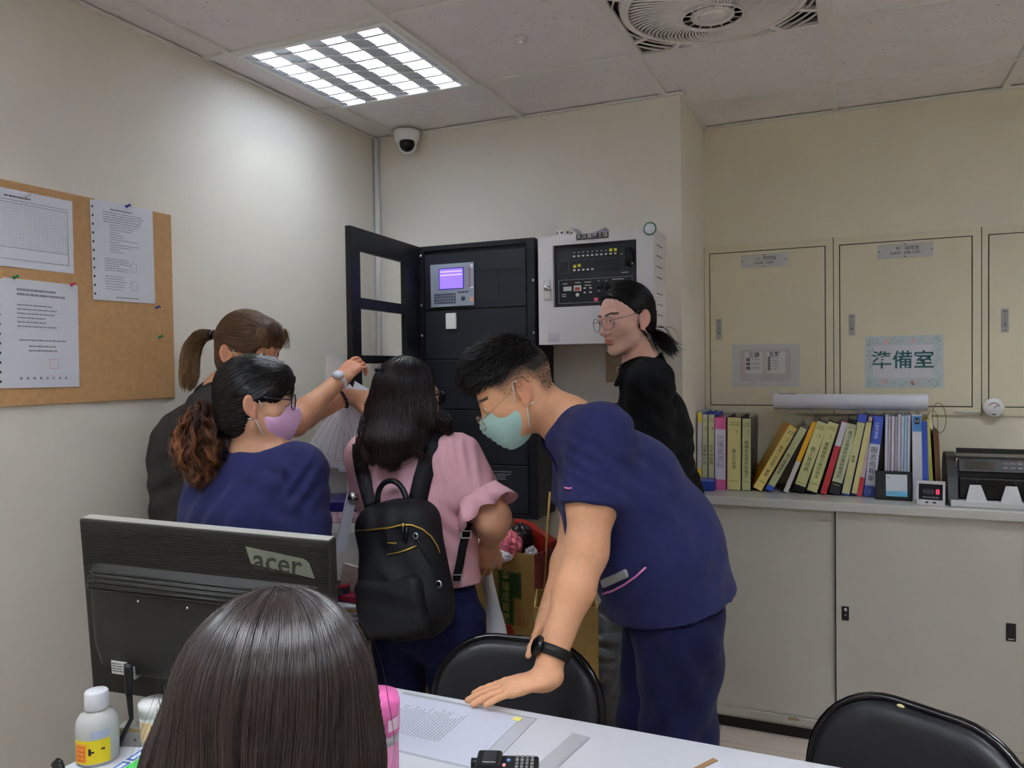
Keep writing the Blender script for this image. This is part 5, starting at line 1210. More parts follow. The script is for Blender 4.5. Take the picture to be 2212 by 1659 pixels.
def ell(c, r, M=None, cuts=()):
    c = np.asarray(c, float); r = np.asarray(r, float); M = np.eye(3) if M is None else np.asarray(M, float)   # columns of M: local axes
    def f(x, y, z):
        px, py, pz = x-c[0], y-c[1], z-c[2]
        q = [(px*M[0, i]+py*M[1, i]+pz*M[2, i])/r[i] for i in range(3)]
        k0 = np.sqrt(q[0]**2+q[1]**2+q[2]**2)+1e-9; k1 = np.sqrt((q[0]/r[0])**2+(q[1]/r[1])**2+(q[2]/r[2])**2)+1e-9
        d = k0*(k0-1)/k1
        for cc, n in cuts: d = np.maximum(d, (x-cc[0])*n[0]+(y-cc[1])*n[1]+(z-cc[2])*n[2])
        return d
    e = np.sqrt(((M*r)**2).sum(1)); return Prim(f, c-e, c+e)
def rbox(c, b, rr, M, cuts=()):
    c = np.asarray(c, float); b = np.asarray(b, float)-rr
    def f(x, y, z):
        px, py, pz = x-c[0], y-c[1], z-c[2]
        q = [np.abs(px*M[0, i]+py*M[1, i]+pz*M[2, i])-b[i] for i in range(3)]
        d = np.sqrt(np.maximum(q[0], 0)**2+np.maximum(q[1], 0)**2+np.maximum(q[2], 0)**2)+np.minimum(np.maximum(q[0], np.maximum(q[1], q[2])), 0)-rr
        for cc, n in cuts: d = np.maximum(d, (x-cc[0])*n[0]+(y-cc[1])*n[1]+(z-cc[2])*n[2])
        return d
    e = np.sqrt(((M*(b+rr))**2).sum(1)); return Prim(f, c-e, c+e)
class Sculpt:
    def __init__(s): s.ops = []; s.cuts = []
    def add(s, p, k=0.015, mode='u'): s.ops.append((p, k, mode)); return s
    def sub(s, p, k=0.008): return s.add(p, k, 's')
    @staticmethod
    def comb(F, d, k, mode):
        if mode == 'u':
            h = np.clip(0.5+0.5*(F-d)/k, 0, 1); return F+(d-F)*h-k*h*(1-h)
        h = np.clip(0.5-0.5*(F+d)/k, 0, 1); return F+(-d-F)*h+k*h*(1-h)
    def at(s, P):
        x, y, z = P[:, 0], P[:, 1], P[:, 2]; F = np.full(len(P), 1.0)
        for p, k, m_ in s.ops: F = s.comb(F, p.f(x, y, z), k, m_)
        for c, n, k in s.cuts: F = np.maximum(F, (P-c)@n)
        return F
    def grad(s, P, e=0.002):
        g = np.stack([s.at(P+e*np.eye(3)[i])-s.at(P-e*np.eye(3)[i]) for i in range(3)], 1)
        return g/(np.linalg.norm(g, axis=1, keepdims=True)+1e-9)
    def mesh(s, h, fine=(), smooth=1, zmin=None):
        lo = np.min([p.lo for p, k, m_ in s.ops if m_ == 'u'], 0)-3*h; hi = np.max([p.hi for p, k, m_ in s.ops if m_ == 'u'], 0)+3*h
        if zmin is not None: lo[2] = zmin
        ax = []
        for i in range(3):
            v = lo[i]; L = [v]
            while v < hi[i]:
                st = h
                for fl, fh, fs in fine:
                    if fl[i]-h < v < fh[i]: st = min(st, fs)
                v += st; L.append(v)
            ax.append(np.array(L, np.float32))
        xs, ys, zs = ax; F = np.full((len(xs), len(ys), len(zs)), 0.25, np.float32)
        for p, k, m_ in s.ops:
            mg = k+2.5*h+0.004
            I = [(max(np.searchsorted(a, p.lo[i]-mg)-1, 0), min(np.searchsorted(a, p.hi[i]+mg)+1, len(a))) for i, a in enumerate(ax)]
            if any(b_-a_ < 2 for a_, b_ in I): continue
            sl = tuple(slice(a_, b_) for a_, b_ in I)
            d = p.f(xs[sl[0]][:, None, None], ys[sl[1]][None, :, None], zs[sl[2]][None, None, :]).astype(np.float32)
            F[sl] = s.comb(F[sl], d, k, m_)
        for c, n, k in s.cuts:
            d = (xs[:, None, None]-c[0])*n[0]+(ys[None, :, None]-c[1])*n[1]+(zs[None, None, :]-c[2])*n[2]
            F = np.maximum(F, d.astype(np.float32))
        V, Q = nets(F, xs, ys, zs)
        for _ in range(smooth): V = relax(V, Q, 0.5)
        return V, Q
def nets(F, xs, ys, zs):
    S = F < 0
    n = np.zeros(tuple(k-1 for k in F.shape), np.uint8)
    for a in (0, 1):
        for b in (0, 1):
            for c in (0, 1): n += S[a:S.shape[0]-1+a, b:S.shape[1]-1+b, c:S.shape[2]-1+c]
    act = (n > 0) & (n < 8); idx = np.full(act.shape, -1, np.int64); I, J, K = np.nonzero(act); idx[I, J, K] = np.arange(len(I))
    acc = np.zeros((len(I), 3)); cnt = np.zeros(len(I))
    for ax in range(3):
        o = [q for q in range(3) if q != ax]
        for a in (0, 1):
            for b in (0, 1):
                d0 = [0, 0, 0]; d0[o[0]] = a; d0[o[1]] = b; d1 = list(d0); d1[ax] = 1
                f0 = F[I+d0[0], J+d0[1], K+d0[2]]; f1 = F[I+d1[0], J+d1[1], K+d1[2]]; mk = (f0 < 0) != (f1 < 0)
                t = np.where(mk, f0/np.where(mk, f0-f1, 1), 0)
                c0 = np.stack([xs[I+d0[0]], ys[J+d0[1]], zs[K+d0[2]]], 1); c1 = np.stack([xs[I+d1[0]], ys[J+d1[1]], zs[K+d1[2]]], 1)
                acc += np.where(mk[:, None], c0+(c1-c0)*t[:, None], 0); cnt += mk
    V = acc/cnt[:, None]; Qs = []
    for ax in range(3):
        s0 = [slice(None)]*3; s1 = [slice(None)]*3; s0[ax] = slice(0, -1); s1[ax] = slice(1, None)
        A, B = S[tuple(s0)], S[tuple(s1)]; E = A != B
        i, j, k = np.nonzero(E); P = np.stack([i, j, k], 1); o = [q for q in range(3) if q != ax]
        ok = np.ones(len(P), bool)
        for q in o: ok &= (P[:, q] > 0) & (P[:, q] < F.shape[q]-1)
        P = P[ok]; sg = A[P[:, 0], P[:, 1], P[:, 2]]
        def cell(a, b):
            q = P.copy(); q[:, o[0]] -= a; q[:, o[1]] -= b; return idx[q[:, 0], q[:, 1], q[:, 2]]
        quad = np.stack([cell(1, 1), cell(0, 1), cell(0, 0), cell(1, 0)], 1)
        fl = sg if ax != 1 else ~sg
        quad[~fl] = quad[~fl][:, ::-1]; Qs.append(quad)
    Q = np.concatenate(Qs); Q = Q[(Q >= 0).all(1)]
    return V, Q
def relax(V, Q, w):
    s = np.zeros_like(V); c = np.zeros(len(V))
    for i in range(4):
        a, b = Q[:, i], Q[:, (i+1) % 4]
        for q in range(3):
            s[:, q] += np.bincount(a, V[b, q], len(V))+np.bincount(b, V[a, q], len(V))
        c += np.bincount(a, minlength=len(V))+np.bincount(b, minlength=len(V))
    return V+(s/np.maximum(c, 1)[:, None]-V)*w
def vnormals(V, Q):
    n = np.cross(V[Q[:, 2]]-V[Q[:, 0]], V[Q[:, 3]]-V[Q[:, 1]]); N = np.zeros_like(V)
    for i in range(4):
        for q in range(3): N[:, q] += np.bincount(Q[:, i], n[:, q], len(V))
    return N/(np.linalg.norm(N, axis=1, keepdims=True)+1e-12)
def np_object(name, V, Q, mt, parent, col=None, smooth=True, world=True):
    """links arrays as one mesh object; V in world metres, stored relative to the parent's base"""
    if parent is not None and world:
        p = parent; off = np.zeros(3)
        while p is not None: off += np.array(p.location); p = p.parent
        V = V-off
    me = bpy.data.meshes.new(name); nV, nQ, w = len(V), len(Q), Q.shape[1]
    me.vertices.add(nV); me.vertices.foreach_set('co', V.astype(np.float32).ravel())
    me.loops.add(nQ*w); me.loops.foreach_set('vertex_index', Q.astype(np.int32).ravel())
    me.polygons.add(nQ); me.polygons.foreach_set('loop_start', np.arange(0, nQ*w, w, dtype=np.int32))
    me.polygons.foreach_set('use_smooth', np.full(nQ, smooth))
    if col is not None:
        a = me.color_attributes.new('Col', 'FLOAT_COLOR', 'POINT'); c = np.ones((nV, 4), np.float32); c[:, :3] = col; a.data.foreach_set('color', c.ravel())
    me.update(calc_edges=True)
    return link(name, me, mt, parent)
def lin(c): return np.array(srgb(*c)[:3])
def wob(P, seed, scale, n=6):
    """smooth pseudo-noise in -1..1"""
    r = np.random.RandomState(seed); o = np.zeros(len(P))
    for _ in range(n):
        k = r.randn(3); k = k/np.linalg.norm(k)*scale*r.uniform(0.6, 1.6); o += np.sin(P@k+r.rand()*6.28)
    return o/n*1.6
def folds(V, Q, specs, seed=1, base=0.0015, bscale=28):
    """cloth relief: each spec (centre, radius, direction, wavelength, amplitude) is a set of creases fading with distance"""
    N = vnormals(V, Q); d = base*wob(V, seed, bscale)
    for i, (c, r, dr, wl, am) in enumerate(specs):
        c = np.asarray(c); dr = nv(dr); wgt = np.exp(-((np.linalg.norm(V-c, axis=1)/r)**2))
        ph = (V-c)@dr/wl*2*pi+1.6*wob(V, seed+10+i, 14); sn = np.sin(ph); d = d+am*wgt*(np.sign(sn)*np.abs(sn)**0.8*0.6+0.4*sn)
    return V+N*d[:, None]
def strand_mesh(paths, rad, cols, tip=0.35):
    """paths (n, s, 3) -> thin three-sided tubes"""
    n, s, _ = paths.shape
    T = np.gradient(paths, axis=1); T /= np.linalg.norm(T, axis=2, keepdims=True)+1e-9
    u = np.cross(T, np.array([0.31, 0.87, 0.38])); u /= np.linalg.norm(u, axis=2, keepdims=True)+1e-9; v = np.cross(T, u)
    tp = np.linspace(0, 1, s); r = rad[:, None]*(np.minimum(1, 0.5+3*tp)*(1-(1-tip)*tp**2))[None, :]
    rings = [paths+(u*cos(a)+v*sin(a))*r[:, :, None] for a in (0, 2*pi/3, 4*pi/3)]
    V = np.stack(rings, 2).reshape(-1, 3)                     # index = (i*s + j)*3 + k
    i, j = np.meshgrid(np.arange(n), np.arange(s-1), indexing='ij'); b0 = ((i*s+j)*3).ravel(); b1 = b0+3
    Q = np.concatenate([np.stack([b0+k, b0+(k+1) % 3, b1+(k+1) % 3, b1+k], 1) for k in range(3)])
    C = np.repeat(cols.reshape(-1, 3), 3, axis=0)
    return V, Q, C
def comb_strands(S, seeds, dirf, steps, ds, lift, rs, curl=0.0, pull=1.0):
    """lays strands over the surface of S from the seeds, following dirf"""
    P = seeds.copy(); out = [P.copy()]; n = len(P); ph = rs.rand(n)*6.28; fr = rs.uniform(0.6, 1.4, n)
    for k in range(steps):
        d = dirf(P); g = S.grad(P); d = d-g*(d*g).sum(1, keepdims=True); d /= np.linalg.norm(d, axis=1, keepdims=True)+1e-9
        if curl:
            sd = np.cross(g, d); d = d+sd*(curl*np.sin(ph+fr*k*0.9))[:, None]
        P = P+d*ds
        f = S.at(P); P = P-g*(np.clip(f-lift, -0.02, 0.02)*pull)[:, None]; out.append(P.copy())
    return np.stack(out, 1)
M_HAIR = mat('hair', (0.02, 0.015, 0.012), rough=0.36, spec=0.35, attr='Col')
M_HAIR_SLEEK = mat('hair_sleek', (0.02, 0.015, 0.012), rough=0.29, spec=0.6, attr='Col')
M_SKIN = mat('skin', (0.5, 0.35, 0.25), rough=0.5, spec=0.35, sss=0.12, attr='Col', noise=0.04, nscale=90, bump=0.05, bscale=900)
def hair_object(name, parts, parent, mt=None):
    """parts: list of (V, Q, C)"""
    o = 0; Vs, Qs, Cs = [], [], []
    for V, Q, C in parts: Vs.append(V); Qs.append(Q+o); Cs.append(C); o += len(V)
    return np_object(name, np.concatenate(Vs), np.concatenate(Qs), mt or M_HAIR, parent, np.concatenate(Cs))
def surf_seeds(V, rs, n, keep=None):
    idx = rs.randint(0, len(V), n*4); P = V[idx]+rs.randn(n*4, 3)*0.002
    if keep is not None: P = P[keep(P)]
    return P[:n]

class Head:
    """a head in its own frame: x to the person's right, y out of the face, z up"""
    def __init__(s, c, gaze, up=(0, 0, 1), sc=1.0):
        s.c = np.asarray(c, float); y = nv(gaze); u = np.asarray(up, float); z = nv(u-y*(u@y)); x = np.cross(y, z); s.M = np.stack([x, y, z], 1); s.s = sc
    def L(s, *p): return s.c+s.M@(np.array(p, float)*s.s)
    def loc(s, P): return (P-s.c)@s.M/s.s
    def n(s, *p): return nv(s.M@np.array(p, float))
    def sculpt(s, S, nose=1.0, ears=(1, -1)):
        def E(c, r, k, mode='u'): S.add(ell(s.L(*c), np.array(r)*s.s, s.M), k*s.s, mode)
        def C(a, b, ra, rb, k): S.add(cap(s.L(*a), s.L(*b), ra*s.s, rb*s.s), k*s.s)
        E((0, -0.015, 0.040), (0.076, 0.096, 0.088), 0.02); E((0, 0.022, 0.008), (0.066, 0.069, 0.088), 0.02); E((0, 0.040, -0.034), (0.055, 0.050, 0.055), 0.02)
        E((0, 0.022, -0.068), (0.048, 0.052, 0.036), 0.02)
        for q in (-1, 1):
            E((q*0.043, 0.047, -0.020), (0.022, 0.024, 0.02), 0.02); C((q*0.050, 0.0, -0.050), (q*0.020, 0.062, -0.090), 0.020, 0.017, 0.02)
        E((0, 0.070, -0.094), (0.021, 0.017, 0.017), 0.018); C((-0.036, 0.079, 0.027), (0.036, 0.079, 0.027), 0.0095, 0.0095, 0.016)
        for q in (-1, 1): E((q*0.031, 0.1005, 0.011), (0.019, 0.016, 0.012), 0.012, 's')
        for q in (-1, 1): E((q*0.031, 0.0775, 0.010), (0.0125, 0.0125, 0.0115), 0.004)
        for q in (-1, 1): E((q*0.031, 0.0800, 0.0178), (0.0140, 0.0130, 0.0058), 0.003); E((q*0.031, 0.0790, 0.0022), (0.0140, 0.0122, 0.0052), 0.003)
        C((0, 0.088, 0.016), (0, 0.106*nose, -0.024), 0.0075, 0.0105, 0.012); E((0, 0.107*nose, -0.028), (0.0115, 0.0115, 0.0105), 0.008)
        for q in (-1, 1): E((q*0.0125, 0.0965, -0.032), (0.008, 0.010, 0.0075), 0.006)
        E((0, 0.0885, -0.0545), (0.023, 0.0095, 0.0058), 0.007); E((0, 0.0868, -0.0655), (0.020, 0.0100, 0.0070), 0.007)
        for q in ears:
            th = radians(27); nn_ = A3(q*cos(th), sin(th), 0); tv = A3(-q*sin(th), cos(th), 0); vv = nv(A3(0, 0, 1)-tv*0.22); tv = np.cross(vv, nn_) if q > 0 else np.cross(nn_, vv); Me = s.M@np.stack([nn_, nv(tv), vv], 1)
            S.add(ell(s.L(q*0.0835, -0.016, -0.002), np.array([0.0080, 0.0205, 0.032])*s.s, Me), 0.005*s.s)
            S.add(ell(s.L(q*0.080, -0.003, -0.032), np.array([0.0065, 0.010, 0.012])*s.s, Me), 0.006*s.s)
            S.sub(ell(s.L(q*0.0915, -0.009, 0.002), np.array([0.0090, 0.0125, 0.0225])*s.s, Me), 0.003*s.s)
            S.add(cap(s.L(q*0.084, -0.017, 0.012), s.L(q*0.083, -0.014, -0.014), 0.0038*s.s, 0.0042*s.s), 0.004*s.s)
        return S
    def skin_colors(s, V, base, brow=(40, 30, 26), lip=(190, 122, 112), fade=None):
        C = np.tile(lin(base), (len(V), 1)); q = s.loc(V); x, y, z = q.T
        C *= (1+0.05*wob(V, 3, 25))[:, None]
        def blend(w, c):
            w = np.clip(w, 0, 1)[:, None]; C[:] = C*(1-w)+lin(c)*w
        blend(np.clip(1.3-np.hypot(x/0.020, (z+0.0605)/0.0085), 0, 1)*1.6*(y > 0.082), lip)
        ax = np.abs(x); zb = 0.030+0.004*np.clip((ax-0.015)/0.02, 0, 1)-0.004*np.clip((ax-0.035)/0.015, 0, 1)
        blend(np.clip(1.4-np.abs(z-zb)/0.0038, 0, 1)*(ax > 0.010)*(ax < 0.052)*(y > 0.045), brow)
        blend(0.25*np.clip(1-np.hypot((ax-0.045)/0.025, (z+0.025)/0.02), 0, 1)*(y > 0.03), (196, 110, 96))
        blend(0.30*np.clip((ax-0.078)/0.006, 0, 1)*(np.abs(z) < 0.05), (188, 96, 80))
        if fade is not None:
            w = fade(x, y, z); blend(w, (46, 38, 34))
        return C
    def eyes(s, parent, look=(0, 1, -0.1)):
        for q in (-1, 1):
            c = s.L(q*0.031, 0.0790, 0.0098); t = Vector(tuple(c))-wloc(parent)
            b = MB(); b.ball(t, 0.0118*s.s, 16); e = b.build('eye', mat('eye_white', (226, 220, 214), rough=0.2), parent)
            d = Vector(tuple(s.M@nv(look)))
            b = MB(); b.ball(t+d*0.0068*s.s, 0.0058*s.s, 12); b.build('iris', mat('iris_dark', (30, 20, 16), rough=0.1), e)
def wloc(o):
    v = Vector((0, 0, 0))
    while o is not None: v += o.location; o = o.parent
    return v
def Wt(parent, P): return [Vector(tuple(p))-wloc(parent) for p in P]
def arm_chain(S, pts, rs_, k=0.02):
    for (a, b), (ra, rb) in zip(zip(pts, pts[1:]), zip(rs_, rs_[1:])): S.add(cap(a, b, ra, rb), k)
def hand(S, wrist, d, n, side, curl=(0.2, 0.3, 0.2), spread=0.12, sc=1.0, thumb=(0.75, 0.75, -0.25), curls=None, tcurl=0.25):
    """d: towards the fingers, n: out of the back of the hand, side: +1 right, -1 left"""
    d = nv(d); n = nv(np.asarray(n)-d*(np.asarray(n)@d)); l = np.cross(n, d)*side; w = np.asarray(wrist, float); tips = []
    S.add(cap(w-d*0.02, w+d*0.012, 0.021*sc, 0.0195*sc, (l, 0.8)), 0.012)
    S.add(cap(w+d*0.015*sc, w+d*0.074*sc, 0.0160*sc, 0.0150*sc, (l, 0.44)), 0.012)
    S.add(cap(w+d*0.02*sc+l*0.018*sc-n*0.005*sc, w+d*0.050*sc+l*0.028*sc-n*0.006*sc, 0.014*sc, 0.011*sc), 0.012)
    ofs = (0.0285, 0.0095, -0.0095, -0.0275); ln = (0.070, 0.078, 0.072, 0.056); bs = (0.082, 0.086, 0.082, 0.074); rr = (0.0086, 0.0089, 0.0084, 0.0074)
    for i in range(4):
        cu = curls[i] if curls else curl; p = w+d*bs[i]*sc+l*ofs[i]*sc; a = (1.5-i)*spread; dd = d*cos(a)+l*sin(a); ang = 0
        S.add(cap(w+d*0.05*sc+l*ofs[i]*0.8*sc, p, 0.0095*sc, rr[i]*1.1*sc), 0.010)
        for fr, c in zip((0.46, 0.30, 0.24), cu):
            ang += c; q = p+(dd*cos(ang)-n*sin(ang))*ln[i]*fr*sc; S.add(cap(p, q, rr[i]*sc*(1.0 if fr > 0.4 else 0.93), rr[i]*sc*(0.93 if fr > 0.25 else 0.82)), 0.0035); p = q
        tips.append(p)
    td = nv(d*thumb[0]+l*thumb[1]+n*thumb[2]); p = w+d*0.022*sc+l*0.022*sc-n*0.004*sc; ang = 0; ax = nv(np.cross(l, d)); tdir = td
    for ln_, r0, r1 in ((0.040, 0.0135, 0.0108), (0.032, 0.0105, 0.0095), (0.024, 0.0095, 0.0078)):
        q = p+tdir*ln_*sc; S.add(cap(p, q, r0*sc, r1*sc), 0.006); p = q; tdir = nv(tdir*cos(tcurl)+(d*0.9-l*0.5)*sin(tcurl))
    tips.append(p); return tips
def shoe(parent, ankle, fwd, mt, L=0.25):
    f = nv(A3(fwd[0], fwd[1], 0)); S = Sculpt(); a = A3(ankle[0], ankle[1], 0.0)
    S.add(cap(a-f*0.05+A3(0, 0, 0.042), a+f*0.15+A3(0, 0, 0.032), 0.042, 0.032, (np.cross(f, [0, 0, 1.0]), 0.85)), 0.02); S.add(cap(a+A3(0, 0, 0.05), a+A3(0, 0, 0.095), 0.04, 0.036), 0.02)
    S.cuts.append((A3(0, 0, 0.003), A3(0, 0, -1.0), 0)); V, Q = S.mesh(0.008); np_object('shoe', V, Q, mt, parent)
def face_mask(H, parent, mt, loop_mt, ears=(1, -1), low=0.0, name='face_mask'):
    S = Sculpt(); s = H.s
    def E(c, r, k): S.add(ell(H.L(*c), np.array(r)*s, H.M), k*s)
    E((0, 0.040, -0.040), (0.066, 0.064, 0.066), 0.03); E((0, 0.090, -0.030), (0.020, 0.036, 0.030), 0.03); E((0, 0.066, -0.092), (0.030, 0.026, 0.024), 0.03); E((0, 0.075, -0.06), (0.036, 0.032, 0.04), 0.03)
    for p, n in (((0, 0.104, 0.006+low), (0, 0.30, 0.95)), ((0.0, 0.012, -0.045), (0, -1, 0.12)), ((0, 0.04, -0.118), (0, 0.1, -1)), ((0.0, 0.03, -0.008+low), (0, -0.38, 0.92))): S.cuts.append((H.L(*p), H.n(*n), 0))
    V, Q = S.mesh(0.0035, smooth=2); N = vnormals(V, Q); q = H.loc(V)
    V = V+N*(0.0011*np.sin((q[:, 2]+0.15*np.abs(q[:, 0]))/0.014*2*pi)*np.clip(1-np.abs(q[:, 0])/0.06, 0, 1))[:, None]
    o = np_object(name, V, Q, mt, parent)
    for e in ears:
        for z0, z1 in ((-0.015+low, 0.028), (-0.085, -0.036)):
            MB().tube(Wt(parent, [H.L(e*0.058, 0.022, z0), H.L(e*0.076, 0.010, (z0+z1)/2), H.L(e*0.083, -0.002, z1), H.L(e*0.083, -0.020, z1-0.004)]), 0.0016, 6).build('ear_loop', loop_mt, parent)
    return o
def glasses(H, parent, mt, drop=0.0, fwd=0.0, rx=0.026, rz=0.019, r=0.0014, tilt=0.0, lens=True):
    z0 = 0.008-drop; y0 = 0.106+fwd
    b = MB()
    for q in (-1, 1):
        b.tube(Wt(parent, [H.L(q*0.033+rx*cos(a), y0-0.012*((q*0.033+rx*cos(a))/0.06)**2, z0+rz*np.sign(sin(a))*abs(sin(a))**0.8-tilt*0) for a in np.linspace(0, 2*pi, 25)[:-1]]), r*H.s, 6, closed=True)
        b.tube(Wt(parent, [H.L(q*0.059, y0-0.012, z0+0.008), H.L(q*0.070, y0-0.022, z0+0.010), H.L(q*0.080, 0.03, 0.020-drop*0.5), H.L(q*0.084, -0.006, 0.028)]), r*0.9*H.s, 6)
    b.tube(Wt(parent, [H.L(-0.008, y0, z0+0.004), H.L(0, y0+0.002, z0+0.006), H.L(0.008, y0, z0+0.004)]), r*H.s, 6)
    g = b.build('glasses', mt, parent)
    if lens:
        for q in (-1, 1):
            b = MB(); c = [H.L(q*0.033+rx*0.97*cos(a), y0-0.012*((q*0.033+rx*cos(a))/0.06)**2, z0+rz*0.97*np.sign(sin(a))*abs(sin(a))**0.8) for a in np.linspace(0, 2*pi, 19)[:-1]]
            b.poly(Wt(parent, c)); o = b.build('lens', M_GLASS, g); o.modifiers.new('thick', 'SOLIDIFY').thickness = 0.001
    return g
def rough_body(S, pelvis, chest, neck, lat, sh=0.17):
    """the trunk inside the clothes"""
    S.add(cap(pelvis, chest, 0.085, 0.09, (lat, 0.72)), 0.03); S.add(cap(chest, neck, 0.085, 0.05), 0.03)
def leg_core(S, hip, knee, ankle): S.add(cap(hip, knee, 0.07, 0.05), 0.03); S.add(cap(knee, ankle, 0.048, 0.033), 0.02)
# ------------------------------------------------------------------ people
def P(px, py, d): return at(px, py, d=d)
UP = A3(0, 0, 1)
RH = nv(A3(RR[0], RR[1], 0)); FH = nv(A3(FF[0], FF[1], 0))       # the room directions across and along the view
def hit(S, px, py, d0=1.2, off=0.0):
    d = FF+RR*(px-W/2)/FPX-UU*(py-H/2)/FPX; d = d/np.linalg.norm(d); t = d0; best = (9.0, d0)
    for _ in range(160):
        f = S.at((CAM+d*t)[None])[0]
        if f < best[0]: best = (f, t)
        if f < 0.0006 or t > 3.4: break
        t += min(max(f*0.6, 0.0008), 0.05)
    p = CAM+d*best[1]; g = S.grad(p[None])[0]; p = p-g*max(best[0], 0.0); return p+g*off      # a sight line that misses takes the nearest point of the surface
def person(label, base): return thing('person', label, 'person', (float(base[0]), float(base[1]), 0.0), 0, 'people in the room')
M_SCRUB = mat('scrub_navy', (39, 41, 82), rough=0.85, spec=0.12, noise=0.06, nscale=40, bump=0.25, bscale=700, sheen=0.05)
M_SCRUB2 = mat('scrub_navy_trousers', (26, 29, 62), rough=0.85, spec=0.12, noise=0.06, nscale=40, bump=0.25, bscale=700, sheen=0.04)
M_BLACKSHIRT = mat('shirt_black', (17, 17, 20), rough=0.8, spec=0.2, noise=0.05, nscale=40, bump=0.2, bscale=600)
M_CHAR = mat('trousers_charcoal', (72, 74, 80), rough=0.38, spec=0.45, noise=0.08, nscale=30)
M_SHOE = mat('shoe_dark', (34, 34, 38), rough=0.5)
M_SHOEW = mat('shoe_pale', (200, 198, 194), rough=0.5)
M_LOOPW = mat('loop_white', (226, 226, 226), rough=0.7)

# ---------- man in navy scrubs leaning over the table
def man_scrubs():
    hip = P(1455, 1290, 1.985); T = person('man in navy scrubs bending over the table, hand flat on it', hip)
    lat = FH; pel = hip; chest = P(1345, 1060, 1.975); nb = P(1228, 915, 1.965)
    g = nv(-RH*0.84-UP*0.54-FH*0.04); Hd = Head(P(1116, 848, 1.945), g, UP*0.84-RH*0.54, 1.0)
    shL, elL, wrL = P(1296, 950, 1.83), P(1266, 1192, 1.755), P(1176, 1466, 1.642)
    shR, elR, wrR = P(1256, 955, 2.12), P(1248, 1165, 2.10), P(1180, 1345, 1.965)
    B = Sculpt(); Hd.sculpt(B)
    B.add(cap(Hd.L(0, -0.030, -0.045), nb, 0.056, 0.062), 0.03); rough_body(B, pel, chest, nb, lat)
    for s_, a, b, c in ((-1, shL, elL, wrL), (1, shR, elR, wrR)):
        B.add(cap(nb, a, 0.05, 0.055), 0.04); m1 = a+(b-a)*0.55; m2 = b+(c-b)*0.3
        arm_chain(B, [a, m1, b, m2, c], [0.058, 0.056, 0.0455, 0.0425, 0.0275], 0.03)
    hand(B, wrL, nv(-RH*0.98-FH*0.10-UP*0.20), UP, -1, sc=1.02, curls=[(0.12, 0.10, 0.05), (0.06, 0.12, 0.05), (0.03, 0.12, 0.05), (0.0, 0.12, 0.04)], spread=0.17, thumb=(0.75, 0.7, -0.15))
    hand(B, wrR, nv(-UP*0.75-RH*0.35-FH*0.35), nv(-RH*0.75+FH*0.35-UP*0.1), 1, curl=(0.5, 0.7, 0.5), sc=0.98)
    for k, s_ in enumerate((-1, 1)):
        h = hip+lat*0.085*s_-UP*0.05-RH*0.005; kn = A3(h[0], h[1], 0.50)-RH*(0.018*s_+0.022); an = A3(h[0], h[1], 0.09)+RH*(0.03*s_-0.04); leg_core(B, h, kn, an)
    fine = [(Hd.c-0.14, Hd.c+0.15, 0.0032), (wrL-0.17, wrL+0.06, 0.0032)]
    V, Q = B.mesh(0.0055, fine)
    fade = lambda x, y, z: 0.80*np.clip((z-0.012)/0.03, 0, 1)*np.clip((0.040-y)/0.02+0.5*np.clip(z/0.04, 0, 1), 0, 1)*(np.abs(x) > 0.02)*np.clip(1.6-np.abs(z-0.05)/0.05, 0, 1)+0.62*np.clip((-0.045-y)/0.02, 0, 1)*np.clip((z+0.055)/0.03, 0, 1)
    body = np_object('body', V, Q, M_SKIN, T, Hd.skin_colors(V, (214, 160, 122), fade=fade)); Hd.eyes(T, (0, 1, -0.2))
    # scrub shirt
    S = Sculpt(); hemc = P(1446, 1296, 1.985); ax = nv(hemc-chest)
    S.add(cap(nb+(chest-nb)*0.05-UP*0.015, chest, 0.075, 0.145, (lat, 0.78)), 0.05); S.add(cap(chest, P(1405, 1190, 1.98), 0.146, 0.152, (lat, 0.76)), 0.05)
    S.add(cap(P(1405, 1190, 1.98), hemc+ax*0.05, 0.152, 0.170, (lat, 0.82)), 0.05); S.add(ell(P(1478, 1180, 1.98), (0.088, 0.13, 0.15), np.stack([RH, FH, UP], 1)), 0.06)
    S.add(ell(P(1285, 1130, 2.0), (0.075, 0.12, 0.13), np.stack([RH, FH, UP], 1)), 0.05)
    for a, b, e in ((shL, elL, 0.60), (shR, elR, 0.62)):
        n_ = nv(b-a); S.add(cap(a-n_*0.01, a+(b-a)*e, 0.076, 0.076, cuts=[(a+(b-a)*(e+0.02), n_)]), 0.05)
        S.add(cap(nb+UP*-0.02, a, 0.058, 0.075), 0.045)
    S.sub(cap(Hd.L(0, -0.03, -0.06), nb+(chest-nb)*0.04, 0.058, 0.068), 0.012); S.sub(cap(nb-RH*0.03, P(1196, 1005, 1.955), 0.060, 0.022), 0.015)
    nh = nv(ax*0.97+A3(0, 0, -0.24)); S.cuts.append((hemc, nv(-UP*0.93+RH*0.24), 0))
    V, Q = S.mesh(0.0065, smooth=2)
    V = folds(V, Q, [(P(1330, 1030, 1.83), 0.12, nv(RH*0.6+UP*0.8), 0.045, 0.0035), (P(1420, 1120, 1.85), 0.16, nv(RH*0.8+UP*0.4), 0.08, 0.003), (P(1500, 1240, 1.85), 0.12, nv(RH*0.9-UP*0.3), 0.06, 0.003), (P(1260, 1010, 1.8), 0.08, nv(RH*0.5+UP*0.9), 0.03, 0.003), (P(1370, 960, 1.85), 0.1, nv(UP-RH*0.4), 0.05, 0.003)], 4, 0.0012, 20)
    np_object('scrub_shirt', V, Q, M_SCRUB, T)
    # trousers
    L_ = Sculpt()
    L_.add(cap(hip-UP*0.02, hip+UP*0.03, 0.125, 0.12, (lat, 0.78)), 0.04)
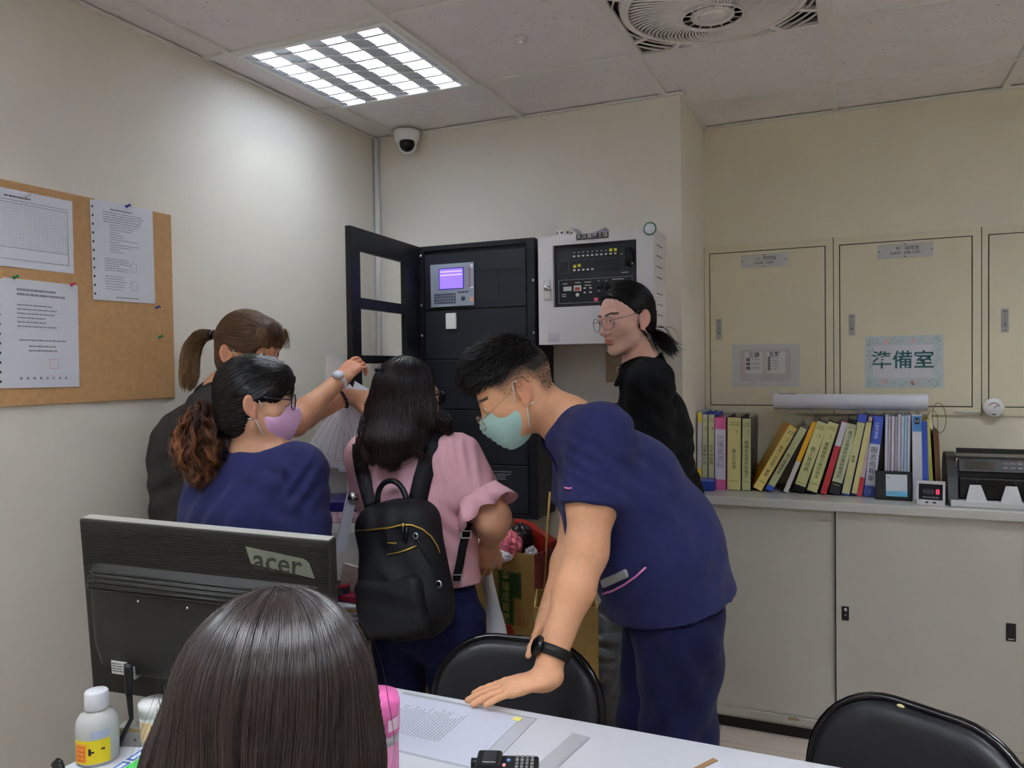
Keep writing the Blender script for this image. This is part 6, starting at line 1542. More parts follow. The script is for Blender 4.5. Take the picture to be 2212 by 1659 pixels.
    for s_ in (-1, 1):
        h = hip+lat*0.085*s_-UP*0.05-RH*0.005; kn = A3(h[0], h[1], 0.50)-RH*(0.018*s_+0.022); an = A3(h[0], h[1], 0.06)+RH*(0.03*s_-0.04)
        L_.add(cap(h, kn, 0.110, 0.088, cuts=()), 0.03); L_.add(cap(kn, an, 0.088, 0.072, cuts=[(A3(0, 0, 0.045), A3(0, 0, -1.0))]), 0.03)
        shoe(T, an, -RH, M_SHOE)
    V, Q = L_.mesh(0.009, smooth=2)
    V = folds(V, Q, [(P(1440, 1400, 1.87), 0.2, nv(RH*0.9+UP*0.45), 0.08, 0.006), (P(1470, 1560, 1.87), 0.2, nv(RH*0.8-UP*0.5), 0.07, 0.005)], 9, 0.003, 18)
    np_object('trousers', V, Q, M_SCRUB2, T)
    # pocket, piping, phone
    M_PIPE = mat('piping_pink', (206, 120, 170), rough=0.6)
    pts = [hit(S, x, y, off=0.004) for x, y in ((1304, 1281), (1325, 1275), (1350, 1262), (1375, 1244), (1396, 1224))]
    MB().tube(Wt(T, pts), 0.0028, 6).build('pocket_piping', M_PIPE, T)
    pts = [hit(S, x, y, off=0.003) for x, y in ((1222, 1054), (1230, 1056), (1237, 1055))]; MB().tube(Wt(T, pts), 0.0022, 6).build('chest_pocket_piping', M_PIPE, T)
    pk = [hit(S, x, y, off=0.006) for x, y in ((1305, 1266), (1393, 1210), (1396, 1224), (1350, 1262), (1306, 1281))]
    b = MB(); b.poly(Wt(T, pk)); o = b.build('pocket_band', M_SCRUB, T); o.modifiers.new('thick', 'SOLIDIFY').thickness = 0.004
    p0, p1 = hit(S, 1304, 1258, off=0.006), hit(S, 1356, 1234, off=0.006); e = nv(p1-p0)
    b = MB(); b.box((0, -0.012, -0.005), (float(np.linalg.norm(p1-p0)), 0.008, 0.005), 0.004, 2, M=Matrix.Translation(-wloc(T)) @ surf(p0, e, UP)); b.build('phone_in_pocket', mat('phone_grey', (150, 152, 150), rough=0.4), T)
    # hair: cropped sides, longer top brushed forward
    rs = np.random.RandomState(11); HS = Sculpt()
    HS.add(ell(Hd.L(0, 0.000, 0.066), np.array([0.077, 0.098, 0.076]), Hd.M), 0.01); HS.add(ell(Hd.L(0, 0.045, 0.095), np.array([0.058, 0.052, 0.040]), Hd.M), 0.02)
    HS.cuts.append((Hd.L(0, 0.0, 0.062), Hd.n(0, 0.10, -1), 0)); HS.cuts.append((Hd.L(0, 0.090, 0.072), Hd.n(0, 0.80, -0.60), 0))
    V, Q = HS.mesh(0.005, smooth=2); C0 = lin((20, 17, 17)); parts = [(V, Q, np.tile(C0, (len(V), 1)))]
    sd = surf_seeds(V, rs, 5200); fl = Hd.n(0, 0.95, 0.25); wh = Hd.L(0.0, -0.055, 0.14)
    def df(Pp): r = Pp-wh; r /= np.linalg.norm(r, axis=1, keepdims=True)+1e-6; return r*0.8+fl*0.9+np.stack([wob(Pp, 20+i, 60) for i in range(3)], 1)*0.5
    pa = comb_strands(HS, sd, df, 6, 0.0065, 0.004, rs, 0.25, 0.35); gN = HS.grad(sd); tt = np.linspace(0, 1, 7)
    pa = pa+gN[:, None, :]*(rs.uniform(0.002, 0.019, len(sd))[:, None]*tt[None, :]**1.3)[:, :, None]
    cl = lin((30, 26, 26))*rs.uniform(0.45, 1.5, (len(sd), 1, 1))*np.ones((1, 7, 1)); parts.append(strand_mesh(pa, rs.uniform(0.0008, 0.0015, len(sd)), cl))
    # stubble on the cropped sides
    q = Hd.loc(B_v := body_points(body)); k = (q[:, 2] > 0.008) & (q[:, 2] < 0.085) & (q[:, 1] < 0.035) & (np.abs(q[:, 0]) > 0.02) | ((q[:, 1] < -0.06) & (q[:, 2] > -0.03) & (q[:, 2] < 0.1))
    cand = B_v[k]
    if len(cand):
        sd = cand[rs.randint(0, len(cand), 5200)]+rs.randn(5200, 3)*0.003; f = B.at(sd); sd = sd-B.grad(sd)*f[:, None]
        g2 = B.grad(sd); dn = Hd.n(0, -0.35, -1.0); pa = np.stack([sd+(g2*0.25+dn*0.9)*t_*0.0035+g2*0.0004 for t_ in (0, 0.5, 1)], 1)
        parts.append(strand_mesh(pa, np.full(len(sd), 0.0004), np.tile(lin((34, 28, 25)), (len(sd), 3, 1))))
    hair_object('hair', parts, T)
    face_mask(Hd, T, mat('mask_mint', (170, 206, 197), rough=0.7), M_LOOPW, low=-0.012)
    glasses(Hd, T, mat('frame_gold', (176, 150, 110), rough=0.3, metal=0.8), drop=0.024, fwd=0.014, r=0.0012)
    # watch on the left wrist
    a, b_ = elL+(wrL-elL)*0.80, wrL; ax = nv(wrL-elL)
    M_STRAP = mat('strap_black', (26, 26, 26), rough=0.5); rw = 0.0345
    b = MB(); wc = a+(b_-a)*0.02; b.lathe([(rw+0.002, -0.011), (rw+0.0045, -0.011), (rw+0.003, 0.011), (rw+0.0005, 0.011)], Wt(T, [wc])[0], Vector(tuple(ax)), n=36); WB = b.build('watch_strap', M_STRAP, T)
    nrm = nv(-RH*0.92-FH*0.30+UP*0.25); nrm = nv(nrm-ax*(nrm@ax)); fc = wc+nrm*(rw+0.004)
    b = MB(); b.lathe([(0.0, 0.010), (0.017, 0.010), (0.0215, 0.007), (0.022, 0.0), (0.0, 0.0)], Wt(T, [fc-nrm*0.003])[0], Vector(tuple(nrm)), n=32); b.build('watch_case', M_BLK, WB)
    return T
def body_points(o):
    me = o.data; a = np.zeros(len(me.vertices)*3, np.float32); me.vertices.foreach_get('co', a); return a.reshape(-1, 3).astype(float)+np.array(wloc(o))

# ---------- man in black shirt with ponytail
def man_black():
    hip = P(1438, 1185, 2.78); T = person('man in black shirt with small ponytail and glasses by the white box', hip)
    fw = nv(-RH*0.99+FH*0.10); rt = nv(np.cross(fw, UP)); nb = P(1386, 793, 2.76); chest = P(1400, 940, 2.76)
    Hd = Head(P(1352, 694, 2.74), nv(-RH*0.84-FH*0.50-UP*0.14), UP*0.97-RH*0.14, 1.0)
    shL = nb-UP*0.05-rt*0.185-fw*0.015; shR = nb-UP*0.05+rt*0.185-fw*0.015
    elL, wrL = P(1405, 1040, 2.60), P(1335, 1170, 2.50); elR, wrR = shR-UP*0.27+fw*0.02, shR-UP*0.48+fw*0.12
    B = Sculpt(); Hd.sculpt(B); B.add(cap(Hd.L(0, -0.030, -0.045), nb, 0.052, 0.060), 0.03); rough_body(B, hip, chest, nb, rt)
    for s_, a, b, c in ((-1, shL, elL, wrL), (1, shR, elR, wrR)):
        B.add(cap(nb, a, 0.05, 0.05), 0.04); arm_chain(B, [a, b, c], [0.048, 0.04, 0.026], 0.02); hand(B, c, nv(c-b), rt*s_, s_, curl=(0.4, 0.5, 0.3))
    legs = []
    hR, hL = hip+rt*0.09-UP*0.04, hip-rt*0.09-UP*0.04
    kR, aR = P(1290, 1395, 2.72), P(1328, 1655, 2.80); kL, aL = A3(hL[0], hL[1], 0.5), A3(hL[0], hL[1], 0.08)
    aR = A3(aR[0], aR[1], 0.09)
    leg_core(B, hR, kR, aR); leg_core(B, hL, kL, aL)
    V, Q = B.mesh(0.0055, [(Hd.c-0.14, Hd.c+0.15, 0.003)])
    body = np_object('body', V, Q, M_SKIN, T, Hd.skin_colors(V, (222, 178, 160))); Hd.eyes(T)
    S = Sculpt(); waist = P(1432, 1070, 2.77)
    S.add(cap(nb-UP*0.03, chest, 0.072, 0.122, (rt, 0.66)), 0.05); S.add(cap(chest, waist, 0.128, 0.128, (rt, 0.70)), 0.05); S.add(cap(waist, hip+UP*0.03, 0.130, 0.135, (rt, 0.72), cuts=[(hip+UP*0.06, -UP)]), 0.05)
    S.add(ell(P(1428, 930, 2.76), (0.095, 0.14, 0.15), np.stack([RH, FH, UP], 1)), 0.06)
    for a, b, c in ((shL, elL, wrL), (shR, elR, wrR)):
        S.add(cap(nb-UP*0.03, a, 0.058, 0.07), 0.05); S.add(cap(a, b, 0.076, 0.064), 0.04); S.add(cap(b, c, 0.062, 0.045, cuts=[(c, nv(c-b))]), 0.03)
    S.sub(cap(Hd.L(0, -0.03, -0.06), nb+UP*0.01, 0.050, 0.060), 0.01)
    V, Q = S.mesh(0.0075, smooth=2)
    V = folds(V, Q, [(P(1440, 900, 2.6), 0.14, nv(UP+RH*0.7), 0.06, 0.006), (P(1460, 1040, 2.62), 0.15, nv(UP-RH*0.5), 0.055, 0.006), (P(1380, 860, 2.6), 0.1, nv(RH+UP*0.3), 0.04, 0.004)], 14, 0.002, 24)
    np_object('shirt', V, Q, M_BLACKSHIRT, T)
    # collar: a leaned band round the neck
    b = MB(); n_ = 28; low, high = [], []
    for k in range(n_):
        a = -pi*0.80+2*pi*0.80*k/(n_-1); d_ = -fw*cos(a)+rt*sin(a); op = abs(a)/(pi*0.8)
        low.append(nb+d_*(0.100-0.004*op)-UP*(0.022+0.045*op)+fw*0.015*op); high.append(nb+d_*0.066+UP*(0.050-0.055*op)+fw*0.012*op)
    Lw, Hg = Wt(T, low), Wt(T, high)
    for k in range(n_-1): b.quad(Lw[k], Lw[k+1], Hg[k+1], Hg[k])
    o = b.build('collar', M_BLACKSHIRT, T); o.modifiers.new('thick', 'SOLIDIFY').thickness = 0.006
    for p in o.data.polygons: p.use_smooth = True
    L_ = Sculpt(); L_.add(cap(hip, hip+UP*0.06, 0.115, 0.112, (rt, 0.72)), 0.04)
    L_.add(cap(hR, kR, 0.09, 0.075), 0.03); L_.add(cap(kR, aR, 0.075, 0.062, cuts=[(A3(0, 0, 0.05), -UP)]), 0.03); L_.add(cap(hL, kL, 0.088, 0.075), 0.03); L_.add(cap(kL, aL, 0.075, 0.062, cuts=[(A3(0, 0, 0.05), -UP)]), 0.03)
    V, Q = L_.mesh(0.008, smooth=1); V = folds(V, Q, [(P(1300, 1340, 2.58), 0.14, nv(UP*0.8+RH*0.6), 0.06, 0.010), (P(1300, 1430, 2.58), 0.13, nv(UP+RH*0.2), 0.045, 0.011), (P(1320, 1530, 2.6), 0.13, nv(UP-RH*0.4), 0.06, 0.009)], 21, 0.003, 20)
    np_object('trousers', V, Q, M_CHAR, T); shoe(T, aR, fw, M_SHOE); shoe(T, aL, fw, M_SHOE)
    # hair combed back into a tie
    rs = np.random.RandomState(5); HS = Sculpt(); HS.add(ell(Hd.L(0, -0.018, 0.042), np.array([0.084, 0.103, 0.098]), Hd.M), 0.01); HS.add(ell(Hd.L(0, -0.05, -0.02), np.array([0.066, 0.058, 0.062]), Hd.M), 0.03)
    for q in (-1, 1): HS.sub(ell(Hd.L(q*0.085, 0.012, -0.022), np.array([0.035, 0.042, 0.040]), Hd.M), 0.01)
    HS.cuts.append((Hd.L(0, 0.070, 0.092), Hd.n(0, 0.78, -0.62), 0))
    V, Q = HS.mesh(0.0045, smooth=2); C0 = lin((16, 14, 16)); parts = [(V, Q, np.tile(C0, (len(V), 1)))]
    tie = Hd.L(0.0, -0.105, -0.052); sd = surf_seeds(V, rs, 2600)
    def df(Pp): r = tie-Pp; return r/(np.linalg.norm(r, axis=1, keepdims=True)+1e-6)
    pa = comb_strands(HS, sd, df, 9, 0.011, 0.0012, rs, 0.06); parts.append(strand_mesh(pa, rs.uniform(0.0006, 0.0012, len(sd)), lin((22, 20, 22))*rs.uniform(0.4, 1.6, (len(sd), 1, 1))*np.ones((1, 10, 1))))
    n_ = 420; tt = np.linspace(0, 1, 9); e1, e2 = P(1432, 738, 2.74)-tie, P(1452, 757, 2.73)-tie
    cur = (tt[:, None]*(1-tt[:, None])*2)*e1*1.05+(tt[:, None]**2)*e2
    off = rs.randn(n_, 3)*0.011; pa = tie[None, None]+cur[None]+off[:, None, :]*(0.35+0.9*np.sin(tt*pi*0.9))[None, :, None]+(rs.randn(n_, 1, 3)*0.012)*(tt[None, :, None]**2)
    parts.append(strand_mesh(pa, rs.uniform(0.0006, 0.0013, n_), lin((22, 20, 22))*rs.uniform(0.4, 1.6, (n_, 1, 1))*np.ones((1, 9, 1))))
    st = np.stack([Hd.L(-0.072, 0.004, -0.02)+Hd.M@A3(-0.004*k_, -0.004*k_+0.002*sin(k_), -0.012*k_) for k_ in range(9)], 0)
    pa = st[None]+rs.randn(26, 1, 3)*0.002+rs.randn(26, 1, 3)*0.006*np.linspace(0, 1, 9)[None, :, None]; parts.append(strand_mesh(pa, np.full(26, 0.0006), np.tile(C0, (26, 9, 1))))
    hair_object('hair', parts, T); MB().ball(Wt(T, [tie])[0], (0.013, 0.013, 0.013), 12).build('hair_tie', M_BLK, T)
    glasses(Hd, T, mat('frame_steel', (120, 126, 130), rough=0.3, metal=0.9), drop=0.006, fwd=0.004, rx=0.025, rz=0.023, r=0.0012)
    return T
man_scrubs(); man_black()
def shell_hair(HS, Hd, rs, base, n, dirf, steps, ds, lift=0.0012, curl=0.06, rad=(0.0006, 0.0012), h=0.0045, var=(0.45, 1.6), keep=None, tipc=None):
    V, Q = HS.mesh(h, smooth=2); C0 = lin(base); parts = [(V, Q, np.tile(C0*0.6, (len(V), 1)))]
    sd = surf_seeds(V, rs, n, keep); pa = comb_strands(HS, sd, dirf, steps, ds, lift, rs, curl)
    c = C0*rs.uniform(var[0], var[1], (len(sd), 1, 1))*np.ones((1, steps+1, 1))
    if tipc is not None: w = np.linspace(0, 1, steps+1)[None, :, None]**1.5; c = c*(1-w)+lin(tipc)*rs.uniform(0.5, 1.5, (len(sd), 1, 1))*w
    parts.append(strand_mesh(pa, rs.uniform(rad[0], rad[1], len(sd)), c)); return parts
def curls(rs, pts, nc, ns, spread, c0, c1, amp=0.010, wl=3.5, rad=(0.0006, 0.0012), seg=22, early=0.5):
    """a curly bundle: clumps that spiral together"""
    out = []
    for k in range(nc):
        o = rs.randn(3); o /= np.linalg.norm(o); o *= rs.rand()**0.45; f = rs.uniform(1-early, 1.0); m_ = len(pts); tt = np.linspace(0, 1, seg)
        cur = np.stack([np.interp(tt*f, np.linspace(0, 1, m_), pts[:, q]) for q in range(3)], 1); sp = np.interp(tt*f, np.linspace(0, 1, len(spread)), spread)
        cur = cur+o[None]*sp[:, None]; e1 = nv(rs.randn(3)); e2 = nv(np.cross(e1, rs.randn(3))); ph = rs.rand()*6.28; w_ = wl*rs.uniform(0.6, 1.4)
        cur = cur+amp*rs.uniform(0.5, 1.3)*tt[:, None]**0.5*(np.sin(2*pi*w_*tt+ph)[:, None]*e1+np.cos(2*pi*w_*tt+ph)[:, None]*e2)
        off = rs.randn(ns, 3)*0.0028; pa = cur[None]+off[:, None, :]*(0.5+0.9*tt[None, :, None])+np.cumsum(rs.randn(ns, seg, 3), 1)*0.0003
        cc = rs.rand()**1.5; col = (lin(c0)*(1-tt[None, :, None]*cc)+lin(c1)*tt[None, :, None]*cc)*rs.uniform(0.5, 1.6, (ns, 1, 1)); out.append((pa, col, rs.uniform(rad[0], rad[1], ns)))
    return strand_mesh(np.concatenate([a for a, _, _ in out]), np.concatenate([r for _, _, r in out]), np.concatenate([c for _, c, _ in out]))
def tail(rs, pts, n, spread, c0, c1, rad=(0.0007, 0.0014), seg=14, frizz=0.0, wave=0.0, r0=0.35, wl=3.0, early=0.0):
    """a bundle of strands along a curve; spread: bundle radius along it"""
    pts = np.asarray(pts); m_ = len(pts); tt = np.linspace(0, 1, seg); u = tt*(m_-1); i = np.minimum(u.astype(int), m_-2); f = (u-i)[:, None]
    pm = np.concatenate([2*pts[:1]-pts[1:2], pts, 2*pts[-1:]-pts[-2:-1]]); a, b, c, d = pm[i], pm[i+1], pm[i+2], pm[i+3]
    cur = 0.5*((2*b)+(-a+c)*f+(2*a-5*b+4*c-d)*f**2+(-a+3*b-3*c+d)*f**3)
    sp = np.interp(tt, np.linspace(0, 1, len(spread)), spread); off = rs.randn(n, 3); off /= np.linalg.norm(off, axis=1, keepdims=True); off *= rs.rand(n, 1)**0.4
    pa = cur[None]+off[:, None, :]*sp[None, :, None]
    ln = rs.uniform(1-early, 1, n)
    if early:
        k = ln[:, None]*tt[None, :]*(seg-1); lo = np.minimum(k.astype(int), seg-2); fr = (k-lo)[:, :, None]; ii = np.arange(n)[:, None]; pa = pa[ii, lo]*(1-fr)+pa[ii, lo+1]*fr
    if wave:
        ph = rs.rand(n, 3)*6.28; fr = rs.uniform(0.7, 1.3, (n, 1))
        for q in range(3): pa[:, :, q] += wave*np.sin(2*pi*wl*fr*tt[None, :]+ph[:, q:q+1])*tt[None, :]
    if frizz: pa += np.cumsum(rs.randn(n, seg, 3), axis=1)*frizz*tt[None, :, None]
    w = tt[None, :, None]; v = rs.uniform(0.45, 1.55, (n, 1, 1)); col = (lin(c0)*(1-w)+lin(c1)*w)*v
    return strand_mesh(pa, rs.uniform(rad[0], rad[1], n), col)

# ---------- woman in navy scrub top with curly ponytail
def woman_navy():
    hip = P(545, 1330, 2.07); T = person('woman in navy scrub top with pink mask and curly brown ponytail', hip)
    fw = nv(FH*0.91+RH*0.41); rt = nv(np.cross(fw, UP)); nb = P(556, 972, 2.03); chest = P(545, 1090, 2.04)
    Hd = Head(P(556, 872, 2.), nv(RH*0.95+FH*0.26-UP*0.06), UP, 0.885)
    shR, shL = nb+rt*0.138-UP*0.048, nb-rt*0.138-UP*0.048
    elR, wrR = shR-UP*0.27+rt*0.03-fw*0.01, shR-UP*0.48+rt*0.02+fw*0.08; elL, wrL = shL-UP*0.25-rt*0.045-fw*0.03, shL-UP*0.42-rt*0.02+fw*0.06
    B = Sculpt(); Hd.sculpt(B); B.add(cap(Hd.L(0, -0.028, -0.045), nb-UP*0.01, 0.046, 0.052), 0.03); rough_body(B, hip, chest, nb, rt)
    for s_, a, b, c in ((1, shR, elR, wrR), (-1, shL, elL, wrL)):
        B.add(cap(nb, a, 0.045, 0.045), 0.04); arm_chain(B, [a, b, c], [0.046, 0.036, 0.024], 0.02); hand(B, c, nv(c-b), rt*s_, s_, curl=(0.4, 0.5, 0.3), sc=0.92)
    for s_ in (-1, 1): leg_core(B, hip+rt*0.085*s_, A3(*(hip+rt*0.085*s_)[:2], 0.46), A3(*(hip+rt*0.085*s_)[:2], 0.08))
    V, Q = B.mesh(0.0055, [(Hd.c-0.13, Hd.c+0.13, 0.0032)]); np_object('body', V, Q, M_SKIN, T, Hd.skin_colors(V, (208, 160, 128))); Hd.eyes(T)
    S = Sculpt(); waist = P(545, 1210, 2.05)
    S.add(cap(nb-UP*0.055, chest, 0.082, 0.118, (rt, 0.66)), 0.05); S.add(cap(chest, waist, 0.120, 0.118, (rt, 0.68)), 0.05); S.add(cap(waist, hip-UP*0.05, 0.12, 0.13, (rt, 0.68), cuts=[(hip-UP*0.06, -UP)]), 0.05)
    for a, b in ((shR, elR), (shL, elL)):
        n_ = nv(b-a); S.add(cap(nb-UP*0.050, a, 0.048, 0.058), 0.05); S.add(cap(a, a+(b-a)*0.92, 0.064, 0.066, cuts=[(a+(b-a)*0.95, n_)]), 0.04)
    S.sub(ell(nb+UP*0.030+fw*0.01, (0.098, 0.072, 0.075), np.stack([rt, fw, UP], 1)), 0.012)
    V, Q = S.mesh(0.0065, smooth=2); V = folds(V, Q, [(P(640, 1080, 1.99), 0.12, nv(UP*0.8+RH*0.7), 0.055, 0.005), (P(460, 1080, 1.97), 0.12, nv(UP*0.7-RH*0.8), 0.055, 0.006), (P(560, 1120, 1.92), 0.12, nv(RH+UP*0.2), 0.07, 0.004), (P(655, 1050, 1.89), 0.07, nv(RH*0.8-UP*0.5), 0.035, 0.004), (P(600, 1010, 1.92), 0.08, nv(UP+RH*0.3), 0.045, 0.003)], 31, 0.002, 22)
    np_object('scrub_top', V, Q, M_SCRUB, T)
    L_ = Sculpt(); L_.add(cap(hip, hip+UP*0.05, 0.12, 0.11, (rt, 0.68)), 0.04)
    for s_ in (-1, 1): h = hip+rt*0.085*s_; L_.add(cap(h, A3(h[0], h[1], 0.07), 0.095, 0.07), 0.03); shoe(T, h, fw, M_SHOEW)
    V, Q = L_.mesh(0.011, smooth=2); np_object('trousers', V, Q, M_SCRUB2, T)
    rs = np.random.RandomState(23); s = Hd.s; HS = Sculpt()
    HS.add(ell(Hd.L(0, -0.018, 0.042), np.array([0.086, 0.106, 0.100])*s, Hd.M), 0.01); HS.add(ell(Hd.L(0, -0.052, -0.035), np.array([0.068, 0.062, 0.066])*s, Hd.M), 0.03); HS.add(ell(Hd.L(0, 0.05, 0.075), np.array([0.062, 0.05, 0.045])*s, Hd.M), 0.02); HS.add(ell(Hd.L(0, 0.030, 0.055), np.array([0.079, 0.062, 0.058])*s, Hd.M), 0.02)
    for q in (-1, 1): HS.sub(ell(Hd.L(q*0.088, 0.020, -0.028), np.array([0.040, 0.040, 0.042])*s, Hd.M), 0.01)
    HS.cuts.append((Hd.L(0, 0.088, 0.048), Hd.n(0, 0.80, -0.60), 0))
    tie = P(458, 890, 2.015)
    def df(p): r = tie-p; return r/(np.linalg.norm(r, axis=1, keepdims=True)+1e-6)
    parts = shell_hair(HS, Hd, rs, (24, 19, 18), 3000, df, 10, 0.012)
    # loose fringe over the brow
    sd = np.stack([Hd.L(x, 0.085+0.01*rs.rand(), 0.085) for x in rs.uniform(-0.05, 0.065, 220)]); gd = Hd.n(0, 0.35, -1)
    t_ = np.linspace(0, 1, 8); pa = sd[:, None, :]+gd[None, None, :]*(t_*0.055)[None, :, None]*rs.uniform(0.5, 1.2, (220, 1, 1))+Hd.n(0, -1, 0)[None, None]*(t_**2*0.02)[None, :, None]+(Hd.M[:, 0][None, None]*rs.randn(220, 1, 1)*0.012)*t_[None, :, None]
    parts.append(strand_mesh(pa, np.full(220, 0.0006), np.tile(lin((30, 23, 21)), (220, 8, 1))))
    parts.append(curls(rs, np.array([tie+RH*0.015, P(440, 900, 2.), P(430, 945, 1.97), P(432, 990, 1.96), P(436, 1035, 1.96)]), 170, 16, [0.012, 0.040, 0.062, 0.060, 0.042], (46, 27, 21), (168, 104, 62), amp=0.011, wl=3.2))
    hair_object('hair', parts, T)
    b = MB(); b.lathe([(0.017, -0.010), (0.024, -0.006), (0.024, 0.006), (0.017, 0.010)], Wt(T, [P(462, 888, 2.01)])[0], Vector(tuple(RH*0.9-UP*0.3)), n=16); b.build('hair_tie', mat('tie_brown', (92, 48, 30), rough=0.8), T)
    face_mask(Hd, T, mat('mask_pink', (222, 176, 212), rough=0.7), M_LOOPW); glasses(Hd, T, mat('frame_dark', (40, 40, 46), rough=0.3), drop=0.0, rx=0.025, rz=0.021, r=0.0019)

# ---------- woman in charcoal T-shirt reaching to the cabinet door
def woman_charcoal():
    hip = P(420, 1330, 2.33); hip[0] = max(hip[0], 0.20); T = person('woman in charcoal shirt with light brown ponytail reaching for the cabinet door', hip)
    fw = nv(RH*0.86+FH*0.50); rt = nv(np.cross(fw, UP)); nb = P(486, 846, 2.37); chest = P(442, 965, 2.33)
    Hd = Head(P(539, 765, 2.36), nv(RH*0.86-FH*0.42-UP*0.12), UP, 0.94)
    shR, shL = P(458, 893, 2.235), nb-rt*0.155-UP*0.04
    elR, wrR = P(636, 912, 2.42), P(735, 820, 2.585); elL, wrL = P(612, 922, 2.56), P(752, 856, 2.67)
    B = Sculpt(); Hd.sculpt(B); B.add(cap(Hd.L(0, -0.028, -0.045), nb, 0.046, 0.052), 0.03); rough_body(B, hip, chest, nb, rt)
    for s_, a, b, c in ((1, shR, elR, wrR), (-1, shL, elL, wrL)):
        B.add(cap(nb, a, 0.045, 0.048), 0.04); m2 = b+(c-b)*0.3; arm_chain(B, [a, b, m2, c], [0.050, 0.042, 0.040, 0.0255], 0.02)
    hand(B, wrR, nv(RH*0.45+UP*0.55+FH*0.55), nv(-FH*0.75-RH*0.25+UP*0.5), 1, sc=0.96, curls=[(0.25, 0.35, 0.2), (0.45, 0.7, 0.4), (0.55, 0.9, 0.5), (0.6, 1.0, 0.5)], spread=0.10, thumb=(0.8, 0.5, -0.4))
    hand(B, wrL, nv(RH*0.9-UP*0.10+FH*0.15), nv(UP*0.75-FH*0.6), -1, sc=0.94, curl=(0.45, 0.6, 0.4))
    for s_ in (-1, 1): leg_core(B, hip+rt*0.085*s_, A3(*(hip+rt*0.085*s_)[:2], 0.46), A3(*(hip+rt*0.085*s_)[:2], 0.08))
    V, Q = B.mesh(0.0055, [(Hd.c-0.13, Hd.c+0.13, 0.0034), (wrR-0.05, wrR+0.15, 0.0034)]); np_object('body', V, Q, M_SKIN, T, Hd.skin_colors(V, (198, 146, 112))); Hd.eyes(T)
    M_CHT = mat('shirt_charcoal', (50, 46, 45), rough=0.85, spec=0.15, noise=0.06, nscale=40, bump=0.2, bscale=600)
    S = Sculpt(); waist = P(428, 1110, 2.32)
    S.add(cap(nb-UP*0.03, chest, 0.070, 0.118, (rt, 0.68)), 0.05); S.add(cap(chest, waist, 0.122, 0.120, (rt, 0.70)), 0.05); S.add(cap(waist, hip-UP*0.03, 0.122, 0.13, (rt, 0.70), cuts=[(hip-UP*0.05, -UP)]), 0.05)
    S.add(ell(P(398, 1000, 2.30), (0.09, 0.12, 0.14), np.stack([RH, FH, UP], 1)), 0.06)
    for a, b in ((shR, elR), (shL, elL)):
        n_ = nv(b-a); S.add(cap(nb-UP*0.03, a, 0.055, 0.066), 0.05); S.add(cap(a, a+(b-a)*0.66, 0.068, 0.064, cuts=[(a+(b-a)*0.68, n_)]), 0.04)
    S.sub(cap(Hd.L(0, -0.028, -0.05), nb, 0.050, 0.058), 0.01)
    V, Q = S.mesh(0.0075, smooth=2); V = folds(V, Q, [(P(400, 960, 2.2), 0.12, nv(UP+RH*0.6), 0.06, 0.005), (P(380, 1080, 2.2), 0.14, nv(UP-RH*0.5), 0.06, 0.005)], 41, 0.002, 22)
    V[:, 0] = np.maximum(V[:, 0], 0.012); np_object('t_shirt', V, Q, M_CHT, T)
    L_ = Sculpt(); L_.add(cap(hip, hip+UP*0.05, 0.115, 0.11, (rt, 0.70)), 0.04)
    for s_ in (-1, 1): h = hip+rt*0.085*s_; L_.add(cap(h, A3(h[0], h[1], 0.07), 0.09, 0.06), 0.03); shoe(T, h, fw, M_SHOEW)
    V, Q = L_.mesh(0.011, smooth=2); V[:, 0] = np.maximum(V[:, 0], 0.012); np_object('trousers', V, Q, mat('trousers_black', (24, 24, 28), rough=0.8), T)
    rs = np.random.RandomState(29); s = Hd.s; HS = Sculpt()
    HS.add(ell(Hd.L(0, -0.018, 0.042), np.array([0.086, 0.106, 0.100])*s, Hd.M), 0.01); HS.add(ell(Hd.L(0, -0.052, -0.03), np.array([0.068, 0.060, 0.062])*s, Hd.M), 0.03); HS.add(ell(Hd.L(0, 0.055, 0.072), np.array([0.066, 0.052, 0.048])*s, Hd.M), 0.02); HS.add(ell(Hd.L(0, 0.036, 0.052), np.array([0.081, 0.064, 0.060])*s, Hd.M), 0.02)
    for q in (-1, 1): HS.sub(ell(Hd.L(q*0.088, 0.020, -0.030), np.array([0.040, 0.044, 0.044])*s, Hd.M), 0.01)
    HS.cuts.append((Hd.L(0, 0.095, 0.040), Hd.n(0, 0.80, -0.60), 0))
    tie = P(456, 722, 2.42); c1, c2 = (86, 62, 44), (150, 116, 80)
    def df(p): r = tie-p; return r/(np.linalg.norm(r, axis=1, keepdims=True)+1e-6)
    parts = shell_hair(HS, Hd, rs, c1, 3000, df, 10, 0.012, var=(0.5, 2.0))
    n_ = 420; t_ = np.linspace(0, 1, 8); sd = np.stack([Hd.L(x, 0.082+0.012*rs.rand(), 0.092) for x in rs.uniform(-0.06, 0.07, n_)]); gd = Hd.n(0, 0.55, -0.8)
    pa = sd[:, None, :]+gd[None, None, :]*(t_*0.062)[None, :, None]*rs.uniform(0.6, 1.2, (n_, 1, 1))+Hd.n(0, -1, 0)[None, None]*(t_**2*0.03)[None, :, None]+(Hd.M[:, 0][None, None]*rs.randn(n_, 1, 1)*0.014)*t_[None, :, None]
    parts.append(strand_mesh(pa, np.full(n_, 0.0007), np.ones((n_, 8, 1))*lin((136, 104, 72))*rs.uniform(0.5, 1.6, (n_, 1, 1))))
    parts.append(tail(rs, [tie+RH*0.02, P(432, 728, 2.44), P(412, 765, 2.44), P(408, 815, 2.43), P(404, 836, 2.43)], 1500, [0.011, 0.024, 0.030, 0.030, 0.020], c1, c2, wave=0.004, seg=14, early=0.3))
    hair_object('hair', parts, T)
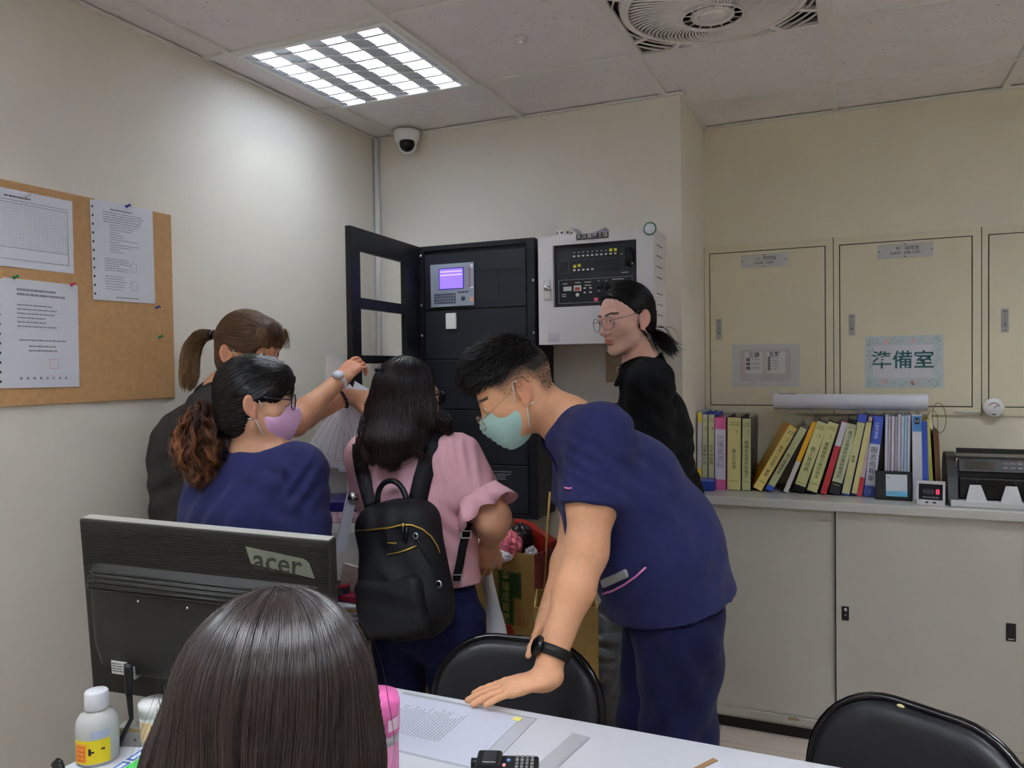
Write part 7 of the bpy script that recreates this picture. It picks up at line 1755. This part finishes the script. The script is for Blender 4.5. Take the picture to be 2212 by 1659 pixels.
    b = MB(); b.lathe([(0.010, -0.008), (0.015, -0.005), (0.015, 0.005), (0.010, 0.008)], Wt(T, [tie])[0], Vector(tuple(RH*0.95-UP*0.1)), n=16); b.build('hair_tie', M_BLK, T)
    face_mask(Hd, T, mat('mask_white', (214, 214, 220), rough=0.7), M_LOOPW)
    # white watch on the right wrist, beads on the left
    def ring(c, ax, r, mt, w_=0.008, nm='strap'):
        b = MB(); b.lathe([(r, -w_), (r+0.003, -w_), (r+0.003, w_), (r, w_)], Wt(T, [c])[0], Vector(tuple(ax)), n=30); return b.build(nm, mt, T)
    ax = nv(wrR-elR); wc = wrR-ax*0.012; WS = ring(wc, ax, 0.0275, mat('strap_white', (226, 222, 220), rough=0.5), 0.009, 'watch_strap')
    nrm = nv(-FH*0.85+UP*0.25-RH*0.1); nrm = nv(nrm-ax*(nrm@ax)); f = wc+nrm*0.028
    b = MB(); b.lathe([(0.0, 0.008), (0.0165, 0.008), (0.0185, 0.006), (0.019, 0.0), (0.0, 0.0)], Wt(T, [f])[0], Vector(tuple(nrm)), n=28); b.build('watch_case', M_SCREW, WS)
    b = MB(); b.lathe([(0.0, 0.0088), (0.0155, 0.0085), (0.0155, 0.006)], Wt(T, [f])[0], Vector(tuple(nrm)), n=28); b.build('watch_face', mat('watch_face', (206, 212, 226), rough=0.2), WS)
    ax = nv(wrL-elL); c0 = wrL-ax*0.02; u = nv(np.cross(ax, UP)); v = np.cross(ax, u)
    for k in range(16):
        a = 2*pi*k/16; MB().ball(Wt(T, [c0+(u*cos(a)+v*sin(a))*0.0305])[0], 0.0058, 10).build('bracelet_bead', mat('bead_brown', (58, 36, 30), rough=0.3), T)
    # fan of printed sheets in the left hand
    pv = P(806, 868, 2.725)
    n0 = nv(-FH*0.95+UP*0.30); e1 = nv(RH-n0*(RH@n0)); e2 = np.cross(e1, n0); e2 = e2 if e2[2] < 0 else -e2
    tips = [122, 114, 106, 98, 90, 82, 74]
    nm = ['topmost', 'second', 'third', 'middle', 'fifth', 'sixth', 'lowest']
    for k, q in enumerate(tips):
        u = e1*cos(radians(q))+e2*sin(radians(q)); nrm = n0; v = np.cross(nrm, u)
        t = thing('fanned_sheet', '%s printed sheet of the fan held in front of the cabinet door' % nm[k], 'paper', tuple(pv+n0*(0.003*k)), 0, 'printed sheets fanned in the hand')
        M_ = surf((0, 0, 0), u, v); ln = 0.297; w_ = 0.105
        b = MB(); b.box((-0.03, -w_, 0), (ln-0.05, w_, 0.0006), M=M_); b.build('sheet', M_PAPER, t)
        b = MB(); b.box((ln-0.075, -w_+0.012, 0.0006), (ln-0.0742, w_-0.012, 0.0009), M=M_); b.box((-0.02, -w_+0.012, 0.0006), (ln-0.075, -w_+0.0128, 0.0009), M=M_); b.box((-0.02, w_-0.0128, 0.0006), (ln-0.075, w_-0.012, 0.0009), M=M_)
        lines(surf((0, 0, 0), -v, u) if False else M_ @ surf((0, 0, 0.0009), (0, -1, 0), (1, 0, 0)), -w_+0.015, w_-0.03, ln-0.072, ln-0.055, 2, 0.003, RNG, b, 0.5, z=0.0)
        b.build('print', mat('ink_mid', (84, 84, 92)), t)

# ---------- woman with backpack
def woman_pink():
    hip = P(922, 1330, 2.23); T = person('woman in pink blouse wearing a black backpack, seen from behind', hip)
    fw = nv(FH*0.86+RH*0.50); rt = nv(np.cross(fw, UP)); nb = P(888, 958, 2.22); chest = P(900, 1060, 2.22)
    Hd = Head(P(884, 868, 2.21), nv(RH*0.62+FH*0.78-UP*0.02), UP, 0.93)
    shR, shL = nb+rt*0.155-UP*0.040, nb-rt*0.155-UP*0.045
    elR, wrR = P(1064, 1118, 2.085), P(1060, 1168, 2.23); elL, wrL = shL-UP*0.24+fw*0.06-rt*0.02, shL-UP*0.24+fw*0.28
    B = Sculpt(); Hd.sculpt(B); B.add(cap(Hd.L(0, -0.028, -0.045), nb, 0.046, 0.052), 0.03); rough_body(B, hip, chest, nb, rt)
    B.add(cap(nb, shR, 0.045, 0.048), 0.04); B.add(cap(nb, shL, 0.045, 0.045), 0.04)
    arm_chain(B, [shR, shR+(elR-shR)*0.55, elR, elR+(wrR-elR)*0.35, wrR], [0.052, 0.052, 0.045, 0.041, 0.026], 0.03); arm_chain(B, [shL, elL, wrL], [0.048, 0.04, 0.026], 0.02)
    hand(B, wrR, nv(-UP*0.9-RH*0.28+FH*0.12), nv(RH*0.45-FH*0.8), 1, sc=0.92, curl=(0.35, 0.7, 0.5)); hand(B, wrL, fw, -rt, -1, sc=0.9, curl=(0.5, 0.7, 0.4))
    hips = [(hip-rt*0.085-UP*0.02, A3(*P(862, 1450, 2.27)[:2], 0.46)), (hip+rt*0.085-UP*0.02, A3(*P(990, 1450, 2.19)[:2], 0.46))]
    for h, k in hips: leg_core(B, h, k, A3(k[0], k[1], 0.08))
    V, Q = B.mesh(0.0055, [(Hd.c-0.13, Hd.c+0.13, 0.0034), (wrR-0.1, wrR+0.05, 0.0034)]); np_object('body', V, Q, M_SKIN, T, Hd.skin_colors(V, (206, 156, 122))); Hd.eyes(T)
    M_PINK = mat('blouse_pink', (222, 172, 182), rough=0.8, spec=0.2, noise=0.03, nscale=40, bump=0.15, bscale=700)
    S = Sculpt(); waist = P(915, 1165, 2.23); hem = P(922, 1246, 2.23)
    S.add(cap(nb-UP*0.03, chest, 0.075, 0.110, (rt, 0.64)), 0.05); S.add(cap(chest, waist, 0.112, 0.102, (rt, 0.66)), 0.05); S.add(cap(waist, hem-UP*0.03, 0.105, 0.124, (rt, 0.70), cuts=[(hem, -UP)]), 0.05)
    n_ = nv(elR-shR); e_ = shR+(elR-shR)*0.62; S.add(cap(nb-UP*0.03, shR, 0.055, 0.068), 0.045); S.add(cap(shR, e_, 0.072, 0.064, cuts=[(e_, n_)]), 0.03)
    n2 = nv(elL-shL); S.add(cap(nb-UP*0.03, shL, 0.055, 0.064), 0.045); S.add(cap(shL, shL+(elL-shL)*0.6, 0.068, 0.07, cuts=[(shL+(elL-shL)*0.6, n2)]), 0.03)
    S.sub(cap(Hd.L(0, -0.028, -0.05), nb+UP*0.01, 0.050, 0.058), 0.01)
    V, Q = S.mesh(0.0065, smooth=2); V = folds(V, Q, [(P(1000, 1000, 2.08), 0.08, nv(RH*0.9+UP*0.2), 0.03, 0.004), (P(990, 1150, 2.12), 0.1, nv(UP*0.8+RH*0.7), 0.05, 0.005), (P(850, 1020, 2.1), 0.12, nv(RH+UP*0.3), 0.06, 0.003)], 51, 0.0015, 22)
    np_object('blouse', V, Q, M_PINK, T)
    # frilled sleeve end
    b = MB(); u = nv(np.cross(n_, UP)); v = np.cross(n_, u); N_ = 72; R0, R1 = [], []
    for k in range(N_):
        a = 2*pi*k/N_; d_ = u*cos(a)+v*sin(a); wv = 1+0.16*sin(7*a)
        R0.append(e_-n_*0.006+d_*0.063); R1.append(e_+n_*(0.052+0.007*sin(7*a+1.5))+d_*0.083*wv)
    mid = [p*0.5+q*0.5+nv(q-e_)*0.003 for p, q in zip(R0, R1)]; A_, M2, C_ = [b.bm.verts.new(x) for x in Wt(T, R0)], [b.bm.verts.new(x) for x in Wt(T, mid)], [b.bm.verts.new(x) for x in Wt(T, R1)]
    for r0, r1 in ((A_, M2), (M2, C_)):
        for k in range(N_): f = b.bm.faces.new([r0[k], r0[(k+1) % N_], r1[(k+1) % N_], r1[k]]); f.smooth = True
    o = b.build('sleeve_frill', M_PINK, T); o.modifiers.new('thick', 'SOLIDIFY').thickness = 0.0015
    c0 = e_+nv(RH)*0.062+UP*0.01; b = MB()
    for s_ in (-1, 1): b.tube(Wt(T, [c0, c0+RH*0.012+UP*0.010*s_+n_*0.004, c0+RH*0.004+UP*0.014*s_, c0]), 0.003, 6)
    b.build('sleeve_bow', M_PINK, T)
    L_ = Sculpt(); L_.add(cap(hip+UP*0.01, hip+UP*0.09, 0.122, 0.105, (rt, 0.70)), 0.04)
    for h, k in hips:
        L_.add(cap(h, k, 0.096, 0.070), 0.025); L_.add(cap(k, A3(k[0], k[1], 0.06), 0.068, 0.055, cuts=[(A3(0, 0, 0.05), -UP)]), 0.02); shoe(T, A3(k[0], k[1], 0), fw, M_SHOEW)
    V, Q = L_.mesh(0.008, smooth=2); V = folds(V, Q, [(P(1000, 1340, 2.12), 0.12, nv(UP+RH*0.4), 0.05, 0.004), (P(920, 1400, 2.12), 0.12, nv(UP*0.8-RH*0.5), 0.05, 0.004)], 55, 0.0015, 22)
    np_object('jeans', V, Q, mat('denim_navy', (32, 36, 72), rough=0.85, spec=0.15, noise=0.15, nscale=120, bump=0.2, bscale=700), T)
    # long wavy hair
    rs = np.random.RandomState(37); s = Hd.s; HS = Sculpt()
    HS.add(ell(Hd.L(0, -0.016, 0.040), np.array([0.088, 0.108, 0.100])*s, Hd.M), 0.01); HS.add(ell(Hd.L(0, -0.045, -0.035), np.array([0.086, 0.078, 0.09])*s, Hd.M), 0.03)
    lt = RH
    HS.add(cap(P(868, 890, 2.175), P(852, 955, 2.115), 0.058, 0.046, (lt, 0.62)), 0.04); HS.add(cap(P(930, 890, 2.17), P(948, 918, 2.14), 0.035, 0.022, (lt, 0.7)), 0.03)
    HS.add(cap(P(845, 950, 2.12), P(842, 985, 2.095), 0.038, 0.018, (lt, 0.6)), 0.03)
    HS.cuts.append((Hd.L(0.05, 0.022, 0.0), Hd.n(0.30, 0.93, -0.30), 0))
    part_ = Hd.L(0.015, -0.01, 0.16)
    def df(p):
        r = p-part_; r /= np.linalg.norm(r, axis=1, keepdims=True)+1e-6; z = Hd.loc(p)[:, 2]; w = np.clip((0.10-z)/0.08, 0, 1)[:, None]; return r*(1-w)+(-UP[None]-FH[None]*0.15)*w
    cb = (26, 17, 17); parts = shell_hair(HS, Hd, rs, cb, 4200, df, 15, 0.0115, curl=0.12, tipc=(40, 24, 22))
    for q, tgt, n_ in (((812, 900, 2.17), [(800, 950, 2.13), (796, 985, 2.11), (812, 1003, 2.10)], 420), ((850, 930, 2.11), [(846, 970, 2.09), (852, 1000, 2.085), (842, 1012, 2.085)], 420), ((800, 900, 2.2), [(788, 945, 2.17), (778, 985, 2.16), (782, 1006, 2.15)], 150), ((905, 930, 2.11), [(905, 955, 2.085), (900, 975, 2.08), (922, 990, 2.08)], 160), ((952, 900, 2.14), [(960, 914, 2.12), (968, 925, 2.11), (972, 930, 2.11)], 200), ((835, 920, 2.12), [(822, 970, 2.09), (830, 998, 2.085), (862, 1004, 2.085)], 260)):
        parts.append(tail(rs, [P(*q)]+[P(*w_) for w_ in tgt], n_, [0.028, 0.024, 0.018, 0.008], cb, (52, 30, 27), wave=0.006, seg=14, early=0.35, rad=(0.0006, 0.0012)))
    hair_object('hair', parts, T)
    b = MB(); b.tube(Wt(T, [P(812, 800, 2.12), P(820, 796, 2.115), P(828, 800, 2.115)]), 0.006, 8); b.build('hair_clip', M_BLK, T)
    face_mask(Hd, T, mat('mask_black', (26, 26, 30), rough=0.7), mat('loop_black', (24, 24, 26), rough=0.7)); glasses(Hd, T, mat('frame_black', (16, 16, 18), rough=0.25), drop=-0.004, rx=0.026, rz=0.019, r=0.0026)
    ax = nv(wrR-elR); b = MB(); b.lathe([(0.027, -0.002), (0.029, -0.002), (0.029, 0.002), (0.027, 0.002)], Wt(T, [wrR-ax*0.03])[0], Vector(tuple(ax)), n=28); b.build('bracelet', M_BLK, T)
    # white sheet hanging from the right hand
    t = thing('held_sheet', 'white sheet hanging from the woman\'s right hand', 'paper', tuple(P(1050, 1212, 2.30)))
    top = [(1036, 1214), (1056, 1212)]; rows = [(0.0, 1036, 1058, 1213), (0.25, 1042, 1068, 1262), (0.5, 1050, 1080, 1310), (0.75, 1052, 1092, 1352), (1.0, 1050, 1102, 1400), (1.25, 1052, 1108, 1450)]
    b = MB(); pr = None
    for f, x0, x1, y in rows:
        d_ = 2.30+0.03*sin(f*3); cur_ = [b.bm.verts.new(v_) for v_ in Wt(t, [P(x0, y, d_), P((x0+x1)/2, y+3, d_-0.008), P(x1, y, d_+0.01)])]
        if pr:
            for k in range(2): f_ = b.bm.faces.new([pr[k], pr[k+1], cur_[k+1], cur_[k]]); f_.smooth = True
        pr = cur_
    o = b.build('sheet', M_PAPER, t); o.modifiers.new('thick', 'SOLIDIFY').thickness = 0.0006
    backpack(fw, rt, S)
    # clear clipboard under the left arm
    q = [P(752, 1066, 2.12), P(772, 1066, 2.14), P(748, 1190, 2.13), P(722, 1192, 2.11)]; c = (q[0]+q[2])/2
    t = thing('clipboard', 'grey clipboard with silver clip beside the backpack', 'clipboard', tuple(c)); b = MB(); nn = nv(np.cross(q[1]-q[0], q[3]-q[0]))*0.006
    b.prism([x-c for x in q], nn); b.build('board', mat('clip_grey', (196, 198, 210), rough=0.3), t)
    b = MB(); b.tube([tuple(P(757, 1072, 2.115)-c-FH*0.004), tuple(P(770, 1074, 2.13)-c-FH*0.004)], 0.011, 12); b.build('clip', M_SCREW, t)

def backpack(fw, rt, S4):
    M_BAG = mat('bag_nylon', (22, 22, 26), rough=0.62, spec=0.3, noise=0.12, nscale=60, bump=0.25, bscale=400); M_GOLD2 = mat('zip_gold', (176, 146, 70), rough=0.35, metal=0.8); M_LEA = mat('leather_black', (24, 24, 28), rough=0.35)
    c = P(868, 1228, 2.055); ax_u = nv(P(848, 1085, 2.075)-P(888, 1365, 2.035)); ax_r = nv(rt-ax_u*(rt@ax_u)); ax_o = np.cross(ax_r, ax_u)      # out of the pack, towards the camera
    if ax_o@FH > 0: ax_o = -ax_o
    M = np.stack([ax_r, ax_o, ax_u], 1)
    T = thing('backpack', 'black nylon backpack with gold zips on the pink blouse', 'backpack', tuple(c-ax_u*0.17))
    def Lp(x, y, z): return c+M@A3(x, y, z)
    S = Sculpt(); S.add(rbox(Lp(0, -0.01, 0.0), (0.124, 0.062, 0.170), 0.055, M), 0.02); S.add(ell(Lp(0, 0.01, -0.06), (0.128, 0.072, 0.115), M), 0.05); S.add(ell(Lp(0, 0.0, 0.11), (0.105, 0.06, 0.065), M), 0.04)
    V, Q = S.mesh(0.005, smooth=2); q = (V-c)@M
    V = folds(V, Q, [(Lp(0.0, 0.05, 0.12), 0.07, nv(ax_r), 0.09, 0.004), (Lp(0.04, 0.06, -0.04), 0.12, nv(ax_r*0.7+ax_u*0.7), 0.07, 0.003)], 61, 0.0012, 26); np_object('pack', V, Q, M_BAG, T)
    S2 = Sculpt(); S2.add(rbox(Lp(0, 0.060, -0.088), (0.108, 0.030, 0.078), 0.028, M), 0.01); V, Q = S2.mesh(0.0045, smooth=2); V = folds(V, Q, [(Lp(0, 0.08, -0.06), 0.1, nv(ax_r*0.3+ax_u), 0.06, 0.0025)], 66, 0.001, 30); PK = np_object('front_pocket', V, Q, M_BAG, T)
    def on(px, py, off=0.003): return hit(S, px, py, 1.5, off)
    def zipper(pts, r, mt, nm): return MB().tube(Wt(T, [on(*p) for p in pts]), r, 7).build(nm, mt, T)
    zipper([(770, 1146), (800, 1145), (840, 1140), (868, 1134), (890, 1134), (912, 1143), (930, 1158), (943, 1180), (948, 1195)], 0.0026, M_GOLD2, 'zip'); zipper([(838, 1198), (860, 1194), (880, 1188), (900, 1179)], 0.0024, M_GOLD2, 'zip'); zipper([(838, 1172), (858, 1173)], 0.0022, M_GOLD2, 'badge_bar')
    for x, y in ((873, 1134),): MB().ball(Wt(T, [on(x, y, 0.005)])[0], 0.006, 10).build('zip_slider', M_GOLD2, T)
    for a in ([(872, 1138), (873, 1165)], [(880, 1138), (878, 1172)]): zipper(a, 0.0036, M_LEA, 'zip_pull')
    b = MB(); p = on(898, 1157, 0.004); b.lathe([(0.0055, -0.0015), (0.0085, -0.0015), (0.0085, 0.0015), (0.0055, 0.0015)], Wt(T, [p])[0], Vector(tuple(ax_o)), n=16, caps=False); b.build('ring', M_SCREW, T)
    zipper([(900, 1162), (912, 1185), (925, 1210), (932, 1225)], 0.0028, M_LEA, 'leather_strip')
    p = on(946, 1262, 0.004); b = MB(); b.lathe([(0.0065, -0.0015), (0.010, -0.0015), (0.010, 0.0015), (0.0065, 0.0015)], Wt(T, [p])[0], Vector(tuple(ax_o)), n=16, caps=False); b.build('ring', M_SCREW, T)
    zipper([(773, 1262), (768, 1285), (770, 1310), (772, 1330)], 0.0022, M_GOLD2, 'side_zip')
    p0, p1 = Lp(-0.052, 0.0, 0.163), Lp(0.050, 0.0, 0.163); m_ = Lp(0.0, 0.004, 0.232); b = MB(); b.tube(Wt(T, [Lp(-0.050*cos(a_), 0.002, 0.160+0.072*sin(a_)**0.8) for a_ in np.linspace(0, pi, 17)]), 0.0078, 10); b.build('handle', M_LEA, T)
    # straps over the shoulders, following the blouse
    def strap(pts, wdt, nm, off=0.006):
        pw = [hit(S4, *p, 1.6, off) if len(p) == 2 else P(*p) for p in pts]; b = MB(); rows_ = []
        for k, p in enumerate(pw):
            tg = nv(pw[min(k+1, len(pw)-1)]-pw[max(k-1, 0)]); vw = nv(p-CAM); sd = nv(np.cross(tg, vw)); rows_.append([p-sd*wdt/2, p+sd*wdt/2])
        A_ = [[b.bm.verts.new(x) for x in Wt(T, r)] for r in rows_]
        for r0, r1 in zip(A_, A_[1:]): f = b.bm.faces.new([r0[0], r0[1], r1[1], r1[0]]); f.smooth = True
        o = b.build(nm, M_BAG, T); md = o.modifiers.new('thick', 'SOLIDIFY'); md.thickness = 0.009; md.offset = 0; return o
    strap([(952, 938), (940, 965), (926, 1000), (914, 1035), (906, 1070), (902, 1095)], 0.050, 'shoulder_strap'); strap([(783, 962), (784, 985), (790, 1015), (798, 1045), (808, 1080), (812, 1095)], 0.052, 'shoulder_strap')
    ls = strap([(1006, 1128), (1002, 1152), (996, 1185), (990, 1220), (982, 1256)], 0.022, 'lower_strap', 0.010)
    for x, y in ((1000, 1152), (984, 1246)):
        p = hit(S4, x, y, 1.6, 0.018); b = MB(); m3 = Matrix.Translation(Wt(T, [p])[0]) @ surf((0, 0, 0), RH, UP)
        for lo, hi in (((-0.014, -0.011, 0), (0.014, -0.008, 0.004)), ((-0.014, 0.008, 0), (0.014, 0.011, 0.004)), ((-0.014, -0.011, 0), (-0.011, 0.011, 0.004)), ((0.011, -0.011, 0), (0.014, 0.011, 0.004))): b.box(lo, hi, M=m3)
        b.build('buckle', M_SCREW, T)

# ---------- seated person in the foreground with long straight hair
def woman_front():
    c = P(592, 1560, 0.915); T = person('seated person with long straight dark hair seen from behind in foreground', c)
    fw = nv(FH*0.97-RH*0.2); rt = nv(np.cross(fw, UP)); Hd = Head(c, fw, UP, 0.90); nb = c-UP*0.155-fw*0.03; hip = A3(nb[0], nb[1], 0.575)-fw*0.06; chest = nb-UP*0.17-fw*0.02
    B = Sculpt(); Hd.sculpt(B); B.add(cap(Hd.L(0, -0.028, -0.045), nb, 0.046, 0.05), 0.03); rough_body(B, hip+UP*0.05, chest, nb, rt)
    S = Sculpt(); S.add(cap(nb-UP*0.02, chest, 0.07, 0.105, (rt, 0.64)), 0.05); S.add(cap(chest, hip+UP*0.04, 0.105, 0.12, (rt, 0.68)), 0.05); L_ = Sculpt(); L_.add(cap(hip+UP*0.04, hip+UP*0.06, 0.12, 0.115, (rt, 0.68)), 0.04)
    for s_ in (1, -1):
        a = nb+rt*0.165*s_-UP*0.045; e = a-UP*0.22-fw*0.03+rt*0.04*s_; w_ = A3(*(e+fw*0.17-rt*0.09*s_)[:2], 0.668)
        B.add(cap(nb, a, 0.04, 0.045), 0.04); arm_chain(B, [a, e, w_], [0.046, 0.037, 0.025], 0.02); hand(B, w_, fw, UP, s_, sc=0.92, curl=(0.25, 0.4, 0.3))
        S.add(cap(nb-UP*0.02, a, 0.052, 0.062), 0.05); S.add(cap(a, a+(e-a)*0.7, 0.062, 0.058, cuts=[(a+(e-a)*0.72, nv(e-a))]), 0.04)
        k = hip+fw*0.40+rt*0.09*s_-UP*0.02; an = A3(k[0], k[1], 0.09)-fw*0.05; h = hip+rt*0.085*s_; leg_core(B, h, k-UP*0.02, an); L_.add(cap(h, k, 0.078, 0.062), 0.03); L_.add(cap(k, an, 0.060, 0.05), 0.03); shoe(T, an, fw, M_SHOE)
    V, Q = B.mesh(0.0075); np_object('body', V, Q, M_SKIN, T, Hd.skin_colors(V, (206, 158, 126)))
    V, Q = S.mesh(0.010, smooth=2); np_object('top', V, Q, mat('top_dark', (40, 40, 48), rough=0.85), T); V, Q = L_.mesh(0.011, smooth=2); np_object('trousers', V, Q, mat('trousers_dark', (36, 36, 44), rough=0.85), T)
    # hair: crown, then straight fall over the shoulders
    rs = np.random.RandomState(77); HS = Sculpt(); wd = np.stack([RH, FH, UP], 1); top = P(600, 1260, 0.875)
    HS.add(ell(P(596, 1470, 0.885), (0.098, 0.114, 0.100), wd), 0.02)
    HS.add(cap(P(590, 1510, 0.885), P(572, 1665, 0.885), 0.088, 0.094, (RH, 0.86)), 0.04); HS.add(cap(P(572, 1665, 0.885), P(560, 1850, 0.90), 0.094, 0.075, (RH, 0.74)), 0.05)
    wh = P(606, 1284, 0.91)
    def df(p):
        r = p-wh; r[:, 2] *= 0.2; r /= np.linalg.norm(r, axis=1, keepdims=True)+1e-6; z = p[:, 2]; w = np.clip((wh[2]-0.012-z)/0.085, 0, 1)[:, None]**0.8
        return r*(1-w)+(-UP[None]-RH[None]*0.07)*w+r*0.12*w
    V, Q = HS.mesh(0.005, smooth=2); cb = lin((50, 40, 37)); parts = [(V, Q, np.tile(cb*0.5, (len(V), 1)))]
    keep = lambda p: (((p-CAM)@FF) < 0.94)
    n1 = 4200; ang = rs.uniform(0, 2*pi, n1*2); rad = rs.rand(n1*2)**0.8*0.055; sd = wh[None]+np.stack([np.cos(ang)*rad, np.sin(ang)*rad, np.zeros(n1*2)], 1); g = None
    for _ in range(6): sd = sd-HS.grad(sd)*HS.at(sd)[:, None]
    sd = sd[:n1]; sd2 = surf_seeds(V, rs, 5200, keep); steps = 30
    for s_, st in ((sd, 34), (sd2, 16)):
        pa = comb_strands(HS, s_, df, st, 0.0105, 0.0, rs, 0.025); lf = rs.uniform(-0.0005, 0.0032, len(s_)); g = HS.grad(pa.reshape(-1, 3)).reshape(pa.shape); pa = pa+g*lf[:, None, None]
        cl = cb*rs.uniform(0.5, 1.7, (len(s_), 1, 1))*np.ones((1, st+1, 1))*(0.85+0.3*np.linspace(0, 1, st+1))[None, :, None]; parts.append(strand_mesh(pa, rs.uniform(0.0004, 0.0008, len(s_)), cl, 0.7))
    n3 = 22; s3 = sd[rs.randint(0, len(sd), n3)]; pa = comb_strands(HS, s3, df, 34, 0.0105, 0.004, rs, 0.07); g = HS.grad(pa.reshape(-1, 3)).reshape(pa.shape); pa += g*(rs.uniform(0.003, 0.010, n3)[:, None]*np.sin(np.linspace(0, pi, 35))[None, :])[:, :, None]; parts.append(strand_mesh(pa, np.full(n3, 0.00025), np.ones((n3, 35, 1))*cb))
    hair_object('hair', parts, T, M_HAIR_SLEEK)
    return T, hip, fw
woman_navy(); woman_charcoal(); woman_pink(); _, hp, fwp = woman_front()
folding_chair('black folding chair under the seated person in the foreground', (float(hp[0]+fwp[0]*0.045), float(hp[1]+fwp[1]*0.045), 0), float(math.atan2(-fwp[0], fwp[1])+pi))
# ------------------------------------------------------------------ print and hair strands too fine to pick apart
STUFF = ('print', 'leaf_print', 'flower_print', 'grid_print', 'rule_print', 'hole', 'scale_mark', 'red_print', 'black_print', 'dial_print', 'warning_print', 'screen_text', 'red_light', 'hair', 'vent', 'outlet', 'white_line', 'gold_line', 'stamp_print', 'seal_stamp')
for o in bpy.data.objects:
    n = o.name.split('.')[0]
    if o.parent is not None and n in STUFF and o.type == 'MESH': o['kind'] = 'stuff'
bpy.context.view_layer.update()
